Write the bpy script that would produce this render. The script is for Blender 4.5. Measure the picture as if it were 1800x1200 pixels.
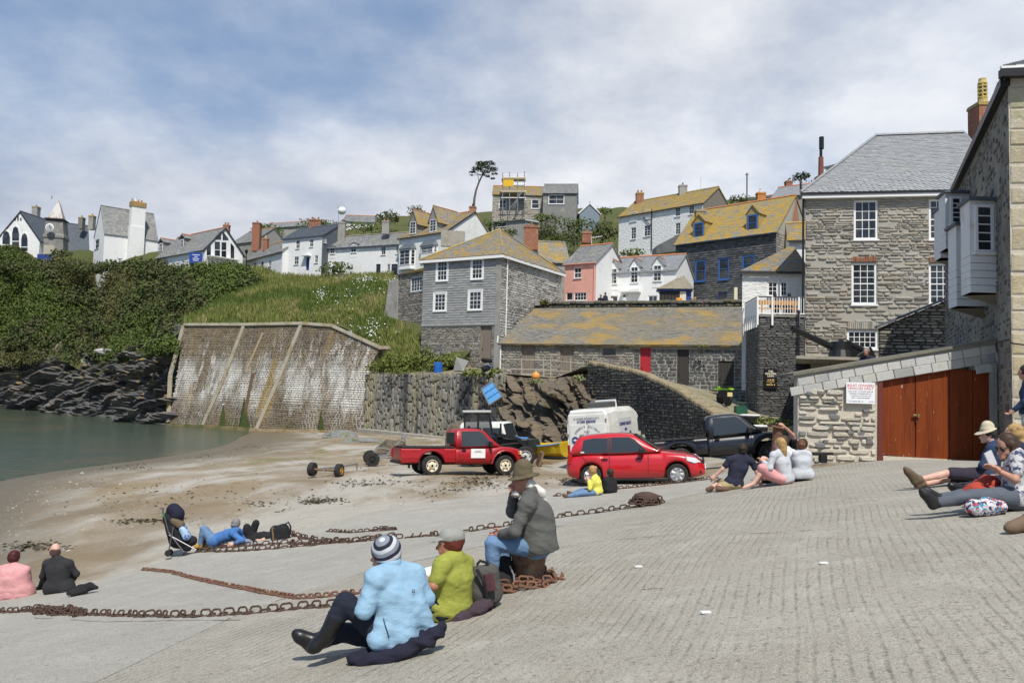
import bpy, math, random
import numpy as np
from mathutils import Vector, Matrix, noise as mnoise
for _o in list(bpy.data.objects): bpy.data.objects.remove(_o)
SC = bpy.context.scene; COL = SC.collection
R = random.Random(11); NR = np.random.default_rng(11)
rad = math.radians
# ---------------------------------------------------------------- camera
FPX, ZC, PITCH, ROLL = 1400.0,4.2, math.atan(88/1400), rad(1.5)
_f = Vector((0, math.cos(PITCH), math.sin(PITCH))); _u = Vector((0,-math.sin(PITCH), math.cos(PITCH))); _r = Vector((1,0,0))
_cr = _r*math.cos(ROLL) + _u*math.sin(ROLL); _cu = _u*math.cos(ROLL) - _r*math.sin(ROLL)
cam = bpy.data.cameras.new('camera'); camo = bpy.data.objects.new('camera', cam); COL.objects.link(camo)
camo.matrix_world = Matrix(((_cr.x, _cu.x, -_f.x, 0),(_cr.y, _cu.y, -_f.y, 0),(_cr.z, _cu.z, -_f.z, ZC),(0,0,0,1)))
cam.sensor_width = 36; cam.lens = FPX/1800*36; cam.clip_end = 6000; cam.clip_start = .1
SC.camera = camo
# ---------------------------------------------------------------- sky, sun, exposure
SUN_EL, SUN_AZ = rad(56), rad(10)          # azimuth: degrees to the right of straight behind the camera
to_sun = Vector((math.sin(SUN_AZ)*math.cos(SUN_EL),-math.cos(SUN_AZ)*math.cos(SUN_EL), math.sin(SUN_EL)))
wd = bpy.data.worlds.new('World'); SC.world = wd; wd.use_nodes = True
nt = wd.node_tree; nt.nodes.clear(); N = nt.nodes.new; LK = nt.links.new
sky = N('ShaderNodeTexSky'); sky.sky_type = 'NISHITA'; sky.sun_disc = False
sky.sun_elevation = SUN_EL; sky.sun_rotation = math.atan2(to_sun.x, to_sun.y)
sky.air_density = 1.0; sky.dust_density = 1.2; sky.ozone_density = 1.0
tc = N('ShaderNodeTexCoord'); sep = N('ShaderNodeSeparateXYZ'); LK(tc.outputs['Generated'], sep.inputs[0])
def wm(op, a, b=None, clamp=False):
 n = N('ShaderNodeMath'); n.operation = op; n.use_clamp = clamp
 for i, v in enumerate((a, b)):
  if v is None: continue
  if isinstance(v, (int, float)): n.inputs[i].default_value = v
  else: LK(v, n.inputs[i])
 return n.outputs[0]
zz = wm('ADD', wm('MAXIMUM', sep.outputs[2],0.0),.3)          # cloud deck seen in perspective
cmb = N('ShaderNodeCombineXYZ'); LK(wm('DIVIDE', sep.outputs[0], zz), cmb.inputs[0]); LK(wm('DIVIDE', sep.outputs[1], zz), cmb.inputs[1])
def wnoise(scale, det, rough, off, dist=0.0):
 mp = N('ShaderNodeMapping'); LK(cmb.outputs[0], mp.inputs[0]); mp.inputs['Location'].default_value = off
 n = N('ShaderNodeTexNoise'); LK(mp.outputs[0], n.inputs['Vector']); n.inputs['Scale'].default_value = scale
 n.inputs['Detail'].default_value = det; n.inputs['Roughness'].default_value = rough; n.inputs['Distortion'].default_value = dist
 return n.outputs['Fac']
CLOUD_OFF = (-7.827,-3.576,.619)
n1 = wnoise(.55,6,.46, CLOUD_OFF, .15); n2 = wnoise(2.2,6,.6,(3.1,1.7,2)); n3 = wnoise(.9,4,.5,(7.3,2.2,5))
cov = wm('ADD', wm('MULTIPLY', n1,.86), wm('MULTIPLY', n2,.17))
mr = N('ShaderNodeMapRange'); mr.interpolation_type = 'SMOOTHSTEP'; LK(cov, mr.inputs[0])
mr.inputs[1].default_value = .535; mr.inputs[2].default_value = .71; mr.inputs[4].default_value = .93
cr = N('ShaderNodeValToRGB'); LK(wm('ADD', wm('MULTIPLY', n3,.6), wm('MULTIPLY', n2,.4)), cr.inputs[0])
cr.color_ramp.elements[0].position = .38; cr.color_ramp.elements[0].color = (4.8,5.05,5.7,1)
cr.color_ramp.elements[1].position = .6; cr.color_ramp.elements[1].color = (9.2,9.25,9.4,1)
hz_ = N('ShaderNodeMix'); hz_.data_type = 'RGBA'; hz_.inputs[0].default_value = .55; LK(sky.outputs[0], hz_.inputs[6]); hz_.inputs[7].default_value = (2.0,3.4,5.9,1)
mx = N('ShaderNodeMix'); mx.data_type = 'RGBA'; LK(mr.outputs[0], mx.inputs[0]); LK(hz_.outputs[2], mx.inputs[6]); LK(cr.outputs[0], mx.inputs[7])
bg = N('ShaderNodeBackground'); LK(mx.outputs[2], bg.inputs[0]); bg.inputs[1].default_value = .11
wo = N('ShaderNodeOutputWorld'); LK(bg.outputs[0], wo.inputs[0])
sl = bpy.data.lights.new('sun', 'SUN'); sl.energy = 4.6; sl.angle = rad(.55); sl.color = (1,.95,.86)
so = bpy.data.objects.new('sun', sl); COL.objects.link(so); so.rotation_euler = to_sun.to_track_quat('Z', 'Y').to_euler(); so.location = to_sun*60
vs = SC.view_settings; vs.view_transform = 'Standard'; vs.look = 'None'; vs.gamma = 1; vs.exposure = 0.0; vs.use_curve_mapping = False
SC.cycles.max_bounces = 5; SC.cycles.diffuse_bounces = 3; SC.cycles.glossy_bounces = 2; SC.cycles.transmission_bounces = 3; SC.cycles.transparent_max_bounces = 6
# ---------------------------------------------------------------- picking helpers (photo pixel + distance -> place)
def ray(px, py):
 dx, dy = (px-900)/FPX, (600-py)/FPX
 d = _f + _cr*dx + _cu*dy
 return d/d.y
def P(px, py, Y): return Vector((0,0, ZC)) + ray(px, py)*Y
def Yat(px, py, z): return (z-ZC)/ray(px, py).z
def tps(pts, smooth=.02):
 pts = np.array(pts, float); n = len(pts); X = pts[:, :2]
 d = np.linalg.norm(X[:, None]-X[None], axis=2); K = np.where(d > 0, d*d*np.log(d+1e-9),0)+np.eye(n)*smooth*100
 Q = np.hstack([np.ones((n, 1)), X]); A = np.zeros((n+3, n+3)); A[:n, :n] = K; A[:n, n:] = Q; A[n:, :n] = Q.T
 w = np.linalg.solve(A, np.concatenate([pts[:, 2], np.zeros(3)]))
 def f(x, y):
  x = np.asarray(x, float); y = np.asarray(y, float)
  r = np.sqrt((x[..., None]-X[:, 0])**2+(y[..., None]-X[:, 1])**2)
  return (np.where(r > 0, r*r*np.log(r+1e-9),0)*w[:n]).sum(-1)+w[n]+w[n+1]*x+w[n+2]*y
 return f
# ---------------------------------------------------------------- materials
MATS = {}
def mat(name, base, rough=.85, layers=(), bump=(), pal=None, metal=0, coat=0, spec=.4, tintamt=0, emit=None, alpha=1, trans=0, sub=0):
 """base colour, noise layers (scale,lo,hi,rgb[,stretch]), bumps (scale,strength,dist[,stretch]); pal = palette picked per piece"""
 if name in MATS: return MATS[name]
 m = bpy.data.materials.new(name); m.use_nodes = True; t = m.node_tree; t.nodes.clear(); n = t.nodes.new; lk = t.links.new
 out = n('ShaderNodeOutputMaterial'); b = n('ShaderNodeBsdfPrincipled'); lk(b.outputs[0], out.inputs[0])
 b.inputs['Roughness'].default_value = rough; b.inputs['Metallic'].default_value = metal; b.inputs['Coat Weight'].default_value = coat
 b.inputs['Coat Roughness'].default_value = .04; b.inputs['Specular IOR Level'].default_value = spec; b.inputs['Transmission Weight'].default_value = trans
 b.inputs['Alpha'].default_value = alpha; b.inputs['Base Color'].default_value = (*base, 1)
 g = n('ShaderNodeNewGeometry'); pos = g.outputs['Position']
 def nz(scale, stretch=None, det=5, off=0, rough=.6):
  mp = n('ShaderNodeMapping'); lk(pos, mp.inputs[0]); mp.inputs['Location'].default_value = (off*3.7, off*1.9, off*2.3)
  if stretch: mp.inputs['Scale'].default_value = stretch
  x = n('ShaderNodeTexNoise'); lk(mp.outputs[0], x.inputs['Vector']); x.inputs['Scale'].default_value = scale; x.inputs['Detail'].default_value = det
  x.inputs['Roughness'].default_value = rough
  return x.outputs['Fac']
 c = None
 if pal or tintamt:
  at = n('ShaderNodeAttribute'); at.attribute_name = 'tint'; oi = n('ShaderNodeObjectInfo')
  ad = n('ShaderNodeMath'); ad.operation = 'ADD'; lk(at.outputs['Fac'], ad.inputs[0]); lk(oi.outputs['Random'], ad.inputs[1])
  fr = n('ShaderNodeMath'); fr.operation = 'FRACT'; lk(ad.outputs[0], fr.inputs[0])
  rp = n('ShaderNodeValToRGB'); lk(fr.outputs[0], rp.inputs[0]); e = rp.color_ramp.elements
  cols = pal or [tuple(v*(1-tintamt) for v in base), tuple(min(1, v*(1+tintamt)) for v in base)]
  while len(e) < len(cols): e.new(.5)
  for i, cc in enumerate(cols): e[i].position = i/(len(cols)-1); e[i].color = (*cc, 1)
  c = rp.outputs[0]
 for i, L in enumerate(layers):
  f = nz(L[0], L[4] if len(L) > 4 else None, off=i+1)
  r = n('ShaderNodeMapRange'); lk(f, r.inputs[0]); r.inputs[1].default_value = L[1]; r.inputs[2].default_value = L[2]
  fo = r.outputs[0]
  if len(L) > 5:                                   # height band: (z0, z1, z2, z3) rises z0-z1, falls z2-z3
   sp = n('ShaderNodeSeparateXYZ'); lk(pos, sp.inputs[0])
   for (za, zb) in (L[5][:2], L[5][2:][::-1]):
    q = n('ShaderNodeMapRange'); lk(sp.outputs[2], q.inputs[0]); q.inputs[1].default_value = za; q.inputs[2].default_value = zb
    u = n('ShaderNodeMath'); u.operation = 'MULTIPLY'; lk(fo, u.inputs[0]); lk(q.outputs[0], u.inputs[1]); fo = u.outputs[0]
  k = n('ShaderNodeMix'); k.data_type = 'RGBA'; lk(fo, k.inputs[0])
  if c is None: k.inputs[6].default_value = (*base, 1)
  else: lk(c, k.inputs[6])
  k.inputs[7].default_value = (*L[3],1); c = k.outputs[2]
 if c is not None: lk(c, b.inputs['Base Color'])
 nrm = None
 for i, B in enumerate(bump):
  bp = n('ShaderNodeBump'); lk(nz(B[0], B[3] if len(B) > 3 else None, off=i+5, rough=.7), bp.inputs['Height'])
  bp.inputs['Strength'].default_value = B[1]; bp.inputs['Distance'].default_value = B[2]
  if nrm is not None: lk(nrm, bp.inputs['Normal'])
  nrm = bp.outputs[0]
 if nrm is not None: lk(nrm, b.inputs['Normal'])
 if emit: b.inputs['Emission Color'].default_value = (*emit, 1); b.inputs['Emission Strength'].default_value = 1
 MATS[name] = m; return m
# ---------------------------------------------------------------- mesh helpers
ROOTS = {}
def tag(o, label=None, cat=None, group=None, kind=None):
 if label: o['label'] = label
 if cat: o['category'] = cat
 if group: o['group'] = group
 if kind: o['kind'] = kind
 return o
def root(name, loc, label=None, cat=None, group=None, rz=0, local=False):
 o = bpy.data.objects.new(name, None); COL.objects.link(o); o.location = loc; o.rotation_euler.z = rz; o.empty_display_size = .2
 if not local: ROOTS[o.name] = Matrix.Translation(loc).inverted()
 return tag(o, label, cat, group, 'thing' if cat else None)
def link(name, me, parent=None):
 o = bpy.data.objects.new(name, me); COL.objects.link(o)
 if parent is not None:
  o.parent = parent
  if parent.name in ROOTS: o.matrix_parent_inverse = ROOTS[parent.name]
 return o
class MB:
 def __init__(s): s.v = []; s.f = []; s.m = []; s.cm = 0
 def poly(s, *pts):
  i = len(s.v); s.v.extend(tuple(p) for p in pts); s.f.append(tuple(range(i, i+len(pts)))); s.m.append(s.cm)
 def raw(s, V, Fs):
  i = len(s.v); s.v.extend(tuple(p) for p in V); s.f.extend(tuple(a+i for a in q) for q in Fs); s.m.extend([s.cm]*len(Fs))
 def obox(s, c, a, b, d):
  """box about centre c with half-axes a, b, d"""
  c, a, b, d = map(Vector, (c, a, b, d)); V = [c+a*i+b*j+d*k for k in (-1,1) for j in (-1,1) for i in (-1,1)]
  s.raw(V, [(0,2,3,1),(4,5,7,6),(0,1,5,4),(2,6,7,3),(0,4,6,2),(1,3,7,5)])
 def box(s, x0, y0, z0, x1, y1, z1):
  s.obox(((x0+x1)/2,(y0+y1)/2,(z0+z1)/2),((x1-x0)/2,0,0),(0,(y1-y0)/2,0),(0,0,(z1-z0)/2))
 def bar(s, p, q, w, h=None, up=(0,0,1)):
  p, q = Vector(p), Vector(q); h = h or w; d = q-p; L = d.length
  if L < 1e-6: return
  d /= L; up = Vector(up); sd = d.cross(up)
  if sd.length < 1e-3: sd = d.cross(Vector((1,0,0)))
  sd.normalize(); u2 = sd.cross(d)
  s.obox((p+q)/2, d*L/2, sd*w/2, u2*h/2)
 def tube(s, pts, r, n=8, closed=False, cap=True):
  pts = [Vector(p) for p in pts]; k = len(pts); rr = r if isinstance(r, (list, tuple)) else [r]*k; i0 = len(s.v); pu = None
  for i, p in enumerate(pts):
   a = pts[(i-1) % k] if (closed or i) else p; b = pts[(i+1) % k] if (closed or i < k-1) else p
   d = (b-a).normalized()
   if pu is None: pu = d.orthogonal().normalized()
   else: pu = (pu-d*pu.dot(d)).normalized()
   sd = d.cross(pu)
   for j in range(n):
    t = 2*math.pi*j/n; s.v.append(tuple(p+(pu*math.cos(t)+sd*math.sin(t))*rr[i]))
  for i in range(k if closed else k-1):
   a = i0+i*n; b = i0+((i+1) % k)*n
   for j in range(n): s.f.append((a+j, a+(j+1) % n, b+(j+1) % n, b+j)); s.m.append(s.cm)
  if cap and not closed:
   s.f.append(tuple(i0+j for j in range(n))[::-1]); s.m.append(s.cm); s.f.append(tuple(i0+(k-1)*n+j for j in range(n))); s.m.append(s.cm)
 def lathe(s, prof, c, ax=(0,0,1), n=16):
  """prof: list of (radius, height along ax)"""
  ax = Vector(ax).normalized(); a = ax.orthogonal().normalized(); b = ax.cross(a); c = Vector(c); i0 = len(s.v)
  for r_, h in prof:
   for j in range(n):
    t = 2*math.pi*j/n; s.v.append(tuple(c+ax*h+(a*math.cos(t)+b*math.sin(t))*r_))
  for i in range(len(prof)-1):
   for j in range(n): s.f.append((i0+i*n+j, i0+i*n+(j+1) % n, i0+(i+1)*n+(j+1) % n, i0+(i+1)*n+j)); s.m.append(s.cm)
  s.f.append(tuple(i0+j for j in range(n))[::-1]); s.m.append(s.cm); s.f.append(tuple(i0+(len(prof)-1)*n+j for j in range(n))); s.m.append(s.cm)
 def prism(s, outline, off):
  """closed outline of 3-D points, extruded by off"""
  o = [Vector(p) for p in outline]; off = Vector(off); n = len(o)
  s.raw(o+[p+off for p in o],[tuple(range(n))[::-1], tuple(range(n, 2*n))]+[(i, (i+1) % n, n+(i+1) % n, n+i) for i in range(n)])
 def build(s, name, mats, parent=None, smooth=False, bevel=0, seg=2):
  me = bpy.data.meshes.new(name); me.from_pydata(s.v, [], s.f)
  mats = mats if isinstance(mats, (list, tuple)) else [mats]
  for m in mats: me.materials.append(m)
  if len(mats) > 1: me.polygons.foreach_set('material_index', s.m)
  if smooth: me.polygons.foreach_set('use_smooth', [True]*len(me.polygons))
  o = link(name, me, parent)
  if bevel:
   b = o.modifiers.new('bevel', 'BEVEL'); b.width = bevel; b.segments = seg; b.limit_method = 'ANGLE'; b.angle_limit = rad(40); b.harden_normals = False
  return o
def np_mesh(name, V, Q, m, tint=None, smooth=False):
 """quads (n,4) or tris (n,3) from arrays; tint: one value per face"""
 V = np.ascontiguousarray(V, np.float32); Q = np.ascontiguousarray(Q, np.int32); k = Q.shape[1]
 me = bpy.data.meshes.new(name); me.vertices.add(len(V)); me.vertices.foreach_set('co', V.ravel())
 me.loops.add(Q.size); me.loops.foreach_set('vertex_index', Q.ravel()); me.polygons.add(len(Q))
 me.polygons.foreach_set('loop_start', np.arange(0, Q.size, k, dtype=np.int32))
 me.polygons.foreach_set('use_smooth', np.full(len(Q), smooth))
 for mm in (m if isinstance(m, (list, tuple)) else [m]): me.materials.append(mm)
 if tint is not None:
  a = me.attributes.new('tint', 'FLOAT', 'FACE'); a.data.foreach_set('value', np.ascontiguousarray(tint, np.float32))
 me.update(calc_edges=True); me.validate(); return me
def grid_mesh(name, Pn, m, parent=None, smooth=True):
 a, b = Pn.shape[:2]; I = np.arange(a*b).reshape(a, b)
 Q = np.stack([I[:-1, :-1], I[1:, :-1], I[1:, 1:], I[:-1,1:]],-1).reshape(-1,4)
 return link(name, np_mesh(name, Pn.reshape(-1,3), Q, m, smooth=smooth), parent)
# pieces: unit shapes placed by 3x3 frames
def unit_piece(rough=0.0, bevel=.12, n=8, seed=0, square=False, dome=.0):
 """unit stone: x,z in [-.5,.5], y from 0 (bed) to 1 (face); all quads"""
 r = random.Random(seed); ring = []
 if square: base = [(-.5,-.5),(.5,-.5),(.5,.5),(-.5,.5)]
 else: base = [(-.5,-.32),(-.34,-.5),(.34,-.5),(.5,-.32),(.5,.3),(.32,.5),(-.36,.5),(-.5,.34)]
 ring = [(x*(1-r.random()*rough), z*(1-r.random()*rough)) for x, z in base]; k = len(ring)
 V = [(x, 0, z) for x, z in ring]+[(x, .72, z) for x, z in ring]+[(x*(1-bevel*1.3),1+r.uniform(-.18,.12)*rough, z*(1-bevel*2)) for x, z in ring]
 Q = []
 for a in (0, k):
  for i in range(k): Q.append((a+i, a+(i+1) % k, a+k+(i+1) % k, a+k+i))
 t = 2*k
 if k == 4: Q.append((t, t+1, t+2, t+3))
 else: Q += [(t, t+1, t+2, t+3),(t, t+3, t+4, t+7),(t+4, t+5, t+6, t+7)]
 return np.array(V, float), np.array(Q)
STONES = [unit_piece(.22,.13, seed=i) for i in range(7)]
BRICKS = [unit_piece(.04,.06, seed=i+20, square=True) for i in range(3)]
FLAT = [(np.array([(-.5,0,-.5),(.5,0,-.5),(.5,0,.5),(-.5,0,.5),(-.5,1,-.5),(.5,1,-.5),(.5,.25,.5),(-.5,.25,.5)], float),
  np.array([(0,1,5,4),(4,5,6,7),(1,2,6,5),(3,0,4,7)]))]
def pieces(name, parent, units, C, A, m, limit=300, key=None, stuff_name=None, smooth=False):
 """C (n,3) bed centres, A (n,3,3) rows = scaled axes; the `limit` largest become objects, the rest one stuff part"""
 C = np.asarray(C, float); A = np.asarray(A, float); n = len(C)
 if n == 0: return
 if key is None: key = np.linalg.norm(A[:, 0], axis=1)*np.linalg.norm(A[:, 2], axis=1)/np.maximum(C[:, 1],1)**2
 order = np.argsort(-key); ind = order[:limit]; rest = order[limit:]
 if limit:
  mes = []
  for V, Q in units:
   mes.append(np_mesh(name, V, Q, m, tint=np.zeros(len(Q)), smooth=smooth))
  for i in ind:
   o = link(name, mes[R.randrange(len(mes))], parent)
   M4 = Matrix.Identity(4)
   for r_ in range(3):
    for c_ in range(3): M4[r_][c_] = A[i, c_, r_]
    M4[r_][3] = C[i, r_]
   o.matrix_basis = M4
 if len(rest):
  o = link(stuff_name or name, join_units(stuff_name or name, units, C[rest], A[rest], m, smooth=smooth), parent); o['kind'] = 'stuff'
  return o
def join_units(name, units, C, A, m, tint=None, smooth=False):
 n = len(C); ch = NR.integers(0, len(units), n); t = NR.random(n) if tint is None else np.asarray(tint); VV = []; QQ = []; TT = []; off = 0
 for u, (V, Q) in enumerate(units):
  s = np.where(ch == u)[0]
  if not len(s): continue
  X = np.einsum('vk,nkj->nvj', V, A[s])+C[s][:, None]; VV.append(X.reshape(-1,3))
  QQ.append((Q[None]+(np.arange(len(s))*len(V))[:, None, None]+off).reshape(-1, Q.shape[1])); TT.append(np.repeat(t[s], len(Q))); off += len(s)*len(V)
 return np_mesh(name, np.concatenate(VV), np.concatenate(QQ), m, tint=np.concatenate(TT), smooth=smooth)
# ---------------------------------------------------------------- building kit
class Face:
 """vertical wall plane from A to B (left to right as seen from outside)"""
 def __init__(s, A, B):
  s.O = Vector((A[0], A[1],0)); d = Vector((B[0], B[1],0))-s.O; s.L = d.length; s.U = d/s.L; s.N = Vector((s.U.y, -s.U.x, 0)); s.holes = []
 def hit(s, px, py, back=0):
  d = ray(px, py); C = Vector((0,0, ZC)); return C+d*((s.O-s.N*back-C).dot(s.N)/d.dot(s.N))
 def uz(s, px, py, back=0): p = s.hit(px, py, back); return (p-s.O).dot(s.U), p.z
 def pt(s, u, z, d=0): p = s.O+s.U*u+s.N*d; return Vector((p.x, p.y, z))
 def rect(s, x0, y0, x1, y1):
  mx_, my_ = (x0+x1)/2,(y0+y1)/2
  return (s.uz(x0, my_)[0], s.uz(mx_, y1)[1], s.uz(x1, my_)[0], s.uz(mx_, y0)[1])
 def wall(s, parent, m, z0, ztop, name='wall', reveal=.16):
  """ztop: height or [(u,z),...] running from u=0 to u=L"""
  top = [(0, ztop),(s.L, ztop)] if isinstance(ztop, (int, float)) else ztop
  zt = min(z for _, z in top); H = [h for h in s.holes if h[3] <= zt+.01]
  us = sorted({0, s.L, *[h[0] for h in H], *[h[2] for h in H]}); zs = sorted({z0, zt, *[min(max(h[1], z0), zt) for h in H], *[min(h[3], zt) for h in H]})
  b = MB()
  for i in range(len(us)-1):
   for j in range(len(zs)-1):
    uc, zc = (us[i]+us[i+1])/2,(zs[j]+zs[j+1])/2
    if any(h[0] < uc < h[2] and h[1] < zc < h[3] for h in H): continue
    b.poly(s.pt(us[i], zs[j]), s.pt(us[i+1], zs[j]), s.pt(us[i+1], zs[j+1]), s.pt(us[i], zs[j+1]))
  if any(z > zt+1e-4 for _, z in top):
   b.poly(*([s.pt(0, zt), s.pt(s.L, zt)]+[s.pt(u, z) for u, z in reversed(top) if z > zt+1e-4]))
  for h in H:
   a = [(h[0], h[1]),(h[2], h[1]),(h[2], h[3]),(h[0], h[3])]
   for k in range(4):
    p, q = a[k], a[(k+1) % 4]; b.poly(s.pt(*p), s.pt(*q), s.pt(*q, -reveal), s.pt(*p, -reveal))
  return b.build(name, m, parent)
 def window(s, parent, rc, nx=2, ny=2, fm='white_paint', rec=.11, fw=.07, bar=.028, sill=.05, rail=True, px=True, panes=False, glass='glass', sur=0, name='window', proud=0):
  r = s.rect(*rc) if px else rc; u0, z0, u1, z1 = r; s.holes.append(r) if not proud else None
  fm = MATS[fm]; d = (-rec+.04) if not proud else proud; b = MB(); N_ = s.N
  def strip(a0, b0, a1, b1, dd=d, th=.03): b.obox(s.pt((a0+a1)/2,(b0+b1)/2, dd), s.U*(a1-a0)/2, Vector((0,0,(b1-b0)/2)), N_*th)
  strip(u0, z0, u1, z0+fw); strip(u0, z1-fw, u1, z1); strip(u0, z0+fw, u0+fw, z1-fw); strip(u1-fw, z0+fw, u1, z1-fw)
  iu0, iu1, iz0, iz1 = u0+fw, u1-fw, z0+fw, z1-fw
  for i in range(1, nx):
   u = iu0+(iu1-iu0)*i/nx; strip(u-bar/2, iz0, u+bar/2, iz1, d-.004,.022)
  for j in range(1, ny):
   z = iz0+(iz1-iz0)*j/ny; w = bar*1.9 if (rail and ny % 2 == 0 and j == ny//2) else bar
   strip(iu0, z-w/2, iu1, z+w/2, d+(.006 if w > bar else -.008),.02)
  if sur:
   for q in ((u0-sur, z1, u1+sur, z1+sur),(u0-sur, z0, u0, z1),(u1, z0, u1+sur, z1),(u0-sur, z0-sur*.6, u1+sur, z0)): strip(*q, dd=.012, th=.02)
  o = b.build(name, fm, parent)
  if panes:
   for i in range(nx):
    for j in range(ny):
     g = MB(); w = (iu1-iu0)/nx/2-bar/2; h = (iz1-iz0)/ny/2-bar/2
     tl = R.uniform(-.012,.012)
     g.obox(s.pt(iu0+(i+.5)*(iu1-iu0)/nx, iz0+(j+.5)*(iz1-iz0)/ny, d-.012), s.U*w, Vector((0,0, h)), N_*.003); g.build('pane', MATS[glass], o)
  else:
   g = MB(); g.obox(s.pt((u0+u1)/2,(z0+z1)/2, d-.015), s.U*(u1-u0-fw)/2, Vector((0,0,(z1-z0-fw)/2)), N_*.003); g.build('pane', MATS[glass], o)
  if sill:
   g = MB(); g.obox(s.pt((u0+u1)/2, z0-sill/2,.02-rec/2+.03), s.U*((u1-u0)/2+.05), Vector((0,0, sill/2)), N_*(rec/2+.05)); g.build('sill', fm, o)
  return o
 def door(s, parent, rc, m, nplank=5, rec=.12, px=True, frame=None, name='door'):
  r = s.rect(*rc) if px else rc; s.holes.append(r); u0, z0, u1, z1 = r; b = MB()
  b.obox(s.pt((u0+u1)/2,(z0+z1)/2,-rec), s.U*(u1-u0)/2, Vector((0,0,(z1-z0)/2)), s.N*.02); o = b.build(name, m, parent)
  for i in range(nplank):
   w = (u1-u0)/nplank; b = MB(); b.obox(s.pt(u0+(i+.5)*w, (z0+z1)/2,-rec+.03), s.U*(w/2-.006), Vector((0,0,(z1-z0)/2-.01)), s.N*(.012+R.random()*.006)); b.build('plank', m, o)
  b = MB(); b.obox(s.pt(u0+(u1-u0)*.14, z0+.95,-rec+.07), s.U*.02, Vector((0,0,.06)), s.N*.02); b.build('handle', MATS['iron'], o)
  if frame:
   b = MB(); f = .07
   for q in ((u0-f, z0, u0, z1+f),(u1, z0, u1+f, z1+f),(u0, z1, u1, z1+f)): b.obox(s.pt((q[0]+q[2])/2,(q[1]+q[3])/2,0), s.U*(q[2]-q[0])/2, Vector((0,0,(q[3]-q[1])/2)), s.N*.03)
   b.build('door_frame', frame, o)
  return o
 def rubble(s, wall, m, z0, top, hr=(.07,.16), lr=(.15,.5), dep=.05, limit=300, u0=0, u1=None, gap=.018, name='stone', units=None, skip=0.0):
  u1 = s.L if u1 is None else u1; tf = top if callable(top) else (lambda u: top); C = []; A = []; z = z0; zmax = max(tf(u0+(u1-u0)*i/20) for i in range(21))
  while z < zmax-.03:
   h = R.uniform(*hr); iv = [(u0, u1)]
   for (a, b0, c, d) in s.holes:
    if b0 < z+h and d > z:
     nv = []
     for (p, q) in iv:
      if c <= p or a >= q: nv.append((p, q)); continue
      if a > p: nv.append((p, a))
      if c < q: nv.append((c, q))
     iv = nv
   for (p, q) in iv:
    u = p
    while u < q-.04:
     l = R.uniform(*lr)*R.uniform(.7,1.2); l = min(l, q-u)
     if q-u-l < lr[0]*.5: l = q-u
     if tf(u+l/2) > z+h*.9 and R.random() >= skip:
      hh = h*R.uniform(.82,1.0); t = R.uniform(-.03,.03); C.append(s.pt(u+l/2, z+h/2+R.uniform(-.2,.2)*(h-hh),-.012))
      A.append((s.U*(l-gap)+Vector((0,0, t*l)), s.N*(dep*R.uniform(.5,1.25)+.012), Vector((0,0, hh-gap))-s.U*t*hh))
     u += l
   z += h
  pieces(name, wall, units or STONES, [tuple(c) for c in C],[[tuple(q) for q in a] for a in A], m, limit)
def roof_plane(parent, a, b, c, d, m, tile=(.3,.17), th=.09, limit=0, name='roof', jit=.012, slab=None):
 """a eave-left, b eave-right, c ridge-right, d ridge-left"""
 a, b, c, d = map(Vector, (a, b, c, d)); n = (b-a).cross((d-a) if (d-a).length > .01 else (c-a)).normalized()
 if n.z < 0: n = -n
 q = MB(); tri = (c-d).length < .02; out = [a, b, c] if tri else [a, b, c, d]
 q.prism([p-n*th for p in out], n*th*.93); o = q.build(name, slab or m, parent)
 sl = ((d-a).length+(c-b).length)/2; rows = max(2, int(sl/tile[1])); C = []; A = []
 up = ((c+d)/2-(a+b)/2).normalized()
 for i in range(rows):
  t = (i+.5)/rows; l = a+(d-a)*t; r = b+(c-b)*t; w = (r-l).length
  if w < tile[0]*.5: continue
  x = (r-l)/w; k = max(1, int(w/tile[0])); tw = w/k; st = -.5*(i % 2)
  for j in range(k+(i % 2)):
   u0_ = max(0,(j+st)*tw); u1_ = min(w, (j+1+st)*tw)
   if u1_-u0_ < .04: continue
   rr = R.uniform(-jit, jit); ww = u1_-u0_
   C.append(tuple(l+x*(u0_+u1_)/2+n*(.002+abs(rr)*.3)+up*rr*2)); A.append((tuple(x*ww*.975), tuple(n*(.022+R.random()*.012)), tuple(up*tile[1]*1.12+x*rr)))
 pieces('slate', o, FLAT, C, A, m, limit)
 return o
def ridge(parent, p, q, m, w=.22, h=.09, n=None, name='ridge'):
 p, q = Vector(p), Vector(q); L = (q-p).length; n = n or max(1, int(L/.45)); o = None; b = MB(); d = (q-p)/L; sd = d.cross(Vector((0,0,1))).normalized()
 for i in range(n):
  a = p+(q-p)*(i/n); e = p+(q-p)*((i+.97)/n); k = R.uniform(-.01,.01); up = Vector((0,0, h+k))
  b.raw([a-sd*w/2-up*.4, a+up, a+sd*w/2-up*.4, e-sd*w/2-up*.4, e+up, e+sd*w/2-up*.4],[(0,1,4,3),(1,2,5,4),(0,2,1),(3,4,5),(0,3,5,2)])
 return b.build(name, m, parent)
def beam(parent, p, q, w, h, m, name='fascia'):
 b = MB(); b.bar(p, q, w, h); return b.build(name, m, parent)
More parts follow.
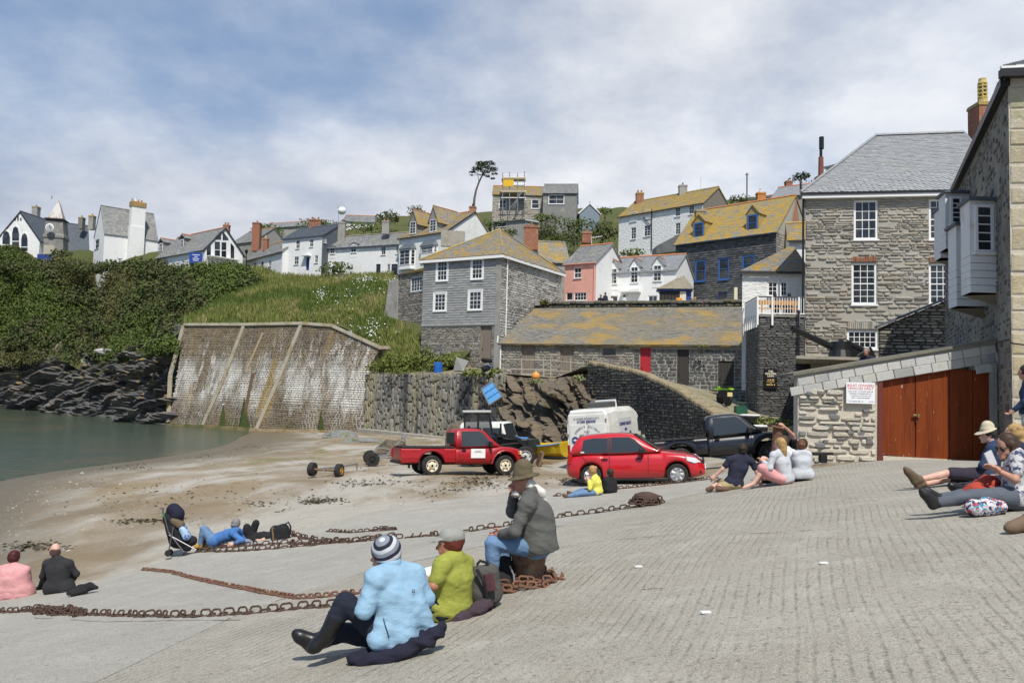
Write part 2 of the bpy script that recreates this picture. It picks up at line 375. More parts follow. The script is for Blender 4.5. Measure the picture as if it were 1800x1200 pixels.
def chimney(parent, c, w, d, h, m, pots=1, cap=None, U=Vector((1,0,0)), pot='terracotta', poth=.35, potr=.12, courses=True):
 """c: base centre"""
 c = Vector(c); Nn = Vector((-U.y, U.x, 0)); b = MB(); Z = Vector((0,0,1))
 b.obox(c+Z*h/2, U*w/2, Nn*d/2, Z*h/2); o = b.build('chimney', m, parent)
 b = MB(); b.obox(c+Z*(h+.04), U*(w/2+.05), Nn*(d/2+.05), Z*.06); b.obox(c+Z*(h+.14), U*(w/2+.02), Nn*(d/2+.02), Z*.045); b.build('cap', cap or m, o)
 for i in range(pots):
  b = MB(); p = c+Z*(h+.18)+U*((i-(pots-1)/2)*w/max(1, pots)*.95)
  b.lathe([(potr*1.1,0),(potr, .06),(potr*.86, poth*.8),(potr*1.05, poth*.86),(potr, poth),(potr*.7, poth),(potr*.65, poth*.6)], p, n=10); b.build('chimney_pot', MATS[pot], o, smooth=True)
 return o
class House:
 def __init__(s, name, label, A, B, D, zb, ze, rise, wm_, rm, kind='gable', over=.22, tile=(.3,.17), cat='house', sidem=None, ridgem=None, group=None, limit=0, build_front=True, rf=.5, skew=0):
  """A,B: front corners (world, left to right); D depth; zb base; ze eave; kind gable/front/hip"""
  s.f = Face(A, B); s.o = root(name, Vector((A[0], A[1], zb)), label, cat, group); s.D, s.zb, s.ze, s.rise, s.wm, s.rm, s.kind = D, zb, ze, rise, wm_, rm, kind
  s.over, s.tile, s.sidem, s.ridgem, s.limit, s.rf = over, tile, sidem or wm_, ridgem or rm, limit, rf
  f = s.f; s.Bc = f.pt(f.L, 0); s.Cc = f.pt(f.L, 0,-D); s.Dc = f.pt(0,0,-D)
  s.Dc = s.Dc+f.U*skew; s.skew = skew; s.r = Face(s.Bc, s.Cc); s.l = Face(s.Dc, f.O); s.bk = Face(s.Cc, s.Dc)
 def walls(s, faces='frlb'):
  f, zb, ze, k = s.f, s.zb, s.ze, s.kind; zr = ze+s.rise; out = {}; rb = s.D*s.rf
  for c in faces:
   F_ = {'f': f, 'r': s.r, 'l': s.l, 'b': s.bk}[c]; top = ze
   if k == 'gable' and c == 'r': top = [(0, ze),(rb, zr),(F_.L, ze)]
   if k == 'gable' and c == 'l': top = [(0, ze),(F_.L-rb, zr),(F_.L, ze)]
   if k == 'front' and c in 'fb': top = [(0, ze),(F_.L/2, zr),(F_.L, ze)]
   if k == 'mono' and c in 'rl': top = [(0, ze),(F_.L, zr)] if c == 'r' else [(0, zr),(F_.L, ze)]
   if k == 'mono' and c == 'b': top = zr
   out[c] = F_.wall(s.o, s.wm if c == 'f' else s.sidem, zb, top)
  s.w = out; return out
 def roof(s, verge=.12, fascia=None, gut=None):
  f, D, ze, zr, ov = s.f, s.D, s.ze, s.ze+s.rise, s.over; rs = []
  if s.kind in ('gable', 'mono'):
   rb = D*s.rf if s.kind == 'gable' else D; dz = s.rise*ov/rb
   a = f.pt(-verge, ze-dz+.07, ov); b = f.pt(f.L+verge, ze-dz+.07, ov); c = f.pt(f.L+verge, zr+.07,-rb); d = f.pt(-verge, zr+.07,-rb)
   rs.append(roof_plane(s.o, a, b, c, d, s.rm, s.tile, limit=s.limit))
   if s.kind == 'gable':
    dz2 = s.rise*ov/(D-rb)
    e = f.pt(f.L+verge, ze-dz2+.07,-D-ov); g = f.pt(-verge, ze-dz2+.07,-D-ov); rs.append(roof_plane(s.o, e, g, d, c, s.rm, (.6,.4)))
    ridge(s.o, d+Vector((0,0,.05)), c+Vector((0,0,.05)), s.ridgem)
   s.rl, s.rr = d, c
   if gut: beam(s.o, a+f.N*.05-Vector((0,0,.06)), b+f.N*.05-Vector((0,0,.06)),.1,.09, gut, 'gutter')
   if fascia:
    for (x, y) in ((a, d),(b, c)): beam(s.o, x-Vector((0,0,.12)), y-Vector((0,0,.12)),.05,.16, fascia, 'bargeboard')
  elif s.kind == 'front':
   hw = f.L/2; dz = s.rise*ov/hw
   a0 = f.pt(-ov, ze-dz+.07, verge); a1 = f.pt(hw, zr+.07, verge); a2 = f.pt(f.L+ov, ze-dz+.07, verge)
   b0 = f.pt(-ov, ze-dz+.07,-D-verge); b1 = f.pt(hw, zr+.07,-D-verge); b2 = f.pt(f.L+ov, ze-dz+.07,-D-verge)
   rs.append(roof_plane(s.o, b0, a0, a1, b1, s.rm, s.tile, limit=s.limit)); rs.append(roof_plane(s.o, a2, b2, b1, a1, s.rm, s.tile))
   ridge(s.o, a1+Vector((0,0,.05)), b1+Vector((0,0,.05)), s.ridgem)
   if fascia:
    for (x, y) in ((a0, a1),(a2, a1)): beam(s.o, x-Vector((0,0,.12)), y-Vector((0,0,.12)),.05,.18, fascia, 'bargeboard')
  elif s.kind == 'hip':
   h = s.hip if hasattr(s, 'hip') else (D/2, D/2); rb = D*s.rf
   E = [f.pt(-ov, ze, ov), f.pt(f.L+ov, ze, ov), f.pt(f.L+ov, ze, -D-ov), f.pt(-ov+s.skew, ze, -D-ov)]
   p, q = f.pt(h[0], zr, -rb), f.pt(f.L-h[1], zr, -rb)
   if h[0]+h[1] >= f.L: p = q = f.pt(h[0], zr, -rb)
   rs.append(roof_plane(s.o, E[0], E[1], q, p, s.rm, s.tile, limit=s.limit)); rs.append(roof_plane(s.o, E[1], E[2], q, q, s.rm, s.tile))
   rs.append(roof_plane(s.o, E[3], E[0], p, p, s.rm, s.tile)); rs.append(roof_plane(s.o, E[2], E[3], p, q, s.rm, (.5,.3)))
   up = Vector((0,0,.06))
   for (x, y) in ((E[0], p),(E[1], q),(E[2], q),(E[3], p)): ridge(s.o, x+up, y+up, s.ridgem, .2,.07)
   if (p-q).length > .05: ridge(s.o, p+up, q+up, s.ridgem)
   if fascia:
    for i in range(4): beam(s.o, E[i]-Vector((0,0,.16)), E[(i+1) % 4]-Vector((0,0,.16)),.06,.22, fascia)
   s.rl, s.rr = p, q
  s.roofs = rs; return rs
def dormer(H, rc, depth, rise, wallm, roofm, fm='white_paint', nx=2, ny=2, back=0.0, over=.1, fw=.06, ridgem=None, parent=None):
 """gabled dormer; rc = window rectangle in the photo on a plane `back` metres behind the front wall"""
 f = Face(H.f.pt(0,0,-back), H.f.pt(H.f.L, 0,-back)); u0, z0, u1, z1 = f.rect(*rc); e = .13
 a, b = u0-e, u1+e; ze = z1+.1; g = Face(f.pt(a, 0), f.pt(b, 0)); L = g.L; zr = ze+rise
 o = MB(); o.poly(g.pt(0, z0-.6), g.pt(L, z0-.6), g.pt(L, ze), g.pt(L/2, zr), g.pt(0, ze))
 o.poly(g.pt(0, z0-.6), g.pt(0, ze), g.pt(0, ze, -depth), g.pt(0, z0-.6,-depth)); o.poly(g.pt(L, z0-.6), g.pt(L, ze), g.pt(L, ze, -depth), g.pt(L, z0-.6,-depth))
 d = o.build('dormer', wallm, parent or H.o)
 g.window(d, (e, z0, L-e, z1), nx, ny, fm, px=False, proud=.03, fw=fw, sill=.04)
 for s_ in (0,1):
  x = -over if s_ == 0 else L+over; zz_ = ze-over*rise/(L/2)
  p = [g.pt(x, zz_+.04,.12), g.pt(L/2, zr+.04,.12), g.pt(L/2, zr+.04,-depth-.5), g.pt(x, zz_+.04,-depth)]
  if s_: roof_plane(d, p[0], p[3], p[2], p[1], roofm, (.28,.16),.05, name='dormer_roof')
  else: roof_plane(d, p[3], p[0], p[1], p[2], roofm, (.28,.16),.05, name='dormer_roof')
 if ridgem: ridge(d, g.pt(L/2, zr+.07,.14), g.pt(L/2, zr+.07,-depth), ridgem, .16,.07)
 return d
def text(parent, body, loc, U, N_, size, m, name='lettering', font=None, align='CENTER', ext=.002, shear=0, off=0):
 c = bpy.data.curves.new(name, 'FONT'); c.body = body; c.size = size; c.align_x = align; c.align_y = 'CENTER'; c.extrude = ext; c.shear = shear; c.offset = off; c.resolution_u = 2
 c.materials.append(m); o = bpy.data.objects.new(name, c); COL.objects.link(o); U = Vector(U).normalized(); N_ = Vector(N_).normalized(); Z = N_.cross(U)
 M4 = Matrix(((U.x, Z.x, N_.x, loc[0]),(U.y, Z.y, N_.y, loc[1]),(U.z, Z.z, N_.z, loc[2]),(0,0,0,1)))
 me = bpy.data.meshes.new_from_object(o); bpy.data.objects.remove(o); me.transform(M4)
 return link(name, me, parent)
def smudge(parent, loc, U, N_, width, h, m):
 """a line of print too small to read: short strokes"""
 b = MB(); U = Vector(U).normalized(); N_ = Vector(N_).normalized(); Z = N_.cross(U); u = -width/2; loc = Vector(loc)
 while u < width/2:
  w = R.uniform(.3,.7)*h; b.obox(loc+U*(u+w/2), U*w/2, N_*.002, Z*h*R.uniform(.3,.5)); u += w+h*R.choice((.18,.2,.6))
 return b.build('lettering', m, parent)
# ---------------------------------------------------------------- shared materials
mat('white_paint', (.8,.8,.78),.5); mat('glass', (.018,.022,.028),.05, spec=.6, layers=((.9,.45,.6,(.05,.055,.06)),)); mat('iron', (.03,.03,.03),.5, metal=.6)
mat('glass_curtain', (.05,.055,.06),.06, spec=.6, layers=((6,.5,.56,(.35,.34,.33),(1,1,.25)),))
mat('terracotta', (.42,.17,.08),.85,((4,.45,.65,(.3,.22,.1)),))
mat('limewash', (.78,.78,.76),.8,((.5,.5,.8,(.66,.66,.62)),(3,.58,.8,(.6,.6,.55),(1,1,.3))),((7,.5,.06),(30,.25,.02)))
mat('limewash_rough', (.8,.8,.78),.8,((2,.55,.8,(.62,.62,.58)),),((3.5,.9,.12,(1,1,1.8)),(18,.3,.03)))
mat('pink_render', (.72,.36,.29),.8,((1.2,.5,.75,(.62,.32,.26)),(3,.62,.8,(.5,.3,.25),(1,1,.2))),((22,.3,.03),))
SG = [(.16,.165,.17),(.22,.225,.225),(.27,.27,.265),(.2,.2,.19),(.3,.29,.27)]
YL = (.42,.27,.05); OC = (.34,.24,.08); PG = (.33,.33,.28)
mat('slate_grey', (.2,.2,.2),.75,((1.4,.55,.68, PG),(2.3,.64,.7, OC)),((25,.3,.02),), pal=SG)
mat('slate_blue', (.1,.12,.14),.6,((1.1,.6,.8,(.15,.16,.17)),),((25,.3,.02),), pal=[(.075,.09,.11),(.11,.125,.145),(.09,.105,.12)])
mat('slate_pale', (.27,.28,.29),.6,((1.4,.55,.75,(.33,.33,.31)),(2.2,.66,.72, OC)),((25,.3,.02),), pal=[(.23,.24,.25),(.3,.31,.32),(.27,.275,.28)])
mat('slate_lichen', (.2,.19,.16),.85,((.9,.35,.55,(.3,.25,.12)),(1.6,.42,.56, YL),(6,.56,.66,(.3,.29,.26))),((18,.5,.03),), pal=SG)
mat('slate_half', (.2,.2,.18),.8,((.8,.42,.62, OC),(1.9,.52,.6, YL),(6,.56,.7,(.3,.3,.27))),((18,.5,.03),), pal=SG)
mat('slate_shed', (.2,.19,.16),.85,((.35,.42,.6,(.24,.2,.125),(1,1,1)),(.4,.5,.62,(.38,.245,.06)),(3,.5,.68,(.27,.255,.21)),(9,.6,.7,(.36,.35,.31))),((14,.6,.04),), pal=[(.13,.125,.115),(.2,.19,.17),(.24,.225,.19),(.17,.16,.14)])
mat('ridge_red', (.45,.17,.08),.85,((3,.5,.7,(.4,.26,.1)),)); mat('ridge_grey', (.2,.19,.17),.85,((3,.5,.65, OC),))
mat('black_gutter', (.012,.012,.013),.45); mat('barge_dark', (.035,.035,.04),.5); mat('barge_blue', (.05,.07,.12),.5)
mat('brick', (.3,.13,.08),.9,((5,.5,.7,(.35,.22,.15)),(2,.6,.75,(.3,.2,.1))),((30,.4,.02),), pal=[(.3,.12,.07),(.24,.1,.06),(.36,.18,.11),(.22,.11,.08)])
mat('render_grey', (.33,.32,.29),.9,((1,.45,.7,(.24,.23,.21)),(4,.6,.75,(.2,.19,.16))),((14,.5,.04),))
mat('mortar', (.38,.355,.305),.95,((2,.5,.7,(.3,.28,.24)),),((20,.6,.03),)); mat('mortar_dark', (.07,.068,.062),.95,(),((20,.6,.03),)); mat('mortar_cream', (.56,.51,.42),.95,((1.5,.5,.72,(.46,.41,.33)),),((16,.7,.05),))
STONE_INN = [(.36,.335,.28),(.42,.39,.33),(.33,.31,.27),(.46,.43,.36),(.38,.325,.25),(.2,.19,.175),(.44,.42,.38),(.4,.37,.31)]
mat('stone_inn', (.3,.28,.24),.9,((.6,.55,.75,(.3,.24,.17)),(8,.55,.75,(.2,.19,.17))),((24,.6,.04),), pal=STONE_INN)
mat('stone_dark', (.1,.1,.1),.8,((6,.5,.7,(.2,.2,.19)),),((24,.6,.04),), pal=[(.065,.066,.068),(.1,.1,.1),(.14,.14,.138),(.2,.2,.195),(.085,.083,.08),(.12,.118,.112)])
mat('stone_mixed', (.24,.22,.18),.9,((7,.55,.75,(.33,.31,.27)),),((24,.6,.04),), pal=[(.2,.185,.16),(.33,.31,.26),(.12,.115,.11),(.28,.24,.18),(.4,.37,.32),(.16,.15,.14)])
mat('stone_wash', (.4,.39,.36),.9,((.45,.48,.62,(.55,.54,.51)),(8,.58,.7,(.15,.14,.13))),((20,.6,.05),), pal=[(.24,.22,.19),(.42,.4,.36),(.6,.59,.56),(.16,.15,.14),(.5,.49,.46),(.33,.3,.25)])
mat('stone_cream', (.55,.5,.41),.9,((1.6,.5,.75,(.5,.44,.34)),(9,.6,.78,(.38,.34,.28))),((14,.7,.05),), pal=[(.6,.56,.47),(.52,.47,.38),(.62,.58,.5),(.46,.42,.34),(.56,.52,.44),(.17,.165,.16)])
mat('wood_grey', (.24,.2,.16),.85,((3,.4,.7,(.15,.125,.1),(6,6,.5)),),((8,.4,.02,(8,8,.4)),)); mat('wood_dark', (.045,.04,.036),.8,(),((8,.4,.02,(8,8,.4)),))
mat('red_door', (.42,.02,.03),.55); mat('blue_paint', (.045,.13,.36),.5,((5,.55,.75,(.035,.1,.28)),)); mat('navy_paint', (.02,.05,.2),.5); mat('cream_paint', (.66,.6,.42),.6)
mat('concrete', (.36,.33,.27),.9,((1.2,.45,.7,(.27,.25,.2)),(6,.5,.75,(.42,.4,.35))),((20,.5,.03),))
# ---------------------------------------------------------------- ground shape
_g = [(0,0,-1.42),(4.9,8.5,-1.2),(.1,8.1,-1.9),(-.95,6.5,-2.02),(5.3,15.9,-1.75),(2,20,-2.6),(4.9,23.2,-2.53),(7.9,22,-1.76),(12.5,22,-1.62),(16,22,-1.5),(9,14,-1.12),(14,12,-.9),(8,4,-.65),
 (-5,3,-2.25),(-9,14,-3.86),(-6,16.4,-3.42),(-12,20,-3.98),(-20.5,31.6,-4.2),(-20,42,-4.2),(-21.5,64,-4.2),(-30,30,-5),(-40,60,-5.6),(-70,100,-7),(-36,80,-4.9),(-7,30,-3.36),(-2,31,-3.2),
 (2.4,33,-3.3),(-12,64,-3.75),(-2,50,-3.4),(8,28,-2.35),(2.0,24.2,-2.7),(5.4,27,-2.5),(-14,12,-4.5),(-25,15,-5.3),(5,44,-3),(12,30,-1.9),(0,-6,-1.2),(14,-2,-.2)]
gnd_rel = tps(_g, .004)
def gz(x, y): return gnd_rel(x, y)+4.2
def gzf(x, y): return float(gz(np.array(x), np.array(y)))
SLIP_UP = .05
def G(px, py, up=0.0):
 """photo pixel -> point on the ground"""
 d = ray(px, py); Y = np.geomspace(1.2,130,2400); z = ZC+d.z*Y-gz(d.x*Y, Y)-up; i = np.argmax(z < 0)
 if i == 0: i = len(Y)-1
 t = z[i-1]/(z[i-1]-z[i]+1e-9); y = Y[i-1]+(Y[i]-Y[i-1])*t
 return Vector((d.x*y, y, gzf(d.x*y, y)+up))
def S(px, py): return G(px, py, SLIP_UP)
def proj(p):
 p = np.asarray(p, float); q = p-np.array([0,0, ZC]); f = np.array(_f); cr_ = np.array(_cr); cu_ = np.array(_cu); w = q@f
 return 900+FPX*(q@cr_)/w, 600-FPX*(q@cu_)/w
def resample(pts, n):
 pts = np.array([tuple(p) for p in pts], float); d = np.r_[0, np.cumsum(np.linalg.norm(np.diff(pts, axis=0), axis=1))]; t = np.linspace(0, d[-1], n)
 return np.stack([np.interp(t, d, pts[:, k]) for k in range(pts.shape[1])],1)
def inpoly(x, y, poly):
 x = np.asarray(x); y = np.asarray(y); r = np.zeros(x.shape, bool); n = len(poly)
 for i in range(n):
  (x0, y0),(x1, y1) = poly[i], poly[(i+1) % n]
  c = ((y0 > y) != (y1 > y)) & (x < (x1-x0)*(y-y0)/((y1-y0) or 1e-9)+x0); r ^= c
 return r
# ---------------------------------------------------------------- beach, slipway, sea
def sand_material():
 m = bpy.data.materials.new('sand'); m.use_nodes = True; t = m.node_tree; n = t.nodes.new; lk = t.links.new; b = t.nodes['Principled BSDF']
 g = n('ShaderNodeNewGeometry'); sp = n('ShaderNodeSeparateXYZ'); lk(g.outputs[0], sp.inputs[0])
 def nz(sc, st=(1,1,1), det=6, ro=.6, loc=(0,0,0), rz=0):
  mp = n('ShaderNodeMapping'); lk(g.outputs[0], mp.inputs[0]); mp.inputs[3].default_value = st; mp.inputs[1].default_value = loc; mp.inputs[2].default_value = (0,0, rz)
  x = n('ShaderNodeTexNoise'); lk(mp.outputs[0], x.inputs[0]); x.inputs['Scale'].default_value = sc; x.inputs['Detail'].default_value = det; x.inputs['Roughness'].default_value = ro; return x.outputs[0]
 def mr(v, a, c, lo=0, hi=1):
  x = n('ShaderNodeMapRange'); lk(v, x.inputs[0]); x.inputs[1].default_value = a; x.inputs[2].default_value = c; x.inputs[3].default_value = lo; x.inputs[4].default_value = hi; return x.outputs[0]
 def mul(a, c):
  x = n('ShaderNodeMath'); x.operation = 'MULTIPLY'; lk(a, x.inputs[0]); lk(c, x.inputs[1]); return x.outputs[0]
 def mix(f, a, col):
  x = n('ShaderNodeMix'); x.data_type = 'RGBA'; lk(f, x.inputs[0])
  if isinstance(a, tuple): x.inputs[6].default_value = (*a, 1)
  else: lk(a, x.inputs[6])
  x.inputs[7].default_value = (*col, 1); return x.outputs[2]
 c = mix(mr(nz(.35),.4,.65),(.265,.2,.118),(.2,.15,.085))
 c = mix(mr(nz(.2,(1,.5,1), loc=(3,8,0), rz=.5),.48,.57), c, (.41,.38,.32))          # bands of pale gravel
 c = mix(mul(mr(nz(60, det=2),.5,.62), mr(nz(.3, loc=(9,1,0)),.42,.6)), c, (.42,.39,.34))
 c = mix(mul(mr(nz(38, det=2, loc=(5,5,5)),.56,.66), mr(nz(.4, loc=(2,7,0)),.45,.55)), c, (.13,.11,.08))
 c = mix(mul(mr(nz(1.1,(1,.4,1), loc=(1,4,0), rz=.4),.56,.66), mr(sp.outputs[1],34,40)), c, (.15,.16,.05))   # weed-stained ground by the wall
 wet = mr(sp.outputs[2],.38,.12); c = mix(wet, c, (.15,.12,.075)); lk(c, b.inputs['Base Color'])
 lk(mr(sp.outputs[2],.35,.05,.9,.35), b.inputs['Roughness'])
 bp = n('ShaderNodeBump'); lk(nz(9, det=8, ro=.75), bp.inputs['Height']); bp.inputs['Strength'].default_value = .7; bp.inputs['Distance'].default_value = .06
 b2 = n('ShaderNodeBump'); lk(nz(1.2), b2.inputs['Height']); b2.inputs['Strength'].default_value = .6; b2.inputs['Distance'].default_value = .2; lk(bp.outputs[0], b2.inputs['Normal']); lk(b2.outputs[0], b.inputs['Normal'])
 return m
def slip_material(name, base, groove, colors):
 m = bpy.data.materials.new(name); m.use_nodes = True; t = m.node_tree; n = t.nodes.new; lk = t.links.new; b = t.nodes['Principled BSDF']; b.inputs['Roughness'].default_value = .92
 b.inputs['Specular IOR Level'].default_value = .25
 g = n('ShaderNodeNewGeometry')
 def nz(sc, det=6, ro=.6, loc=(0,0,0), st=(1,1,1), rz=0):
  mp = n('ShaderNodeMapping'); lk(g.outputs[0], mp.inputs[0]); mp.inputs[1].default_value = loc; mp.inputs[3].default_value = st; mp.inputs[2].default_value = (0,0, rz)
  x = n('ShaderNodeTexNoise'); lk(mp.outputs[0], x.inputs[0]); x.inputs['Scale'].default_value = sc; x.inputs['Detail'].default_value = det; x.inputs['Roughness'].default_value = ro; return x.outputs[0]
 def mr(v, a, c, lo=0, hi=1):
  x = n('ShaderNodeMapRange'); lk(v, x.inputs[0]); x.inputs[1].default_value = a; x.inputs[2].default_value = c; x.inputs[3].default_value = lo; x.inputs[4].default_value = hi; return x.outputs[0]
 def mth(op, a, c):
  x = n('ShaderNodeMath'); x.operation = op
  for i, v in enumerate((a, c)):
   if isinstance(v, float): x.inputs[i].default_value = v
   else: lk(v, x.inputs[i])
  return x.outputs[0]
 def mix(f, a, col):
  x = n('ShaderNodeMix'); x.data_type = 'RGBA'; lk(f, x.inputs[0])
  if isinstance(a, tuple): x.inputs[6].default_value = (*a, 1)
  else: lk(a, x.inputs[6])
  x.inputs[7].default_value = (*col, 1); return x.outputs[2]
 c = mix(mr(nz(.5),.38,.66), base, colors[0]); c = mix(mr(nz(2.3, loc=(4,4,1)),.48,.7), c, colors[1])
 c = mix(mr(nz(110,2, loc=(1,7,0)),.5,.66), c, colors[2]); c = mix(mr(nz(75,2, loc=(6,2,0)),.56,.68), c, colors[3])
 c = mix(mr(nz(24,3,.6,(2,9,4)),.57,.7), c, tuple(v*.55 for v in base))
 h = nz(70,4,.7)
 if groove:
  # grip grooves raked across the slope: distance across them, wobbled, folded into narrow valleys
  mp = n('ShaderNodeMapping'); lk(g.outputs[0], mp.inputs[0]); mp.inputs[2].default_value = (0,0, math.atan(.384)); sp = n('ShaderNodeSeparateXYZ'); lk(mp.outputs[0], sp.inputs[0])
  wob = mth('MULTIPLY', mth('SUBTRACT', nz(.3,2,.4,(3,3,3)),.5),.25); wob2 = mth('MULTIPLY', mth('SUBTRACT', nz(5,4,.65,(8,1,3)),.5),.028)
  a = mth('ADD', mth('ADD', sp.outputs[0], wob), wob2); fr = mth('FRACT', mth('DIVIDE', a, .088),0.0)
  v = mth('ABSOLUTE', mth('SUBTRACT', fr, .5),0.0); val = mr(v, .05,.22)               # 0 in the groove
  brk = mr(nz(.9,5,.75,(1,1,6)),.36,.62); brk2 = mr(nz(6,4,.75,(4,6,6)),.34,.6)
  gm = mth('MULTIPLY', mth('MULTIPLY', mth('SUBTRACT', 1.0, val), brk), brk2)
  c = mix(mth('MULTIPLY', gm, .3), c, (.13,.115,.085))
  h = mth('ADD', mth('MULTIPLY', h, .45), mth('MULTIPLY', gm, -1.0))
 lk(c, b.inputs['Base Color'])
 bp = n('ShaderNodeBump'); lk(h, bp.inputs['Height']); bp.inputs['Strength'].default_value = .8; bp.inputs['Distance'].default_value = .013 if groove else .012
 b2 = n('ShaderNodeBump'); lk(nz(.9,4), b2.inputs['Height']); b2.inputs['Strength'].default_value = .5; b2.inputs['Distance'].default_value = .12; lk(bp.outputs[0], b2.inputs['Normal']); lk(b2.outputs[0], b.inputs['Normal'])
 return m
xs = np.concatenate([np.arange(-120,-34,3.0), np.arange(-34,24,.5), np.arange(24,60,3)]); ys = np.concatenate([np.arange(-12,50,.5), np.arange(50,132,2.0)])
XX, YY = np.meshgrid(xs, ys, indexing='ij'); ZZ = gz(XX, YY)
ZZ = ZZ+.05*(np.sin(XX*1.3+YY*.4)*np.sin(YY*.9-XX*.3))*(YY > 17)*np.clip((ZZ-.1)/.8,0,1)
BEACH = grid_mesh('beach', np.stack([XX, YY, ZZ],-1), sand_material()); tag(BEACH, 'sandy beach with gravel bands below the slipway', None, None, 'structure')
edge_px = [(-420,1150),(-200,1095),(0,1057),(60,1043),(180,1022),(250,1001),(345,975),(440,957),(520,940),(600,915),(700,893),(800,880),(890,872),(980,862),(1090,853),(1260,837),(1330,828),(1402,815)]
joint_px = [(-900,1900),(-300,1460),(0,1290),(300,1145),(400,1097),(520,1052),(640,1012),(760,985),(880,958),(1000,925),(1130,893),(1250,866),(1330,848),(1402,832)]
EC = resample([G(*p) for p in edge_px],260); JC = resample([G(*p) for p in joint_px],260); RC = resample([(0,-5,0),(14,-3,0),(16.5,8,0),(16.5,22.6,0)],260)
def slab(name, C0, C1, k, m, lab):
 t = np.linspace(0,1, k)[None, :, None]; Pn = C0[:, None]*(1-t)+C1[:, None]*t; Pn = Pn[..., :2]; z = gz(Pn[...,0], Pn[...,1])+SLIP_UP
 Pn = np.concatenate([Pn, z[..., None]],-1); lo = Pn[:, :1].copy(); lo[...,2] -= .2; hi = Pn[:, -1:].copy(); hi[...,2] -= .2
 return tag(grid_mesh(name, np.concatenate([lo, Pn, hi],1), m, smooth=False), lab, None, None, 'structure')
d_ = JC[:, :2]-EC[:, :2]; JA = JC.copy(); JA[:, :2] -= d_/np.linalg.norm(d_, axis=1)[:, None]*.02
jw = EC.copy(); jw[:, :2] += NR.normal(0,.03,(260,2))
slab('slipway_apron', jw, JA, 40, slip_material('concrete_apron', (.37,.35,.305), False, [(.315,.295,.25),(.41,.39,.345),(.46,.44,.4),(.2,.185,.15)]), 'smooth pale concrete apron along the sand')
slab('slipway', JC, RC, 90, slip_material('concrete_scored', (.335,.31,.258), True, [(.26,.237,.19),(.38,.355,.3),(.47,.44,.385),(.17,.155,.122)]), 'scored concrete slipway')
b = MB()
for ln in ([(392,1100),(430,1082),(520,1052)],[(640,1013),(760,986),(880,958),(1000,926)],[(1010,962),(1180,948),(1330,946),(1450,938)],[(1125,1046),(1165,1045)],[(60,1092),(180,1100),(420,1098)],[(990,905),(1100,884),(1262,862)]):
 q = resample([G(*p) for p in ln],24); q[:, :2] += NR.normal(0,.012,(24,2))
 for i in range(23):
  if R.random() < .3: continue
  a, c = [Vector((v[0], v[1], gzf(v[0], v[1])+SLIP_UP+.004)) for v in (q[i], q[i+1])]; s_ = Vector((c.y-a.y, a.x-c.x, 0)).normalized()*R.uniform(.003,.009); b.poly(a-s_, a+s_, c+s_, c-s_)
tag(b.build('slab_joints', mat('crack', (.15,.13,.1),.95)), 'dirt filled joints and cracks in the slipway', None, None, 'structure')
def water_material():
 m = mat('sea_water', (.075,.09,.055),.12,((.05,.4,.65,(.05,.08,.06)),(.12,.5,.7,(.12,.105,.06))), spec=.5)
 t = m.node_tree; n = t.nodes.new; lk = t.links.new; b = t.nodes['Principled BSDF']; g = n('ShaderNodeNewGeometry'); nr = None
 for sc, st, di in ((.9,(1,2.2,1),.1),(3.2,(1,2,1),.06),(9,(1,1.6,1),.02)):
  mp = n('ShaderNodeMapping'); lk(g.outputs[0], mp.inputs[0]); mp.inputs[3].default_value = st; mp.inputs[2].default_value = (0,0,.4); x = n('ShaderNodeTexNoise'); lk(mp.outputs[0], x.inputs[0]); x.inputs['Scale'].default_value = sc; x.inputs['Detail'].default_value = 4
  bp = n('ShaderNodeBump'); lk(x.outputs[0], bp.inputs['Height']); bp.inputs['Strength'].default_value = .75; bp.inputs['Distance'].default_value = di
  if nr: lk(nr, bp.inputs['Normal'])
  nr = bp.outputs[0]
 lk(nr, b.inputs['Normal']); return m
b = MB(); b.poly((-900,-200,0),(-8,-200,0),(-8,90,0),(-20,140,0),(-900,900,0)); tag(b.build('sea', water_material()), 'green harbour water', None, None, 'structure')
# ---------------------------------------------------------------- hill
hp = [(0,640,119),(0,560,126),(0,480,127),(70,484,121),(130,480,119),(200,471,113.5),(290,474,111),(350,479,101.5),(430,486,102),(0,460,136),(-200,450,150),(-200,650,140),(150,640,107),(150,560,118),(150,464,131),(250,635,97),(290,600,92),(290,540,102),(290,460,123),(330,572,86.5),
 (430,571,82),(540,569,77.5),(600,582,74.5),(670,614,71),(400,520,96),(420,472,112),(520,522,90),(560,486,104),(640,542,81),(690,492,93),(690,562,77),(740,605,68.5),(600,482,110),(720,482,100),(450,478,116),
 (560,402,150),(720,392,140),(900,392,130),(1000,388,130),(1060,442,112),(950,475,98),(1150,455,106),(1250,445,100),(1350,365,112),(1420,340,115),(1600,352,120),(1850,352,120),
 (1100,550,67),(1100,560,75),(1020,560,74),(1188,558,75),(1260,552,77),(1300,550,72),(1100,480,90),(655,652,67.2),(740,650,64),(700,634,67.5),(960,552,68),(1300,545,65),(1500,500,60),(1800,490,60),(900,540,250),(300,560,250),(1500,500,250),(-200,560,300),(110,466,140),(0,482,165),(250,482,165),(450,455,150),(-200,470,180)]
hill_f = tps([tuple(P(*q)) for q in hp],.01)
near = [P(*q) for q in [(-500,660,150),(-200,652,139),(0,645,118),(150,646,106),(250,645,95.5),(300,585,88.5),(330,572,86.2),(430,571,81.8),(540,569,77.7),(600,580,75),(668,613,71.2),(654,655,66.6),(740,655,62.6),(800,640,61.5)]]+[Vector(q) for q in ((-2,65.5,0),(4,64,0),(14,60.5,0),(30,52,0),(60,48,0))]
NC = resample([(p.x, p.y) for p in near],240); FC = resample([(-260,330),(0,300),(220,300)],240)
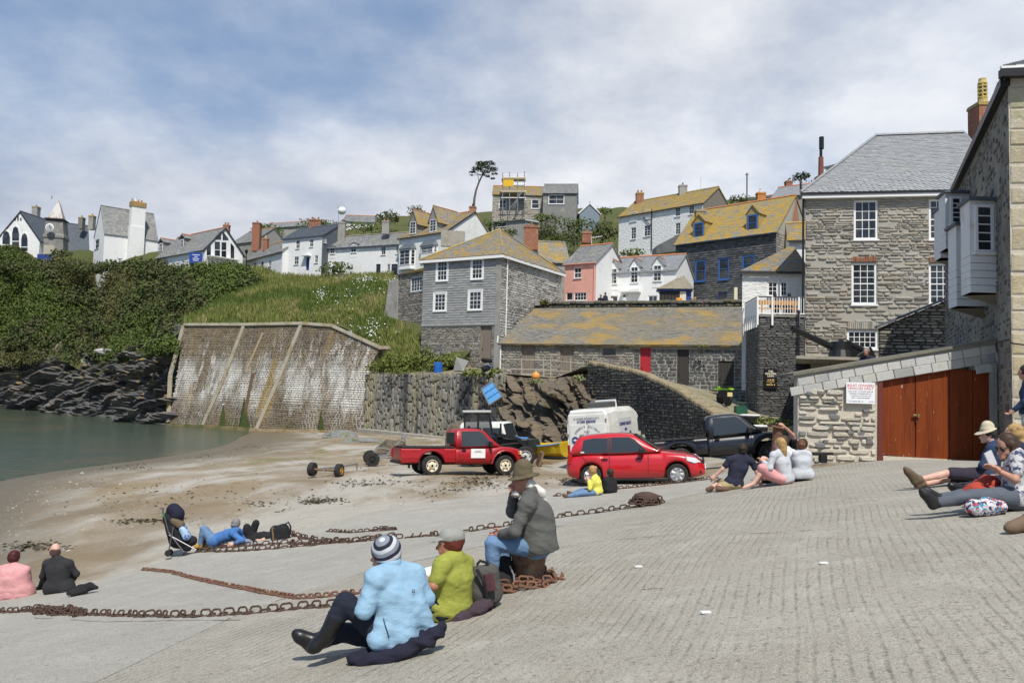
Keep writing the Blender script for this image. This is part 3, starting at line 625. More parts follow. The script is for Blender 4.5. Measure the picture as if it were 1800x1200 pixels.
t = (np.linspace(0,1,150)**1.7)[None, :, None]; HP = NC[:, None]*(1-t)+FC[:, None]*t; hz = hill_f(HP[...,0], HP[...,1])
hz += (np.sin(HP[...,0]*.9)*np.sin(HP[...,1]*.8+1)*.25+np.sin(HP[...,0]*2.3+2)*np.sin(HP[...,1]*2.1)*.1)
mat('hill_grass', (.06,.075,.02),.95,((.12,.4,.62,(.1,.1,.03)),(.6,.5,.68,(.06,.085,.02)),(3,.55,.7,(.11,.1,.04))),((6,.8,.15),))
tag(grid_mesh('hill', np.concatenate([HP, hz[..., None]],-1), MATS['hill_grass']), 'grassy hillside above the harbour', None, None, 'structure')
# ---------------------------------------------------------------- rock: strata-displaced sheets
def b0(p): return .6*mnoise.noise((p[0]*.5, p[1]*.5, p[2]*.8))
def rock_sheet(name, low, high, nu, nv, m, amp=.8, tilt=.35, bulge=1.0, seed=0, freq=.55):
 lo = resample(low, nu); hi = resample(high, nu); t = np.linspace(0,1, nv)[None, :, None]; Q = lo[:, None]*(1-t)+hi[:, None]*t
 tang = np.gradient(lo, axis=0); nrm = np.stack([tang[:, 1],-tang[:, 0], np.zeros(nu)],1); nrm /= np.linalg.norm(nrm, axis=1)[:, None]
 D = np.zeros((nu, nv))
 for i in range(nu):
  for j in range(nv):
   p = Q[i, j]; s_ = p[2]-tilt*(p[0]*.8-p[1]*.3)
   a = mnoise.noise((p[0]*.12*freq/.55+seed, p[1]*.12+5, s_*freq*2.2)); b_ = mnoise.noise((p[0]*.35+seed, p[1]*.3, s_*freq*5+3))+1.1*mnoise.cell((p[0]*.42*freq/.55+seed+a*.8, p[1]*.4+a, s_*freq*2.0+a*.9))+.5*mnoise.cell((p[0]*1.1+seed+b0(p), p[1]*.9, s_*freq*5)); c_ = mnoise.noise((p[0]*.1+9, p[2]*.15, seed)); l = s_*freq*1.3+a*.8
   D[i, j] = (a*.9+b_*.55+c_*bulge+((l-math.floor(l))-.5)*.8)*amp
 D *= np.minimum(1,(1-t[0, :, 0])*6)[None]*.75+.25
 Q = Q+nrm[:, None]*D[..., None]; Q[...,2] += D*.12
 return grid_mesh(name, Q, m, smooth=False)
mat('cliff_rock', (.1,.1,.1),.75,((.25,.45,.66,(.2,.18,.15)),(.5,.55,.7,(.28,.22,.15),(1,1,1),(4,6,40,50)),(4,.58,.72,(.24,.24,.235),(1,1,3)),(.5,.5,.6,(.05,.06,.02),(1,1,1),(3,6,40,50)),(.8,.6,.66,(.42,.28,.06),(1,1,2),(1.5,3,7,8)),(.6,.52,.62,(.03,.035,.012),(1,1,1),(-1,-.5,.3,1.0))),((5,.9,.2,(1,1,2.5)),(22,.6,.05)))
mat('outcrop_rock', (.17,.14,.1),.85,((.5,.45,.65,(.26,.2,.13)),(2,.52,.7,(.07,.06,.05)),(9,.6,.75,(.34,.31,.26)),(1.3,.6,.68,(.1,.11,.03))),((4,.9,.25,(1,1,2.2)),(18,.7,.06)))
lowc = [P(-260,722,135), P(0,716,116), P(80,722,106), P(150,731,95), P(210,733,91), P(235,742,84), P(304,746,81), P(340,750,82)]
lowc = [Vector((p.x, p.y-.5,-.4)) for p in lowc]
highc = [P(-260,620,145), P(0,618,125), P(80,592,118), P(150,595,113), P(210,612,104), P(250,612,101), P(312,570,91), P(345,575,89)]
c_ = rock_sheet('cliff', lowc, highc, 240,70, MATS['cliff_rock'],1.7,.5,1.2,3); tag(c_, 'dark slate cliff at the water edge', None, None, 'structure')
lo2 = [P(868,740,53), P(915,750,47), P(960,765,43.5), P(1050,770,42)]; lo2 = [Vector((p.x, p.y, gzf(p.x, p.y)-.2)) for p in lo2]
hi2 = [P(872,655,54.5), P(925,664,51.5), P(975,665,49.5), P(1045,655,46.5)]
c_ = rock_sheet('rock_outcrop', lo2, hi2,90,60, MATS['outcrop_rock'],.75,-.9,1.2,11,.9); tag(c_, 'brown rock outcrop with dark clefts below the shed', None, None, 'structure')
# ---------------------------------------------------------------- quay terrace and ramp behind the retaining walls
qf = [P(645,657,66.4), P(760,656,60), P(880,656,53.5), P(975,664,49.8), P(1040,640,46), P(1130,658,42), P(1200,690,37.6), P(1280,745,33.6), P(1340,790,29.5), P(1402,812,24)]
qb = [P(738,640,69), P(800,640,67), P(880,654,58), P(960,660,57), P(1060,668,55.5), P(1150,678,54), P(1265,690,52), P(1345,725,44), P(1400,742,38), P(1420,780,30)]
Q0, Q1 = resample(qf, 120), resample(qb, 120); t = np.linspace(0,1,14)[None, :, None]; QG = Q0[:, None]*(1-t)+Q1[:, None]*t
def onquay(px, py):
 q = QG.reshape(-1,3); x, y = proj(q); return Vector(q[np.argmin((x-px)**2+(y-py)**2)])
b = MB(); zt0 = P(1100,537,67).z; b.prism([P(940,540,65.9), P(1312,536,60.8), P(1312,500,76), P(940,500,82)],(0,0,.0)); b.v = [(p[0], p[1], zt0-(.3 if i < 4 else 0)) for i, p in enumerate(b.v)]; tag(b.build('terrace', mat('paving', (.3,.29,.27),.9,((2,.5,.7,(.22,.21,.19)),))), 'paved terrace in front of the cottages', None, None, 'structure')
mat('trodden_earth', (.27,.23,.16),.95,((.5,.45,.6,(.2,.18,.09)),(3,.5,.7,(.33,.29,.22)),(.9,.58,.66,(.07,.1,.02))),((14,.7,.05),))
tag(grid_mesh('quay', Q0[:, None]*(1-t)+Q1[:, None]*t, MATS['trodden_earth']), 'trodden quay ledge and ramp in front of the sheds', None, None, 'structure')
# vertical-slate retaining wall
mat('stone_edge', (.22,.21,.18),.9,((.25,.48,.62,(.3,.26,.15),(1,1,.1)),(6,.5,.7,(.36,.35,.31),(1,1,.4)),(.5,.55,.62,(.07,.07,.07),(1,1,.08)),(.3,.52,.66,(.34,.32,.25),(1,1,.15),(.4,1.0,2.2,3.6))),((14,.7,.05,(1,1,.3)),), pal=[(.12,.118,.112),(.2,.19,.16),(.3,.28,.23),(.16,.155,.145),(.26,.24,.19)])
a_, b_ = P(640,755,66.6), P(885,740,53); RW = Face((a_.x, a_.y),(b_.x, b_.y)); rw = root('retaining_wall', a_, 'retaining wall of slates set on edge beside the whitewashed sea wall', 'wall')
ztl, ztr = P(650,657,66.2).z, P(880,656,53.6).z
w_ = RW.wall(rw, MATS['mortar_dark'],.1,[(0, ztl),(RW.L, ztr)])
C = []; A = []; u = 0
while u < RW.L-.05:                                        # slates on edge, set in ragged columns
 l = R.uniform(.13,.32); z = .1-R.random()*.6; zt_ = ztl+(ztr-ztl)*u/RW.L
 while z < zt_-.1:
  h = min(R.uniform(.4,1.5), zt_-z+.05*R.random()); t_ = R.uniform(-.06,.06); C.append(tuple(RW.pt(u+l/2, z+h/2,-.02))); A.append((tuple(RW.U*(l-.025)), tuple(RW.N*R.uniform(.06,.2)), tuple(Vector((0,0, h-.02))+RW.U*t_*h))); z += h
 u += l
pieces('stone', w_, STONES, C, A, MATS['stone_edge'],300)
b = MB(); b.obox(RW.pt(RW.L*.5-.5,.5,.3), RW.U*(RW.L/2-.5), RW.N*.25, Vector((0,0,.35))); b.build('footing', MATS['concrete'], rw, bevel=.04)
# dark wall below the ramp
mat('stone_black', (.05,.05,.048),.85,((1.2,.52,.7,(.11,.1,.085)),(12,.58,.7,(.17,.165,.15))),((20,.8,.06),), pal=[(.03,.03,.03),(.055,.054,.05),(.09,.086,.078),(.04,.04,.038),(.13,.125,.11)])
rr_ = root('ramp_wall', P(1160,740,40), 'black weathered rubble wall curving down beside the ramp', 'wall'); cop = MB()
cv = resample([(p.x, p.y, p.z) for p in qf[4:9]],9)
for i in range(8):
 p, q = Vector(cv[i]), Vector(cv[i+1]); d = (q-p); d.z = 0; n_ = Vector((d.y, -d.x, 0)).normalized(); F_ = Face(p+n_*.25, q+n_*.25); zb = min(gzf(p.x, p.y), gzf(q.x, q.y))-.3
 w_ = F_.wall(rr_, MATS['mortar_dark'], zb, [(0, p.z),(F_.L, q.z)], 'wall'); F_.rubble(w_, MATS['stone_black'], zb+.3, lambda u: p.z+(q.z-p.z)*u/F_.L, (.1,.2),(.15,.38),.07,36)
 s_ = 10
 for k in range(s_):
  a = p.lerp(q, k/s_); e = p.lerp(q, (k+.96)/s_); cop.obox((a+e)/2+Vector((0,0,.06+R.uniform(-.03,.05))),(e-a)/2, n_*.28, Vector((0,0,.11)))
cop.build('coping', mat('coping_earth', (.33,.27,.17),.95,((3,.45,.7,(.22,.19,.1)),(14,.55,.7,(.42,.37,.28))),((12,.9,.1),)), rr_, bevel=.06)
F_ = Face(P(1036,645,46.8), Vector(cv[0])+Vector((-.05,-.3,0)))
# ---------------------------------------------------------------- sea wall: battered brickwork with concrete ribs
class Pl:
 def __init__(s, a, b_, c):
  s.o = Vector(a); s.e1 = (Vector(b_)-s.o).normalized(); s.n = s.e1.cross(Vector(c)-s.o).normalized()
  if s.n.y > 0: s.n = -s.n
  s.e2 = s.n.cross(s.e1)
  if s.e2.z < 0: s.e2 = -s.e2
 def hit(s, px, py): d = ray(px, py); C = Vector((0,0, ZC)); return C+d*((s.o-C).dot(s.n)/d.dot(s.n))
 def uv(s, px, py): p = s.hit(px, py)-s.o; return p.dot(s.e1), p.dot(s.e2)
 def pt(s, u, v, d=0): return s.o+s.e1*u+s.e2*v+s.n*d
bl = P(298,748, Yat(298,748,-.1)); br = P(640,768,66.2); br.z = bl.z; tl = P(325,570, bl.y+3.2)
SW = Pl(bl, br, tl); sw = root('sea_wall', bl, 'battered brick sea wall streaked with whitewash, concrete ribs across it', 'wall')
out_px = [(297,750),(325,571),(430,571),(531,569),(585,573),(668,611),(652,640),(636,770)]
outl = [SW.hit(*p) for p in out_px]; b = MB(); b.prism(outl, -SW.n*1.2)
mat('wall_core', (.42,.395,.345),.95,((.6,.4,.58,(.2,.155,.1),(1,1,.3)),(1,.3,.5,(.2,.155,.1),(1,1,1),(6.5,8.5,40,50))),((12,.5,.05),)); wl = b.build('wall', MATS['wall_core'], sw)
mat('brick_sea', (.2,.13,.08),.9,((.35,.45,.68,(.26,.2,.11)),(.5,.42,.55,(.7,.69,.65),(1,1,.2),(1.8,3.4,5.2,7.0)),(1.3,.55,.61,(.66,.65,.62),(1,1,.2),(1.2,2.4,7.5,9.3)),(.3,.58,.66,(.36,.25,.09),(1,1,.12)),(.8,.5,.6,(.1,.1,.03),(1,1,.5),(-1,-.5,.6,1.3))),((16,.7,.04),), pal=[(.13,.1,.075),(.18,.14,.1),(.1,.08,.065),(.22,.185,.14),(.15,.13,.11)])
poly = [SW.uv(*p) for p in out_px]; us = [p[0] for p in poly]; vs_ = [p[1] for p in poly]; C = []; A = []; v = min(vs_)+.1; row = 0
while v < max(vs_):
 h = R.uniform(.15,.24); u = min(us)-R.random()*.3
 while u < max(us):
  l = R.uniform(.25,.5); C.append((u+l/2, v+h/2, l, h)); u += l
 v += h
C = np.array(C); k = inpoly(C[:, 0], C[:, 1], poly); C = C[k]
CC = [SW.pt(a, b_, -.01) for a, b_, _, _ in C]; AA = [(SW.e1*(l-.06), SW.n*R.uniform(.04,.09), SW.e2*(h-.055)) for _, _, l, h in C]
pieces('brick', wl, STONES, [tuple(c) for c in CC],[[tuple(q) for q in a] for a in AA], MATS['brick_sea'],0)
def strip(name, pxs, w, d, m, off=.0):
 b = MB(); pts = [SW.hit(*p)+SW.n*off for p in pxs]
 for i in range(len(pts)-1):
  dd = (pts[i+1]-pts[i]); b.obox((pts[i]+pts[i+1])/2, dd/2, SW.n.cross(dd.normalized())*w/2, SW.n*d)
 return b.build(name, m, sw, bevel=.03)
CO = mat('concrete_old', (.36,.32,.24),.9,((.7,.45,.65,(.26,.21,.12)),(4,.5,.7,(.42,.39,.33)),(.5,.5,.6,(.4,.3,.12),(1,1,1),(-1,0,2,3.2))),((15,.5,.03),))
for q in ([(430,572),(395,665),(358,747)],[(531,570),(490,670),(450,760)],[(324,572),(300,660),(297,742)]): strip('rib', q, .45,.12, CO, .06)
for q in ([(325,571),(430,571)],[(430,571),(531,569)],[(531,569),(585,573)],[(585,573),(668,611)],[(668,612),(686,612)]): strip('coping', q, .3,.16, CO, .05)
strip('toe_beam', [(448,764),(560,768),(622,768)],.9,.5, mat('toe', (.3,.23,.14),.9,((1,.4,.6,(.2,.12,.05)),(5,.5,.7,(.36,.3,.2))),((15,.5,.03),)),.3)
strip('toe_beam', [(300,750),(448,758)],.5,.3, mat('toe_weed', (.08,.085,.03),.9,((1,.4,.6,(.2,.15,.06)),),((15,.8,.05),)),.25)
for (q, w, m) in (([(463,585),(432,655)],.25,(.36,.28,.16)),([(446,655),(425,755)],.45,(.13,.085,.05)),([(540,660),(528,725)],.14,(.25,.24,.2))): strip('drain_chute', q, w, .05, mat('chute%d' % q[0][0], m, .9,(),((12,.8,.04),)),.05)
def weed(px0, px1, py0, py1):
 b = MB(); p = SW.hit(px0, py1); q = SW.hit(px1, py1); t_ = SW.hit((px0+px1)/2+2, py0); n_ = SW.n
 b.raw([p, q, t_, (p+q)/2+n_*.5, t_+n_*.15],[(0,3,4,2),(3,1,2,4),(0,1,3)]); b.build('weed_streak', mat('weed', (.04,.06,.012),.95,((5,.5,.7,(.07,.08,.02)),),((9,.9,.2),)), sw)
weed(386,398,712,752); weed(418,440,700,756); weed(556,572,722,768)
# ---------------------------------------------------------------- buildings
M_ = MATS
def EV(xa, ya, Ya, xb, yb, Yb=None):
 A = P(xa, ya, Ya); B = P(xb, yb, Yb or Yat(xb, yb, A.z)); return A, B, A.z
def zb_(px, py, Y): return P(px, py, Y).z-(4 if Y > 95 else .6)
def slots(face, parent, pxpolys, m, d=.03, name='pane'):
 for q in pxpolys:
  b = MB(); pts = [face.hit(*p)+face.N*d for p in q]; b.prism([p-face.N*.03 for p in pts], face.N*.03); b.build(name, m, parent)
def Yof(face, px, back=0): return face.hit(px, 500, back).y
# --- school with pointed windows
A, B, ze = EV(-4,420,132,70,421); H = House('school_building', 'white gabled school hall with three tall pointed windows', A, B, 11, zb_(30,470,132), ze, 0, M_['limewash'], M_['slate_blue'], 'front', .3, cat='building')
H.rise = H.f.uz(32,372)[1]-ze; H.walls(); H.roof(fascia=M_['barge_dark'])
for (x0, x1, yt, ys_) in ((22,34,399,411),(5,18,407,417),(38,49,411,421)):
 mx_ = (x0+x1)/2; b = MB(); o_ = [(x0-2,458),(x0-2, ys_),((x0+mx_)/2-2, yt),(mx_, yt-4),((x1+mx_)/2+2, yt),(x1+2, ys_),(x1+2,458)]
 b.prism([H.f.hit(*p) for p in o_], H.f.N*.06); w = b.build('window', M_['white_paint'], H.o)
 slots(H.f, w, [[(x0, ys_+12),(x0, ys_),((x0+mx_)/2-1, yt+2),(mx_, yt-1),((x1+mx_)/2+1, yt+2),(x1, ys_),(x1, ys_+12)],[(x0,441),(x0, ys_+14),(x1, ys_+14),(x1,441)]], M_['glass'],.1)
 slots(H.f, w, [[(x0,452),(x0,443),(x1,443),(x1,452)]], M_['navy_paint'],.1, 'panel')
slots(H.f, H.o, [[(x, 388),(x, y),(x+2.4, y),(x+2.4,388)] for x, y in ((25.5,383),(30.5,380),(35.5,383))], M_['glass'],.03, 'vent_slot')
A, B, ze = EV(62,433,134,156,443); W = House('school_wing', 'long dark slate school wing behind the clock tower', A, B, 8, zb_(100,460,134), ze, 0, M_['limewash'], M_['slate_blue'], 'gable', .3, cat='building')
W.rise = W.f.uz(100,391,4)[1]-ze; W.f.window(W.o, (106,443,118,456),2,2); W.f.window(W.o, (122,445,132,457),2,2); W.walls(); W.roof(gut=M_['barge_dark'])
sk = MB(); p = [W.f.hit(x, y, .9)+Vector((0,0,.15)) for x, y in ((102,430),(119,431),(119,422),(102,421))]; sk.prism(p, W.f.N*.12); sk.build('skylight', mat('skylight', (.45,.5,.55),.2), W.o)
for (x, y, w, h, mm) in ((62,391,1.0,2.9, 'render_grey'),(143,400,.75,1.9, 'stone_mixed'),(161,401,.85,2.3, 'render_grey')): chimney(W.o, P(x, y+3,139), w, 1.0, h, M_[mm],1, cap=M_['slate_lichen'])
# --- clock tower
c0 = P(86,460,126); T = root('clock_tower', c0, 'grey stone clock tower with a white and rust spire by the school', 'tower'); Yt = 126
def sect(px, py, half): p = P(px, py, Yt); q = math.radians(14); h = half*Yt/FPX; return [Vector((p.x+h*(a*math.cos(q)-b_*math.sin(q)), p.y+2+h*(a*math.sin(q)+b_*math.cos(q)), p.z)) for a, b_ in ((-1,-1),(1,-1),(1,1),(-1,1))]
def frust(name, secs, m, par=T):
 b = MB()
 for i in range(len(secs)-1):
  for k in range(4): b.poly(secs[i][k], secs[i][(k+1) % 4], secs[i+1][(k+1) % 4], secs[i+1][k])
 b.poly(*secs[-1]); return b.build(name, m, par)
SM = mat('tower_stone', (.26,.25,.23),.9,((1.5,.45,.65,(.17,.165,.155)),(4,.55,.7,(.34,.33,.3),(1,1,3))),((6,.8,.1,(1,1,3)),))
frust('shaft', [sect(86,466,16), sect(86,418,15.5), sect(86.5,416,17), sect(86.5,412,17), sect(87,409,15.5), sect(87,389,14), sect(87,387,15)], SM)
frust('belfry', [sect(87,387,13), sect(87.5,384,13), sect(87.5,383.5,16), sect(87.5,382,16), sect(88,381,13)], M_['barge_dark'])
sp = frust('spire', [sect(88,382,12), sect(91,347,.5)], mat('spire', (.55,.53,.5),.7,((.9,.48,.6,(.3,.12,.07),(1,1,.5)),))); b = MB(); b.tube([P(91,350, Yt+2), P(91.4,344, Yt+2)],.05); b.build('finial', M_['iron'], sp)
n_ = Vector((math.sin(rad(14)),-math.cos(rad(14)),0)); pc = P(87.5,400, Yt-.2); b = MB(); b.lathe([(.62,0),(.62,.1),(.5,.14)], pc, n_, 24); k = b.build('clock_face', M_['white_paint'], T); b = MB(); b.lathe([(.48,.15),(.48,.17)], pc, n_, 20); b.build('dial', mat('dial', (.4,.4,.4),.6), k)
b = MB(); b.bar(pc+n_*.18, pc+n_*.18+Vector((.05,0,.36)),.05); b.bar(pc+n_*.19, pc+n_*.19+Vector((.25,0,-.1)),.05); b.build('hand', M_['black_gutter'], k)
b = MB(); b.obox(P(86,439, Yt-1),(.75,.18,0), n_*.05,(0,0,.75)); b.build('plaque', mat('plaque', (.42,.38,.31),.8), T)
b = MB(); b.obox(P(86,452, Yt-1.2),(1.6,.4,0), n_*.05,(0,0,.4)); b.build('noticeboard', M_['navy_paint'], T)
# --- tall white house with big chimney
A, B, ze = EV(184,409,118,277,422); H = House('chapel_house', 'tall white house with steep slate roof and broad white chimney stack', A, B, 5.6, zb_(200,470,118), ze, 0, M_['limewash'], M_['slate_grey'], 'gable', .15)
H.rise = H.f.uz(200,366,2.8)[1]-ze; H.l.window(H.o, (167,421,174,437),1,2, sill=.05); H.walls(); H.roof(verge=.1)
f = H.f; b = MB(); u0, u1 = f.uz(223,440)[0], f.uz(250,440)[0]; zs1, zt = f.uz(237,399)[1], f.uz(237,366,1)[1]
b.obox(f.pt((u0+u1)/2,(H.zb+zs1)/2,.3), f.U*(u1-u0)/2, f.N*.45, Vector((0,0,(zs1-H.zb)/2))); b.obox(f.pt((u0+u1)/2+.1,(zs1+zt)/2,.1), f.U*((u1-u0)/2-.1), f.N*.55, Vector((0,0,(zt-zs1)/2))); k = b.build('chimney', M_['limewash'], H.o)
b = MB(); b.obox(f.pt((u0+u1)/2+.1, zt+.35,.1), f.U*((u1-u0)/2-.02), f.N*.65, Vector((0,0,.38))); b.build('cap', mat('cap_lichen', (.4,.24,.06),.9,((3,.5,.6,(.2,.2,.17)),)), k)
for i in range(4): b = MB(); b.lathe([(.14,0),(.11,.3+.3*(i == 1)),(.13,.42+.3*(i == 1))], f.pt(u0+.35+i*.45, zt+.72,.1), n=8); b.build('chimney_pot', M_['terracotta' if i != 1 else 'white_paint'], k)
# --- low white house with glazed gable
A, B, ze = EV(360,436,104,427,447); H = House('glazed_gable_house', 'low white house with a glazed gable and two small dormers', A, B, 13, zb_(390,476,104), ze, 0, M_['limewash'], M_['slate_grey'], 'front', .35, ridgem=M_['ridge_red'])
H.rise = H.f.uz(392,400)[1]-ze; H.walls(); H.roof(fascia=M_['barge_dark']); f = H.f
b = MB(); b.prism([f.hit(*p) for p in ((361,455),(362,436),(392,405),(413,432),(413,458))], f.N*.05); w = b.build('window', M_['white_paint'], H.o)
slots(f, w, [[(363,450),(363,437),(370,430),(370,450)],[(377,438),(377,425),(386,425),(386,438)],[(389,439),(389,426),(397,426),(397,439)],[(377,452),(377,440),(386,440),(386,452)],[(389,453),(389,441),(397,441),(397,453)],[(405,456),(405,427),(411,434),(411,456)],[(376,421),(376,419),(388,406),(388,421)],[(391,422),(391,406),(401,420),(401,422)]], M_['glass'],.09)
b = MB()
for i in range(13): b.obox(f.pt(.45+i*.34, ze-1.0,.5), f.U*.1, f.N*.5, Vector((0,0,.06))) if i % 2 else b.obox(f.pt(.45+i*.34, ze-1.02,.5), f.U*.17, f.N*.48, Vector((0,0,.05)))
b.build('awning', M_['white_paint'], H.o)
Lf = H.l
for (x0, y0, x1, y1) in ((280,428,286,441),(317,421,323,434)):
 g = Face(Lf.pt(0,0,-1.0), Lf.pt(Lf.L, 0,-1.0)); u0, z0, u1, z1 = g.rect(x0, y0, x1, y1); b = MB(); b.obox(g.pt((u0+u1)/2,(z0+z1)/2-.2,-.8), g.U*.75, g.N*.8, Vector((0,0,(z1-z0)/2+.3))); d = b.build('dormer', M_['slate_grey'], H.o)
 g.window(d, ((u0+u1)/2-.5, z0,(u0+u1)/2+.5, z1),2,2, px=False, proud=.03, sill=0); m0 = (u0+u1)/2
 for s_ in (-1,1):
  q = [g.pt(m0+s_*.95, z1+.1,.15), g.pt(m0, z1+.75,.15), g.pt(m0, z1+.75,-2.4), g.pt(m0+s_*.95, z1+.1,-1.6)]
  roof_plane(d, *( (q[0], q[3], q[2], q[1]) if s_ > 0 else (q[3], q[0], q[1], q[2])), M_['slate_grey'],(.3,.2),.05, name='dormer_roof')
 ridge(d, g.pt(m0, z1+.8,.15), g.pt(m0, z1+.8,-2), M_['ridge_red'],.2,.08)
chimney(H.o, P(398,410,112),.8,.7,1.0, M_['brick'],2)
sg = root('sign_board', P(345,470,102), 'blue notice board on posts by the glazed gable house', 'sign'); b = MB(); p0, p1 = P(333,452,102), P(356,455,102); b.obox((p0+p1)/2,(p1-p0)/2,(0,.04,0),(0,0,.72)); k = b.build('board', mat('sign_blue', (.02,.06,.3),.5), sg)
for p in (p0, p1): b = MB(); b.bar(p+Vector((0,.1,.75)), p+Vector((0,.1,-2)),.08); b.build('post', M_['white_paint'], sg)
for i, wd_ in enumerate((.5,.2,.42,.35)): b = MB(); b.obox((p0+p1)/2+Vector((0,-.05,.4-.24*i)),(wd_, 0,-.01),(0,.004,0),(0,0,.04)); b.build('lettering', M_['white_paint'], k)
# --- brown gabled house behind, low cottage
A, B, ze = EV(404,430,122,446,424); H = House('slate_gable_house', 'grey slate house with a tall red brick chimney behind the cottages', A, B, 7, zb_(420,480,122), ze, 2.6, M_['render_grey'], M_['slate_grey'], 'gable', .2, ridgem=M_['ridge_red'], sidem=M_['slate_grey']); H.walls(); H.roof(); chimney(H.o, P(450,442,115),1.1,1.0,4.0, M_['brick'],1)
A, B, ze = EV(432,458,112,497,441); H = House('low_cottage', 'low white cottage with grey roof and red ridge tiles', A, B, 5, zb_(460,484,112), ze, 2.2, M_['limewash'], M_['slate_grey'], 'gable', .2, ridgem=M_['ridge_red']); H.f.window(H.o, (444,461,450,471),2,2); H.f.window(H.o, (472,458,477,468),2,2); H.f.door(H.o, (459,460,463,476), M_['wood_dark'],3); H.walls(); H.roof(gut=M_['barge_dark']); chimney(H.o, H.f.pt(3.2, ze+1.2,-1.4),.7,.7,1.6, M_['brick'],1, pot='cream_paint')
# --- white two-storey with dark roof
A, B, ze = EV(497,420.5,104,567,413.5); H = House('slate_roof_house', 'white two storey house with blue slate roof and dark slate gable', A, B, 6, zb_(520,482,104), ze, 0, M_['limewash'], M_['slate_blue'], 'gable', .15, sidem=M_['slate_blue']); H.rise = H.f.uz(545,401,3)[1]-ze
for q in ((520,422,527,437),(544,420,551,434),(517,451,525,465),(553,449,559,462)): H.f.window(H.o, q, 2,2)
H.f.door(H.o, (538,452,544,475), M_['navy_paint'],2, frame=M_['white_paint']); b = MB(); b.obox(H.f.hit(541,450)+H.f.N*.3, H.f.U*.6, H.f.N*.35,(0,0,.06)); b.build('porch_hood', M_['white_paint'], H.o)
H.r.window(H.o, (569,418,574,427),2,2); H.walls(); H.roof(gut=M_['barge_blue']); chimney(H.o, H.r.pt(3.2, ze-1.5,.3),.9,.7,3.6, M_['render_grey'],1); chimney(H.o, H.f.pt(2.4, ze+1.6,-3.4),1.6,.6,1.3, M_['brick'],2)
# --- long white terrace
A, B, ze = EV(564,437,102,701,429); H = House('white_terrace', 'long low white terrace with mossy slate roof', A, B, 5.4, zb_(630,488,102), ze, 0, M_['limewash'], M_['slate_grey'], 'gable', .2, ridgem=M_['ridge_grey']); H.rise = H.f.uz(650,414,2.7)[1]-ze
for q in ((670,433,678,448),(696,433,701,446)): H.f.window(H.o, q, 2,2)
H.f.door(H.o, (661,464,669,484), M_['glass'],1, frame=M_['white_paint']); H.f.window(H.o, (680,464,686,480),2,3); H.f.window(H.o, (688,464,699,481),2,2, fm='black_gutter'); H.walls(); H.roof(gut=M_['barge_blue'])
for q in ((581,436,589,446),(617,431,627,444)): dormer(H, q, 1.6,.25, M_['limewash'], M_['slate_grey'], back=-.02)
chimney(H.o, P(678,412,99.5),.9,.8,1.5, M_['render_grey'],2); chimney(H.o, P(606,424,104),.7,.7,.9, M_['brick'],1)
# --- white house with two dormers and bays
A, B, ze = EV(702,419,96,783,407); H = House('dormer_house', 'white house with two steep dormers and slate hooded bay windows', A, B, 8.8, zb_(740,486,96), ze, 0, M_['limewash'], M_['slate_half'], 'gable', .2, ridgem=M_['ridge_red'], rf=.56); H.rise = H.r.uz(831,371)[1]-ze
H.f.window(H.o, (742,438,768,450),4,3, rail=False); H.walls(); H.roof(gut=M_['barge_dark'], fascia=M_['barge_dark'])
dormer(H, (721,390,731,411),4,1.35, M_['slate_grey'], M_['slate_half'], back=.15, ny=4, ridgem=M_['ridge_red'], over=.25); dormer(H, (756,386,767,407),4,1.5, M_['slate_grey'], M_['slate_half'], back=.15, ny=4, ridgem=M_['ridge_red'], over=.25)
def bay(H, x0, y0, x1, y1, dp=.55, hood=None):
 f = H.f; u0, z0, u1, z1 = f.rect(x0, y0, x1, y1); b = MB(); b.prism([f.pt(u0, z0), f.pt(u0+.3, z0, dp), f.pt(u1-.3, z0, dp), f.pt(u1, z0)], Vector((0,0, z1-z0))); o = b.build('bay_window', M_['white_paint'], H.o)
 g = Face(f.pt(u0+.3,0, dp), f.pt(u1-.3,0, dp)); g.window(o, (.06, z0+.5, g.L-.06, z1-.1),2,4, px=False, proud=.02, sill=0)
 for (a, c) in ((f.pt(u0,0), f.pt(u0+.3,0, dp)),(f.pt(u1-.3,0, dp), f.pt(u1,0))): g = Face(a, c); g.window(o, (.06, z0+.5, g.L-.06, z1-.1),1,4, px=False, proud=.02, sill=0)
 b = MB(); t0, t1 = f.pt(u0+.3, z1+.7), f.pt(u1-.3, z1+.7); e = [f.pt(u0-.15, z1), f.pt(u0+.2, z1, dp+.2), f.pt(u1-.2, z1, dp+.2), f.pt(u1+.15, z1)]; b.raw([*e, t1, t0],[(0,1,5),(1,2,4,5),(2,3,4),(0,3,2,1)]); b.build('hood', hood or M_['slate_blue'], o)
bay(H, 705,439,730,474); bay(H, 741,433,769,453,.4)
chimney(H.o, H.r.pt(5.1, ze+H.rise-.5,.3-.8),.8,.8,1.0, M_['brick'],1, pot='black_gutter'); b = MB(); b.obox(P(796,420,89),(1.3,.2,0),(0,.3,0),(0,0,.9)); b.build('parapet', M_['concrete'], H.o)
# --- stone lean-to with small-paned window and rendered pier
A, B = P(700,484,77.5), P(746,482,74); F_ = Face(A, B); H = House('stone_leanto', 'small stone lean-to with yellow roof and twelve pane window', A, B, 4, zb_(720,575,76), A.z, 1.4, M_['mortar'], M_['slate_lichen'], 'mono', .2)
H.f.window(H.o, (722,486,742,512),4,4, fw=.08, rail=False); w = H.walls('fl'); H.f.rubble(w['f'], M_['stone_mixed'], H.zb, A.z, (.12,.25),(.25,.6),.06,120); H.roof()
b = MB(); q = [P(674,560,78), P(700,564,77.2), P(700,490,77.2), P(683,494,78)]; b.prism(q, (.3,1.6,0)); b.build('pier', M_['render_grey'], H.o, bevel=.1)
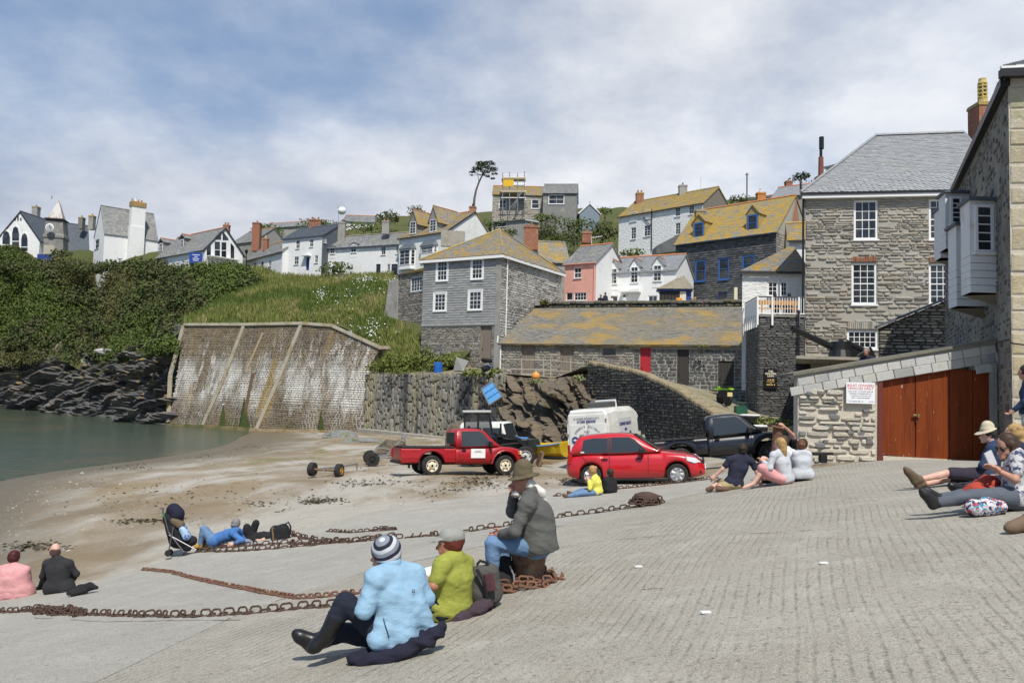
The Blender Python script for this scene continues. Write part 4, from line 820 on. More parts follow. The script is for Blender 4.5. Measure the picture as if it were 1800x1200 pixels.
# --- slate hung house
A, B, ze = EV(745,458,66,882,443,62.2); H = House('slate_hung_house', 'square grey slate hung house with lichened hipped roof and four sash windows', A, B, 10.5, zb_(800,650,64), ze, 0, M_['mortar'], M_['slate_half'], 'hip', .3, sidem=M_['mortar'], limit=0); H.rf = .48; H.hip = (4.3,4.3); ap = H.f.uz(884,403,5.0); H.rise = ap[1]-ze
for q in ((768,458,787,494),(829,455,849,491),(763,515,784,547),(824,511,847,545)): H.f.window(H.o, q, 3,4, fw=.12, sur=.1, rec=.06)
H.f.door(H.o, (845,574,864,634), M_['wood_grey'],5, frame=M_['wood_grey']); H.r.window(H.o, (964,473,978,502),2,4, fw=.1)
w = H.walls('frl'); zs = H.f.uz(805,571)[1]; SH = mat('slate_hung', (.27,.28,.28),.7,((.8,.5,.7,(.33,.335,.33)),(3,.58,.75,(.2,.2,.19),(.5,.5,2))),((20,.4,.02),), pal=[(.22,.23,.235),(.29,.295,.295),(.25,.255,.25),(.33,.33,.32)])
H.f.rubble(w['f'], SH, zs, ze-.1,(.19,.21),(.3,.5),.03,300, u1=H.f.L-.45, gap=.006, name='slate', units=FLAT); b = MB(); b.obox(H.f.pt(H.f.L/2-.2, zs-.03,.05), H.f.U*(H.f.L/2-.2), H.f.N*.07,(0,0,.05)); b.build('drip_course', SH, H.o)
b = MB(); b.obox(H.f.pt(H.f.L-.22,(ze+H.zb)/2,.0), H.f.U*.23, H.f.N*.06,(0,0,(ze-H.zb)/2)); b.build('corner_pier', M_['render_grey'], H.o)
H.f.rubble(w['f'], M_['stone_mixed'], H.zb, zs-.08,(.1,.2),(.18,.5),.06,160, u1=H.f.L-.45); H.r.rubble(w['r'], M_['stone_wash'], H.zb, ze-.05,(.12,.24),(.16,.5),.07,260)
H.roof(fascia=M_['white_paint']); b = MB(); b.tube([H.r.pt(.75, ze, .12), H.r.pt(.75, H.zb+2.5,.12)],.05,6); b.build('downpipe', M_['white_paint'], H.o)
k = chimney(H.o, P(933,440,71),1.25,.9,2.0, M_['brick'],1)
SLH = H
# --- pink house, roof behind, white cottage with dormers
A, B, ze = EV(993,464,74,1048,460); H = House('pink_house', 'narrow pink rendered house with grey slate roof', A, B, 6.5, zb_(1020,536,72), ze, 0, M_['pink_render'], M_['slate_grey'], 'gable', .15, sidem=M_['limewash'], ridgem=M_['ridge_red']); H.rise = H.f.uz(1040,433,3.2)[1]-ze
H.f.window(H.o, (1009,470,1022,489),2,2, fm='white_paint', sur=0); H.f.window(H.o, (995,514,1007,528),1,1); H.f.window(H.o, (1009,514,1031,528),4,2, rail=False); H.walls(); H.roof(gut=M_['pink_render']); b = MB(); b.tube([H.f.pt(H.f.L-.12, ze, .1), H.f.pt(H.f.L-.12, H.zb, .1)],.06,6); b.build('downpipe', M_['pink_render'], H.o)
A, B, ze = EV(950,460,80,1000,462); H = House('mossy_roof_house', 'house with a yellow mossed roof behind the slate hung house', A, B, 6.5, zb_(1000,530,80), ze, 0, M_['render_grey'], M_['slate_half'], 'gable', .2, ridgem=M_['ridge_grey']); H.rise = H.f.uz(1000,428,3.2)[1]-ze; H.walls(); H.roof(); chimney(H.o, P(1031,428,82),1.0,.8,1.0, M_['brick'],1)
aer = root('television_aerial', P(1040,435,81), 'thin rooftop television aerial above the pink house', 'aerial'); b = MB(); p = P(1040,418,81); b.tube([P(1040,432,81), p],.03,5); b.bar(p, P(1058,415,81),.03)
for i in range(7): q = p.lerp(P(1058,415,81), i/6); b.bar(q-Vector((0,.3,.15)), q+Vector((0,.3,.15)),.02)
b.build('mast', M_['white_paint'], aer)
A, B, ze = EV(1049,481,76,1188,474); H = House('dormer_cottage', 'white cottage with three arched dormers and red ridge', A, B, 6, zb_(1100,540,74), ze, 0, M_['limewash'], M_['slate_pale'], 'gable', .12, ridgem=M_['ridge_red']); H.rise = H.f.uz(1140,452,3)[1]-ze
H.f.window(H.o, (1064,520,1086,531),2,1); H.f.window(H.o, (1139,519,1156,531),2,1, fw=.09); H.f.door(H.o, (1099,516,1121,536), M_['white_paint'],2)
b = MB(); b.obox(H.f.hit(1110,513.5)+H.f.N*.45, H.f.U*.95, H.f.N*.5,(0,0,.07)); b.build('porch_hood', M_['white_paint'], H.o); H.walls(); H.roof(gut=M_['slate_pale'])
for q in ((1073,472,1085,499),(1109,469,1122,497),(1149,466,1163,494)): dormer(H, q, 2,.7, M_['limewash'], M_['slate_pale'], ny=4, back=-.03, ridgem=M_['ridge_red'])
# --- big white house up the hill
A, B, ze = EV(1088,381,105,1236,356); H = House('hilltop_white_house', 'large white house with bright yellow lichened roof on the hill', A, B, 7, zb_(1150,470,103), ze, 0, M_['limewash_rough'], M_['slate_lichen'], 'gable', .2, sidem=M_['stone_mixed']); H.rise = H.f.uz(1200,341,3.5)[1]-ze
for q in ((1107,373,1119,389),(1133,369,1144,384),(1187,365,1196,380),(1211,361,1220,376),(1109,400,1118,420),(1132,396,1143,415),(1187,392,1196,412)): H.f.window(H.o, q, 2,4, sill=.09)
H.walls(); H.roof(gut=M_['barge_dark']); chimney(H.o, H.f.pt(1.0, ze+1.6,-3.2),1.0,.8,1.9, M_['brick'],2, cap=M_['slate_lichen']); chimney(H.o, H.f.pt(7.6, ze+1.9,-3.5),1.0,.8,1.6, M_['render_grey'],1)
b = MB(); b.tube([H.f.hit(1146,368)+H.f.N*.1, H.f.hit(1146,440)+H.f.N*.1],.06,6); b.tube([H.f.hit(1131,382)+H.f.N*.1, H.f.hit(1146,398)+H.f.N*.1],.05,6); b.build('downpipe', M_['black_gutter'], H.o)
b = MB(); q = [P(1154,446,92), P(1200,440,88), P(1200,408,88), P(1154,432,92)]; b.prism(q, (0,3,0)); tag(b.build('garden_wall', M_['render_grey']), 'plain grey rendered wall below the hilltop white house', 'wall', kind='thing')
# --- dark slate house with blue windows
A, B, ze = EV(1188,428,80,1365,405); H = House('blue_window_house', 'dark slate hung house with bright blue window frames and lichened roof', A, B, 7.5, zb_(1260,540,76), ze, 0, M_['mortar_dark'], M_['slate_lichen'], 'gable', .25, sidem=M_['mortar'], ridgem=M_['ridge_red']); H.rise = H.f.uz(1300,360,3.7)[1]-ze
for q in ((1221,457,1241,495),(1262,453,1282,492),(1304,448,1327,480)): H.f.window(H.o, q, 1,2, fm='blue_paint', fw=.16, sill=.06)
H.f.window(H.o, (1262,514,1278,530),1,1, fm='navy_paint', fw=.1)
w = H.walls('frl'); SD = mat('slate_hung_dark', (.06,.063,.068),.65,((5,.55,.75,(.12,.12,.12)),),((20,.4,.02),), pal=[(.04,.042,.046),(.065,.068,.072),(.09,.092,.095),(.12,.12,.12)])
H.f.rubble(w['f'], SD, H.zb, ze-.1,(.2,.24),(.28,.46),.03,300, gap=.008, name='slate', units=FLAT); H.r.rubble(w['r'], M_['stone_mixed'], ze-2.5, ze, (.2,.3),(.3,.6),.05,60)
H.roof(gut=M_['barge_blue']); dormer(H, (1220,391,1237,420),3,.7, M_['slate_lichen'], M_['slate_lichen'], 'blue_paint', 1,2, back=.4, fw=.14); dormer(H, (1314,377,1332,407),3,.8, M_['slate_lichen'], M_['slate_lichen'], 'blue_paint', 1,2, back=.4, fw=.14)
chimney(H.o, P(1337,368,79),.8,.7,1.5, mat('brick_orange', (.5,.2,.06),.9,((4,.5,.65,(.45,.3,.06)),)),1, pot='white_paint', poth=.5); chimney(H.o, P(1231,385,80),1.0,.8,.7, M_['slate_lichen'],0)
b = MB(); q = H.r; b.prism([q.pt(2.2, ze-.9,.02), q.pt(5.4, ze-.9,.02), q.pt(3.9, ze+H.rise-.25,.02)], q.N*.05); b.build('brick_panel', M_['brick'], H.o)
b = MB(); b.obox(P(1293,521,70),(.14,0,0),(0,.1,0),(0,0,.8)); b.build('door_post', M_['cream_paint'], H.o)
# --- kiosk with pyramid roof
kc = P(1190,536,68.5); K = root('kiosk', kc, 'small kiosk with pyramid slate roof on the terrace', 'kiosk'); zk = P(1190,511,68.5).z; F_ = Face(P(1160,520,68), P(1214,520,67.6)); L = F_.L
b = MB(); b.obox(F_.pt(L*.33,(zk+kc.z)/2-.3,-.8), F_.U*L*.33, F_.N*.8,(0,0,(zk-kc.z)/2+.3)); b.build('shutter', M_['wood_dark'], K)
for i in range(6): b = MB(); b.bar(F_.pt(L*(.05+i*.11), zk, .03), F_.pt(L*(.05+i*.11), zk-1.6,.03),.06); b.build('bar', M_['iron'], K)
b = MB(); b.obox(F_.pt(L*.75,(zk+kc.z)/2-.3,-.6), F_.U*L*.1, F_.N*.65,(0,0,(zk-kc.z)/2+.3)); b.build('panel', M_['cream_paint'], K); b = MB(); b.obox(F_.pt(L*.93,(zk+kc.z)/2-.3,-.7), F_.U*L*.09, F_.N*.65,(0,0,(zk-kc.z)/2+.3)); b.build('door', M_['navy_paint'], K)
b = MB(); b.obox(F_.pt(L*.5, zk-.05,-.75), F_.U*(L*.53), F_.N*.9,(0,0,.1)); b.build('fascia', M_['navy_paint'], K)
e = [F_.pt(-.25, zk+.05,.3), F_.pt(L+.2, zk+.05,.3), F_.pt(L+.2, zk+.05,-1.9), F_.pt(-.25, zk+.05,-1.9)]; ap = P(1201,484,68.8)
for i in range(4): roof_plane(K, e[i], e[(i+1) % 4], ap, ap, mat('slate_tan', (.3,.26,.19),.9,((2,.5,.7,(.22,.2,.16)),), pal=[(.26,.23,.17),(.34,.29,.21),(.22,.2,.16)]),(.3,.18),.05)
# --- white house behind the balcony
A, B, ze = EV(1305,478,43.6,1424,478.5,43.2); H = House('balcony_house', 'white rendered house with yellow mossed roof behind the balcony', A, B, 7,4.6, ze, 0, M_['limewash_rough'], M_['slate_half'], 'flat', .18, cat='house', skew=2.4); 
H.f.window(H.o, (1349,494,1368,521),2,3, rail=False, fw=.09); H.f.window(H.o, (1371,494,1385,521),2,3, rail=False, fw=.09)
H.walls('frl'); f = H.f; o = H.over; roof_plane(H.o, f.pt(-.15, ze+.02, o), f.pt(f.L, ze+.02, o), f.pt(f.L, P(1417,437,47.2).z, -3.6), f.pt(f.L-.3, P(1417,437,47.2).z, -3.6), M_['slate_half'],(.25,.16)); beam(H.o, f.pt(-.15, ze-.06, o+.05), f.pt(f.L, ze-.06, o+.05),.1,.1, M_['barge_dark'], 'gutter')
A, B, ze = EV(1387,422,54,1425,421); H = House('tiled_lean_house', 'yellow roofed white house squeezed beside the stone inn', A, B, 5,8, ze, 1.6, M_['limewash'], M_['slate_lichen'], 'gable', .2); H.walls('fl'); H.roof(gut=M_['barge_dark'])
# --- hilltop house under scaffolding, slate wing, blue shed
A, B, ze = EV(866,342,124,955,344); H = House('scaffolded_house', 'stone hilltop house with lichened roof behind scaffolding', A, B, 7, zb_(900,395,124), ze, 0, M_['mortar'], M_['slate_half'], 'gable', .2, ridgem=M_['ridge_red']); H.rise = H.f.uz(930,329,3.5)[1]-ze
for q in ((877,351,890,366),(934,350,948,367)): H.f.window(H.o, q, 1,2, fw=.12)
w = H.walls(); H.f.rubble(w['f'], M_['stone_inn'], H.zb, ze, (.2,.35),(.3,.7),.05,0); H.roof(); SCF = H
A, B, ze = EV(955,340,122,1014,340); H = House('slate_wing', 'grey slate clad hilltop extension with wide white window', A, B, 7, zb_(980,392,122), ze, 0, M_['slate_grey'], M_['slate_grey'], 'gable', .12, sidem=M_['slate_grey']); H.rise = H.f.uz(980,325,3.5)[1]-ze; H.f.window(H.o, (964,342,992,359),2,2, fw=.12); H.walls(); H.roof(gut=M_['barge_dark'])
A, B, ze = EV(1019,373,122,1054,374); H = House('blue_shed', 'blue grey gabled shed beside the hilltop slate extension', A, B, 5, zb_(1035,392,122), ze, 1.5, mat('shed_blue', (.2,.25,.3),.7), M_['slate_pale'], 'front', .2, cat='shed'); H.walls(); H.roof(fascia=M_['white_paint'])
A, B, ze = EV(868,391,118,924,386); H = House('flat_roof_shed', 'low grey flat roofed garden building below the scaffolded house', A, B, 4, zb_(890,405,118), ze, .5, M_['render_grey'], M_['slate_grey'], 'mono', .3, cat='shed'); H.f.window(H.o, (874,391,890,399),2,1); H.walls(); H.roof(fascia=M_['white_paint'])
# scaffold
s_ = root('scaffolding', P(905,380,122), 'tube scaffolding with yellow boards and debris net round the chimney', 'scaffolding'); b = MB(); f = SCF.f
for x in (884,896,910,922):
 for d in (.4,1.6): p = f.hit(x, 375)+f.N*d; q = f.hit(x, 304+R.randrange(6))+f.N*d; b.tube([p, q],.07,5)
for y in (312,320,328,340,352):
 for d in (.4,1.6): b.tube([f.hit(881, y)+f.N*d, f.hit(925, y)+f.N*d],.055,5)
for i in range(3): b.tube([f.hit(897+i*4,370)+f.N*1.65, f.hit(920-i*3,340)+f.N*1.65],.055,5)
b.build('tube', mat('galvanised', (.4,.4,.4),.45, metal=.7), s_)
for y in (318,341): b = MB(); p, q = f.hit(882, y)+f.N*1, f.hit(924, y)+f.N*1; b.obox((p+q)/2,(q-p)/2, f.N*.7,(0,0,.12)); b.build('boards', mat('scaffold_board', (.5,.42,.28),.8), s_)
b = MB(); p, q = f.hit(885,327)+f.N*1.8, f.hit(903,327)+f.N*1.8; b.obox((p+q)/2,(q-p)/2, f.N*.04,(0,0,.52)); b.build('netting', mat('yellow_net', (.75,.45,.02),.7), s_)
# --- far roofs on the skyline
def far(name, label, e, D, rise, wm_, rm, win=(), kind='gable', ch=None, zbp=None, fas=None):
 A, B, ze = EV(*e); H = House(name, label, A, B, D, ze-5, ze, rise, M_[wm_], M_[rm], kind, .25, ridgem=M_['ridge_red'], tile=(.4,.24))
 for q in win: H.f.window(H.o, q, 2,2)
 H.walls(); H.roof(fascia=M_[fas] if fas else None)
 if ch: chimney(H.o, P(*ch),.9,.8,1.1, M_['brick'],1)
 return H
far('long_roof_hall', 'long pale roof on the skyline above the white houses', (452,402,150,552,396),7,1.6, 'render_grey', 'slate_pale')
H = far('grey_roof_bungalow', 'white bungalow with broad grey roof and white dome on the skyline', (602,389,140,657,391),8,1.9, 'limewash', 'slate_grey', ((638,393,643,397),)); b = MB(); b.lathe([(.05,.75),(.5,.6),(.75,.2),(.7,-.3),(.3,-.6)][::-1], P(601,371,139), n=14); b.build('dome', M_['white_paint'], H.o, smooth=True)
far('skyline_cottage', 'weathered slate cottage on the skyline beside the inn roof', (1357,348,105,1425,340),6,2.0, 'render_grey', 'slate_pale', ((1366,346,1374,354),(1380,344,1386,352)), ch=(1386,335,108)); far('low_skyline_roof', 'pale low roof behind the dark shrub on the skyline', (1318,352,118,1362,346),6,1.0, 'limewash', 'slate_pale')
# --- long mossy shed
A, B, ze = EV(880,603,56,1312,606); H = House('harbour_shed', 'long low stone shed with sagging lichened slate roof', A, B, 9,3.9, ze, 0, M_['mortar'], M_['slate_shed'], 'mono', .35, cat='shed', tile=(.34,.22), limit=300); H.rise = H.f.uz(1130,541,8.5)[1]-ze
f = H.f; WD = M_['wood_grey']
for q, m in (((917,609,940,656), WD),((985,609,1008,658), WD),((1125,611,1144,672), M_['red_door']),((1190,614,1211,684), M_['wood_dark']),((1262,634,1290,692), M_['wood_dark'])): f.door(H.o, q, m, 5, frame=WD if m == WD else None)
f.window(H.o, (1059,611,1083,625),1,1, 'wood_grey', sill=.05)
w = H.walls('frl'); f.rubble(w['f'], M_['stone_mixed'], H.zb, ze-.1,(.1,.2),(.2,.55),.07,300, u1=9.4); f.rubble(w['f'], M_['stone_dark'], H.zb, ze-.1,(.12,.3),(.25,.6),.06,120, u0=9.4, name='stone'); H.roof(); beam(H.o, f.pt(-.1, ze+.5,.3), f.pt(-.1, ze+.02,.36),.06,.15, M_['white_paint'], 'verge_flash')
beam(H.o, f.pt(.05, ze, .1), f.pt(.05, ze-1.9,.1),.08,.08, M_['white_paint'], 'downpipe'); SHD = H
fr = root('quay_railing', P(960,660,54), 'rusty pipe railing in front of the harbour shed', 'railing'); 
for y0, y1 in ((631,640),(648,657)): b = MB(); b.tube([P(878, y0,55), P(960, y0+2,54), P(1040, y1,51)],.035,6); b.build('rail', mat('rail_rust', (.4,.36,.3),.7), fr)
for x in (878,917,955,968,1003): b = MB(); b.tube([P(x, 629,54.5-(x-878)*.018), P(x, 662,54.5-(x-878)*.018)],.035,6); b.build('post', MATS['rail_rust'], fr)
# --- terrace wall with moss
A, B = P(950,545,65.5), P(1308,537,60.5); F_ = Face(A, B); tw = root('terrace_wall', A, 'mossy dry stone terrace wall above the harbour shed', 'wall'); z0, z1 = A.z-1.2, P(960,529,65.5).z-.24
w = F_.wall(tw, M_['mortar_dark'], z0, z1); F_.rubble(w, mat('stone_mossy', (.14,.13,.1),.95,((1.2,.55,.68,(.13,.14,.03)),(5,.55,.7,(.25,.23,.19))),((16,.8,.06),), pal=[(.1,.095,.08),(.17,.155,.12),(.08,.078,.07),(.22,.2,.16)]), z0, z1,(.12,.24),(.25,.6),.1,150)
b = MB(); n_ = int(F_.L/.5)
for i in range(n_): b.obox(F_.pt((i+.5)*F_.L/n_, z1+.06+R.uniform(-.04,.05),-.2), F_.U*(F_.L/n_*.48), F_.N*(.36+R.random()*.05),(0,0,.12))
b.build('coping', MATS['stone_mossy'], tw, bevel=.05); TW = (F_, z1)
# --- inn tower with balcony
A, B = P(1334,560,40.4), P(1414,560,40.2); zt = P(1337,556,40.4).z; H = House('inn_tower', 'dark slate tower of the inn with a balcony on top', A, B, 3.1,2.2, zt, 0, M_['mortar_dark'], M_['slate_grey'], 'flat', cat='tower')
w = H.walls('frl'); H.f.rubble(w['f'], M_['stone_dark'], H.zb, zt, (.05,.12),(.18,.6),.05,300); H.l.rubble(w['l'], M_['stone_dark'], H.zb, zt, (.08,.16),(.2,.5),.04,100)
b = MB(); f = H.f; b.prism([f.pt(0, zt, .1), f.pt(f.L, zt, .1), f.pt(f.L, zt, -3.05), f.pt(0, zt, -3.05)],(0,0,.1)); b.build('deck', M_['concrete'], H.o); TWR = H
bal = root('balcony_railing', f.pt(0, zt), 'white balcony railing around the top of the inn tower', 'railing'); zr = P(1337,522,40.4).z; l_ = H.l
b = MB(); b.tube([f.pt(f.L, zr, .12), f.pt(-.1, zr, .12)],.035,6); b.tube([f.pt(-.1, zr, .12), f.pt(-.1, zr, -3.0)],.035,6); b.build('handrail', mat('rail_dark', (.06,.06,.065),.5), bal)
b = MB(); b.bar(f.pt(f.L, zt+.15,.12), f.pt(-.1, zt+.15,.12),.05); b.bar(f.pt(-.1, zt+.15,.12), f.pt(-.1, zt+.15,-3.0),.05); b.build('bottom_rail', M_['white_paint'], bal)
for i in range(17): b = MB(); b.bar(f.pt(f.L*(i+.5)/17, zt+.15,.12), f.pt(f.L*(i+.5)/17, zr, .12),.025); b.build('baluster', M_['white_paint'], bal)
for u in (-.1, f.L*.28, f.L*.86): b = MB(); b.bar(f.pt(u, zt-.45,.13), f.pt(u, zr, .13),.09); b.build('post', M_['white_paint'], bal)
b = MB(); b.obox(f.pt(-.12,(zt+zr)/2+.02,-1.45), f.N*1.45, f.U*.02,(0,0,(zr-zt)/2-.1)); b.build('side_panel', M_['white_paint'], bal)
for i in range(6): b = MB(); b.bar(f.pt(-.12, zt-.55,-.2-i*.52), f.pt(-.12, zt+.1,-.2-i*.52),.16,.1); b.build('bracket', M_['white_paint'], bal)
sg = root('inn_sign', f.hit(1353,684), 'black and gold painted inn sign on the slate tower', 'sign'); r = f.rect(1342,648,1365,683); cu, cz = (r[0]+r[2])/2,(r[1]+r[3])/2; b = MB(); b.obox(f.pt(cu, cz, .09), f.U*(r[2]-r[0])/2, f.N*.04,(0,0,(r[3]-r[1])/2)); k = b.build('board', mat('sign_black', (.012,.011,.012),.4), sg)
GD = mat('gold_letter', (.75,.5,.16),.5); CR = mat('cream_letter', (.8,.72,.55),.5); hh = r[3]-r[1]
for tx, y, sz, m in (('THE', .36,.13, CR),('GOLDEN', .25,.135, CR),('LION', .13,.135, CR)): text(k, tx, f.pt(cu, cz+y*hh, .135), f.U, f.N, sz*hh*1.0, m, off=.004)
for y, w1, h1 in ((-.06,.45,.085),(-.15,.62,.04),(-.21,.12,.04),(-.3,.58,.08)): smudge(k, f.pt(cu, cz+y*hh, .135), f.U, f.N, w1*(r[2]-r[0]), h1*hh, GD)
# --- the stone inn
A, B, ze = EV(1416,341,41,1760,335.5,39.2); H = House('stone_inn', 'tall rubble stone inn with white sash windows and slate roof', A, B, 9, P(1500,680,41).z, ze, 0, M_['mortar'], M_['slate_pale'], 'hip', .3, cat='building', tile=(.27,.17), limit=300, skew=2.3); H.hip = (4.4,.3); H.rf = .45; H.rise = H.f.uz(1560,241,4.3)[1]-ze
f = H.f
for q, nx, ny, pn in (((1501,352,1543,421),3,4,1),((1497,462,1541,535),3,6,1),((1633,463,1673,535),3,6,1),((1489,580,1543,613),5,3,1),((1633,350,1672,421),3,6,1)): f.window(H.o, q, nx, ny, fw=.1, bar=.03, panes=True, rail=ny > 3, sill=.08)
w = H.walls('frl'); f.rubble(w['f'], M_['stone_inn'], H.zb, ze-.12,(.05,.2),(.2,.95),.07,300, gap=.02, skip=.16)
for q in ((1497,451,1541,461),(1633,452,1673,462),(1489,566,1543,579)):
 u0, z0, u1, z1 = f.rect(*q); n_ = 15; C = [tuple(f.pt(u0+(u1-u0)*(i+.5)/n_, (z0+z1)/2,.03)) for i in range(n_)]; pieces('brick', w['f'], BRICKS, C, [(tuple(f.U*((u1-u0)/n_-.015)), tuple(f.N*.05),(0,0, z1-z0)) for _ in C], M_['brick' if q[1] < 500 else 'stone_inn'],40)
H.roof(); beam(H.o, f.pt(-.3, ze-.08,.34), f.pt(f.L+.3, ze-.08,.34),.12,.12, M_['black_gutter'], 'gutter'); beam(H.o, f.pt(-.2, ze-.22,.2), f.pt(f.L+.3, ze-.22,.2),.3,.16, M_['white_paint'], 'soffit'); b = MB(); b.tube([f.pt(-.12, ze-.1,.25), f.pt(-.12, ze-.5,.05), f.pt(-.12, H.zb+1,.05)],.055,6); b.build('downpipe', M_['black_gutter'], H.o)
k = chimney(H.o, P(1729,330,43.5),1.05,1.1,4.5, M_['brick'],0, cap=M_['slate_lichen']); ch = P(1729,330,43.5)+Vector((0,0,4.75)); PM = mat('pot_lichen', (.52,.4,.12),.9,((4,.5,.6,(.35,.33,.22)),))
b = MB(); b.lathe([(.3,0),(.26,.1),(.25,.25)], ch, n=12)
for i in range(4): b.lathe([(.2,.27+i*.22),(.26,.3+i*.22),(.26,.36+i*.22),(.2,.4+i*.22)], ch, n=12)
for i in range(6): a = i*math.pi/3; q = ch+Vector((math.cos(a)*.23, math.sin(a)*.23,0)); b.bar(q+Vector((0,0,.2)), q+Vector((0,0,1.15)),.06)
b.lathe([(.26,1.12),(.2,1.3),(.2,1.42)], ch, n=12); b.build('chimney_pot', PM, k)
b = MB(); b.lathe([(.16,0),(.16,.05),(.14,1.1)], P(1443,308,47), n=10); k2 = chimney(H.o, P(1443,345,47),.55,.55,1.0, M_['brick'],0); b.build('chimney_pot', mat('pot_dark', (.2,.07,.05),.7), k2); b = MB(); b.tube([P(1443,275,47), P(1443,258,47)],.09,8); b.tube([P(1444,262,47), P(1444,241,47)],.14,10); b.build('cowl', M_['black_gutter'], k2)
far('flat_dormer_block', 'pale flat topped block showing above the inn roof hip', (1452,296,60,1490,287),4,.1, 'limewash', 'slate_pale')
# ---------------------------------------------------------------- boat store, gun platform, right-hand building
A, B = P(1402,820,22.3), P(1751,812,21.7); F_ = Face(A, B); L = F_.L; bs = root('boat_store', A, 'stone boat store with sloping slate fascia and red brown doors', 'building')
def zt(px, py): return F_.uz(px, py)[1]
u_d0, u_d1 = F_.uz(1543,740)[0], F_.uz(1741,740)[0]; zg0, zg1 = gzf(A.x, A.y)-.2, gzf(B.x, B.y)-.2
pl_, pr_ = F_.uz(1402,657), F_.uz(1751,598)                        # parapet top line
bl_, br_ = F_.uz(1402,685), F_.uz(1620,650)                        # underside of the slate fascia
tl = lambda u: bl_[1]+(br_[1]-bl_[1])*u/br_[0]
tp = lambda u: pl_[1]+(pr_[1]-pl_[1])*u/pr_[0]
b = MB(); b.prism([F_.pt(0, zg0), F_.pt(u_d0, zg0), F_.pt(u_d0, tl(u_d0)), F_.pt(0, tl(0))],-F_.N*.5); w = b.build('wall', M_['mortar_cream'], bs)
F_.holes.append((*[F_.uz(1484,690)[0]-.02], zt(1510,712), F_.uz(1536,690)[0]+.02, zt(1510,671)))
F_.rubble(w, M_['stone_cream'], zg0+.1, lambda u: tl(u)-.02,(.07,.2),(.18,.75),.085,300, u1=u_d0-.05, gap=.03, skip=.12)
C = []; A2 = []
for (x, y, w1, h1) in ((1422,692,.2,.12),(1442,690,.24,.1),(1462,707,.26,.1),(1465,732,.3,.16),(1455,750,.24,.15),(1480,750,.22,.14),(1494,760,.2,.1),(1512,762,.22,.11),(1440,782,.3,.16),(1527,775,.2,.24),(1477,771,.26,.08),(1502,745,.24,.18),(1522,722,.2,.1),(1450,775,.16,.08)):
 u, z = F_.uz(x, y); C.append(tuple(F_.pt(u, z, .03))); A2.append((tuple(F_.U*w1+Vector((0,0, R.uniform(-.05,.05)))), tuple(F_.N*.06),(0,0, h1)))
pieces('stone', w, STONES, C, A2, mat('stone_slate', (.13,.13,.135),.8,((6,.5,.7,(.22,.22,.21)),),((20,.6,.04),), pal=[(.1,.1,.105),(.18,.18,.18),(.14,.13,.13)]),40)
# slate fascia: two slanting rows of big slates
b = MB(); b.prism([F_.pt(-.03, tl(0)-.02,.03), F_.pt(u_d0, tl(u_d0)-.02,.03), F_.pt(L, zt(1741,633),.03), F_.pt(L, tp(L)-.02,.03), F_.pt(-.03, tp(0)-.02,.03)],-F_.N*.4); fa = b.build('fascia', M_['mortar'], bs)
C = []; A2 = []; sl_ = F_.U+Vector((0,0,(tp(L)-tp(0))/L)); rowh = .245
for r_ in range(3):
 u = -.02-(.2 if r_ % 2 else 0)
 while u < L:
  w1 = R.uniform(.34,.52); zc = tp(u+w1/2)-.1-rowh*(r_+.5)
  if r_ < 2 or u > u_d0+2.3: C.append(tuple(F_.pt(u+w1/2, zc, .035))); A2.append((tuple(sl_*(w1-.012)), tuple(F_.N*R.uniform(.02,.035)), tuple((Vector((0,0,1))-F_.U*sl_.z)*(rowh-.01))))
  u += w1
FS = mat('slate_fascia', (.4,.4,.38),.75,((3,.5,.75,(.48,.46,.4)),(9,.58,.75,(.28,.28,.27))),((16,.5,.03),), pal=[(.33,.335,.33),(.46,.46,.44),(.52,.51,.47),(.26,.27,.275),(.4,.385,.34),(.5,.5,.49)])
pieces('slate', fa, BRICKS, C, A2, FS, 100)
b = MB(); b.prism([F_.pt(-.15, tp(-.15)-.03,.12), F_.pt(L, tp(L)-.03,.12), F_.pt(L, tp(L)+.05,.12), F_.pt(-.15, tp(-.15)+.05,.12)],-F_.N*2.6); b.build('roof', mat('felt', (.17,.16,.13),.9,((2,.5,.7,(.24,.22,.16)),),((10,.6,.05),)), bs)
# doors: frame post, four boarded leaves
DM = mat('door_stain', (.2,.042,.009),.6,((1.6,.42,.7,(.12,.022,.006),(3,3,.25)),(10,.5,.75,(.26,.06,.013),(6,6,.15)),(7,.66,.7,(.4,.3,.22),(2,2,.6))),((9,.35,.015,(8,8,.3)),), spec=.2)
b = MB(); q = [F_.uz(*p) for p in ((1542,811),(1551,811),(1551,664),(1543,665))]; b.prism([F_.pt(u, z, .04) for u, z in q],-F_.N*.2); b.build('door_post', mat('door_post', (.13,.028,.018),.6), bs)
xsd = [1552,1611,1671,1712,1747]
for i in range(4):
 x0, x1 = xsd[i], xsd[i+1]; yt = lambda x: 661-(x-1552)*.26 if x < 1620 else 647+(x-1620)*.03; yb = lambda x: 799+(x-1552)*.085
 lf = MB(); lf.prism([F_.hit(x0+.5, yb(x0))-F_.N*.1, F_.hit(x1-.5, yb(x1))-F_.N*.1, F_.hit(x1-.5, yt(x1))-F_.N*.1]+([F_.hit(1620,647)-F_.N*.1] if x0 < 1620 < x1 else [])+[F_.hit(x0+.5, yt(x0))-F_.N*.1],-F_.N*.05); d = lf.build('door', DM, bs)
 n_ = int((x1-x0)/9)
 for k in range(n_):
  a, c = x0+.7+(x1-x0-1.4)*k/n_, x0+.7+(x1-x0-1.4)*(k+1)/n_; pb = MB(); pb.prism([F_.hit(a, yb(a))-F_.N*.1, F_.hit(c-.12, yb(c))-F_.N*.1, F_.hit(c-.12, yt(c)+.5)-F_.N*.1, F_.hit(a, yt(a)+.5)-F_.N*.1], F_.N*(.018+.008*R.random())); pb.build('plank', DM, d)
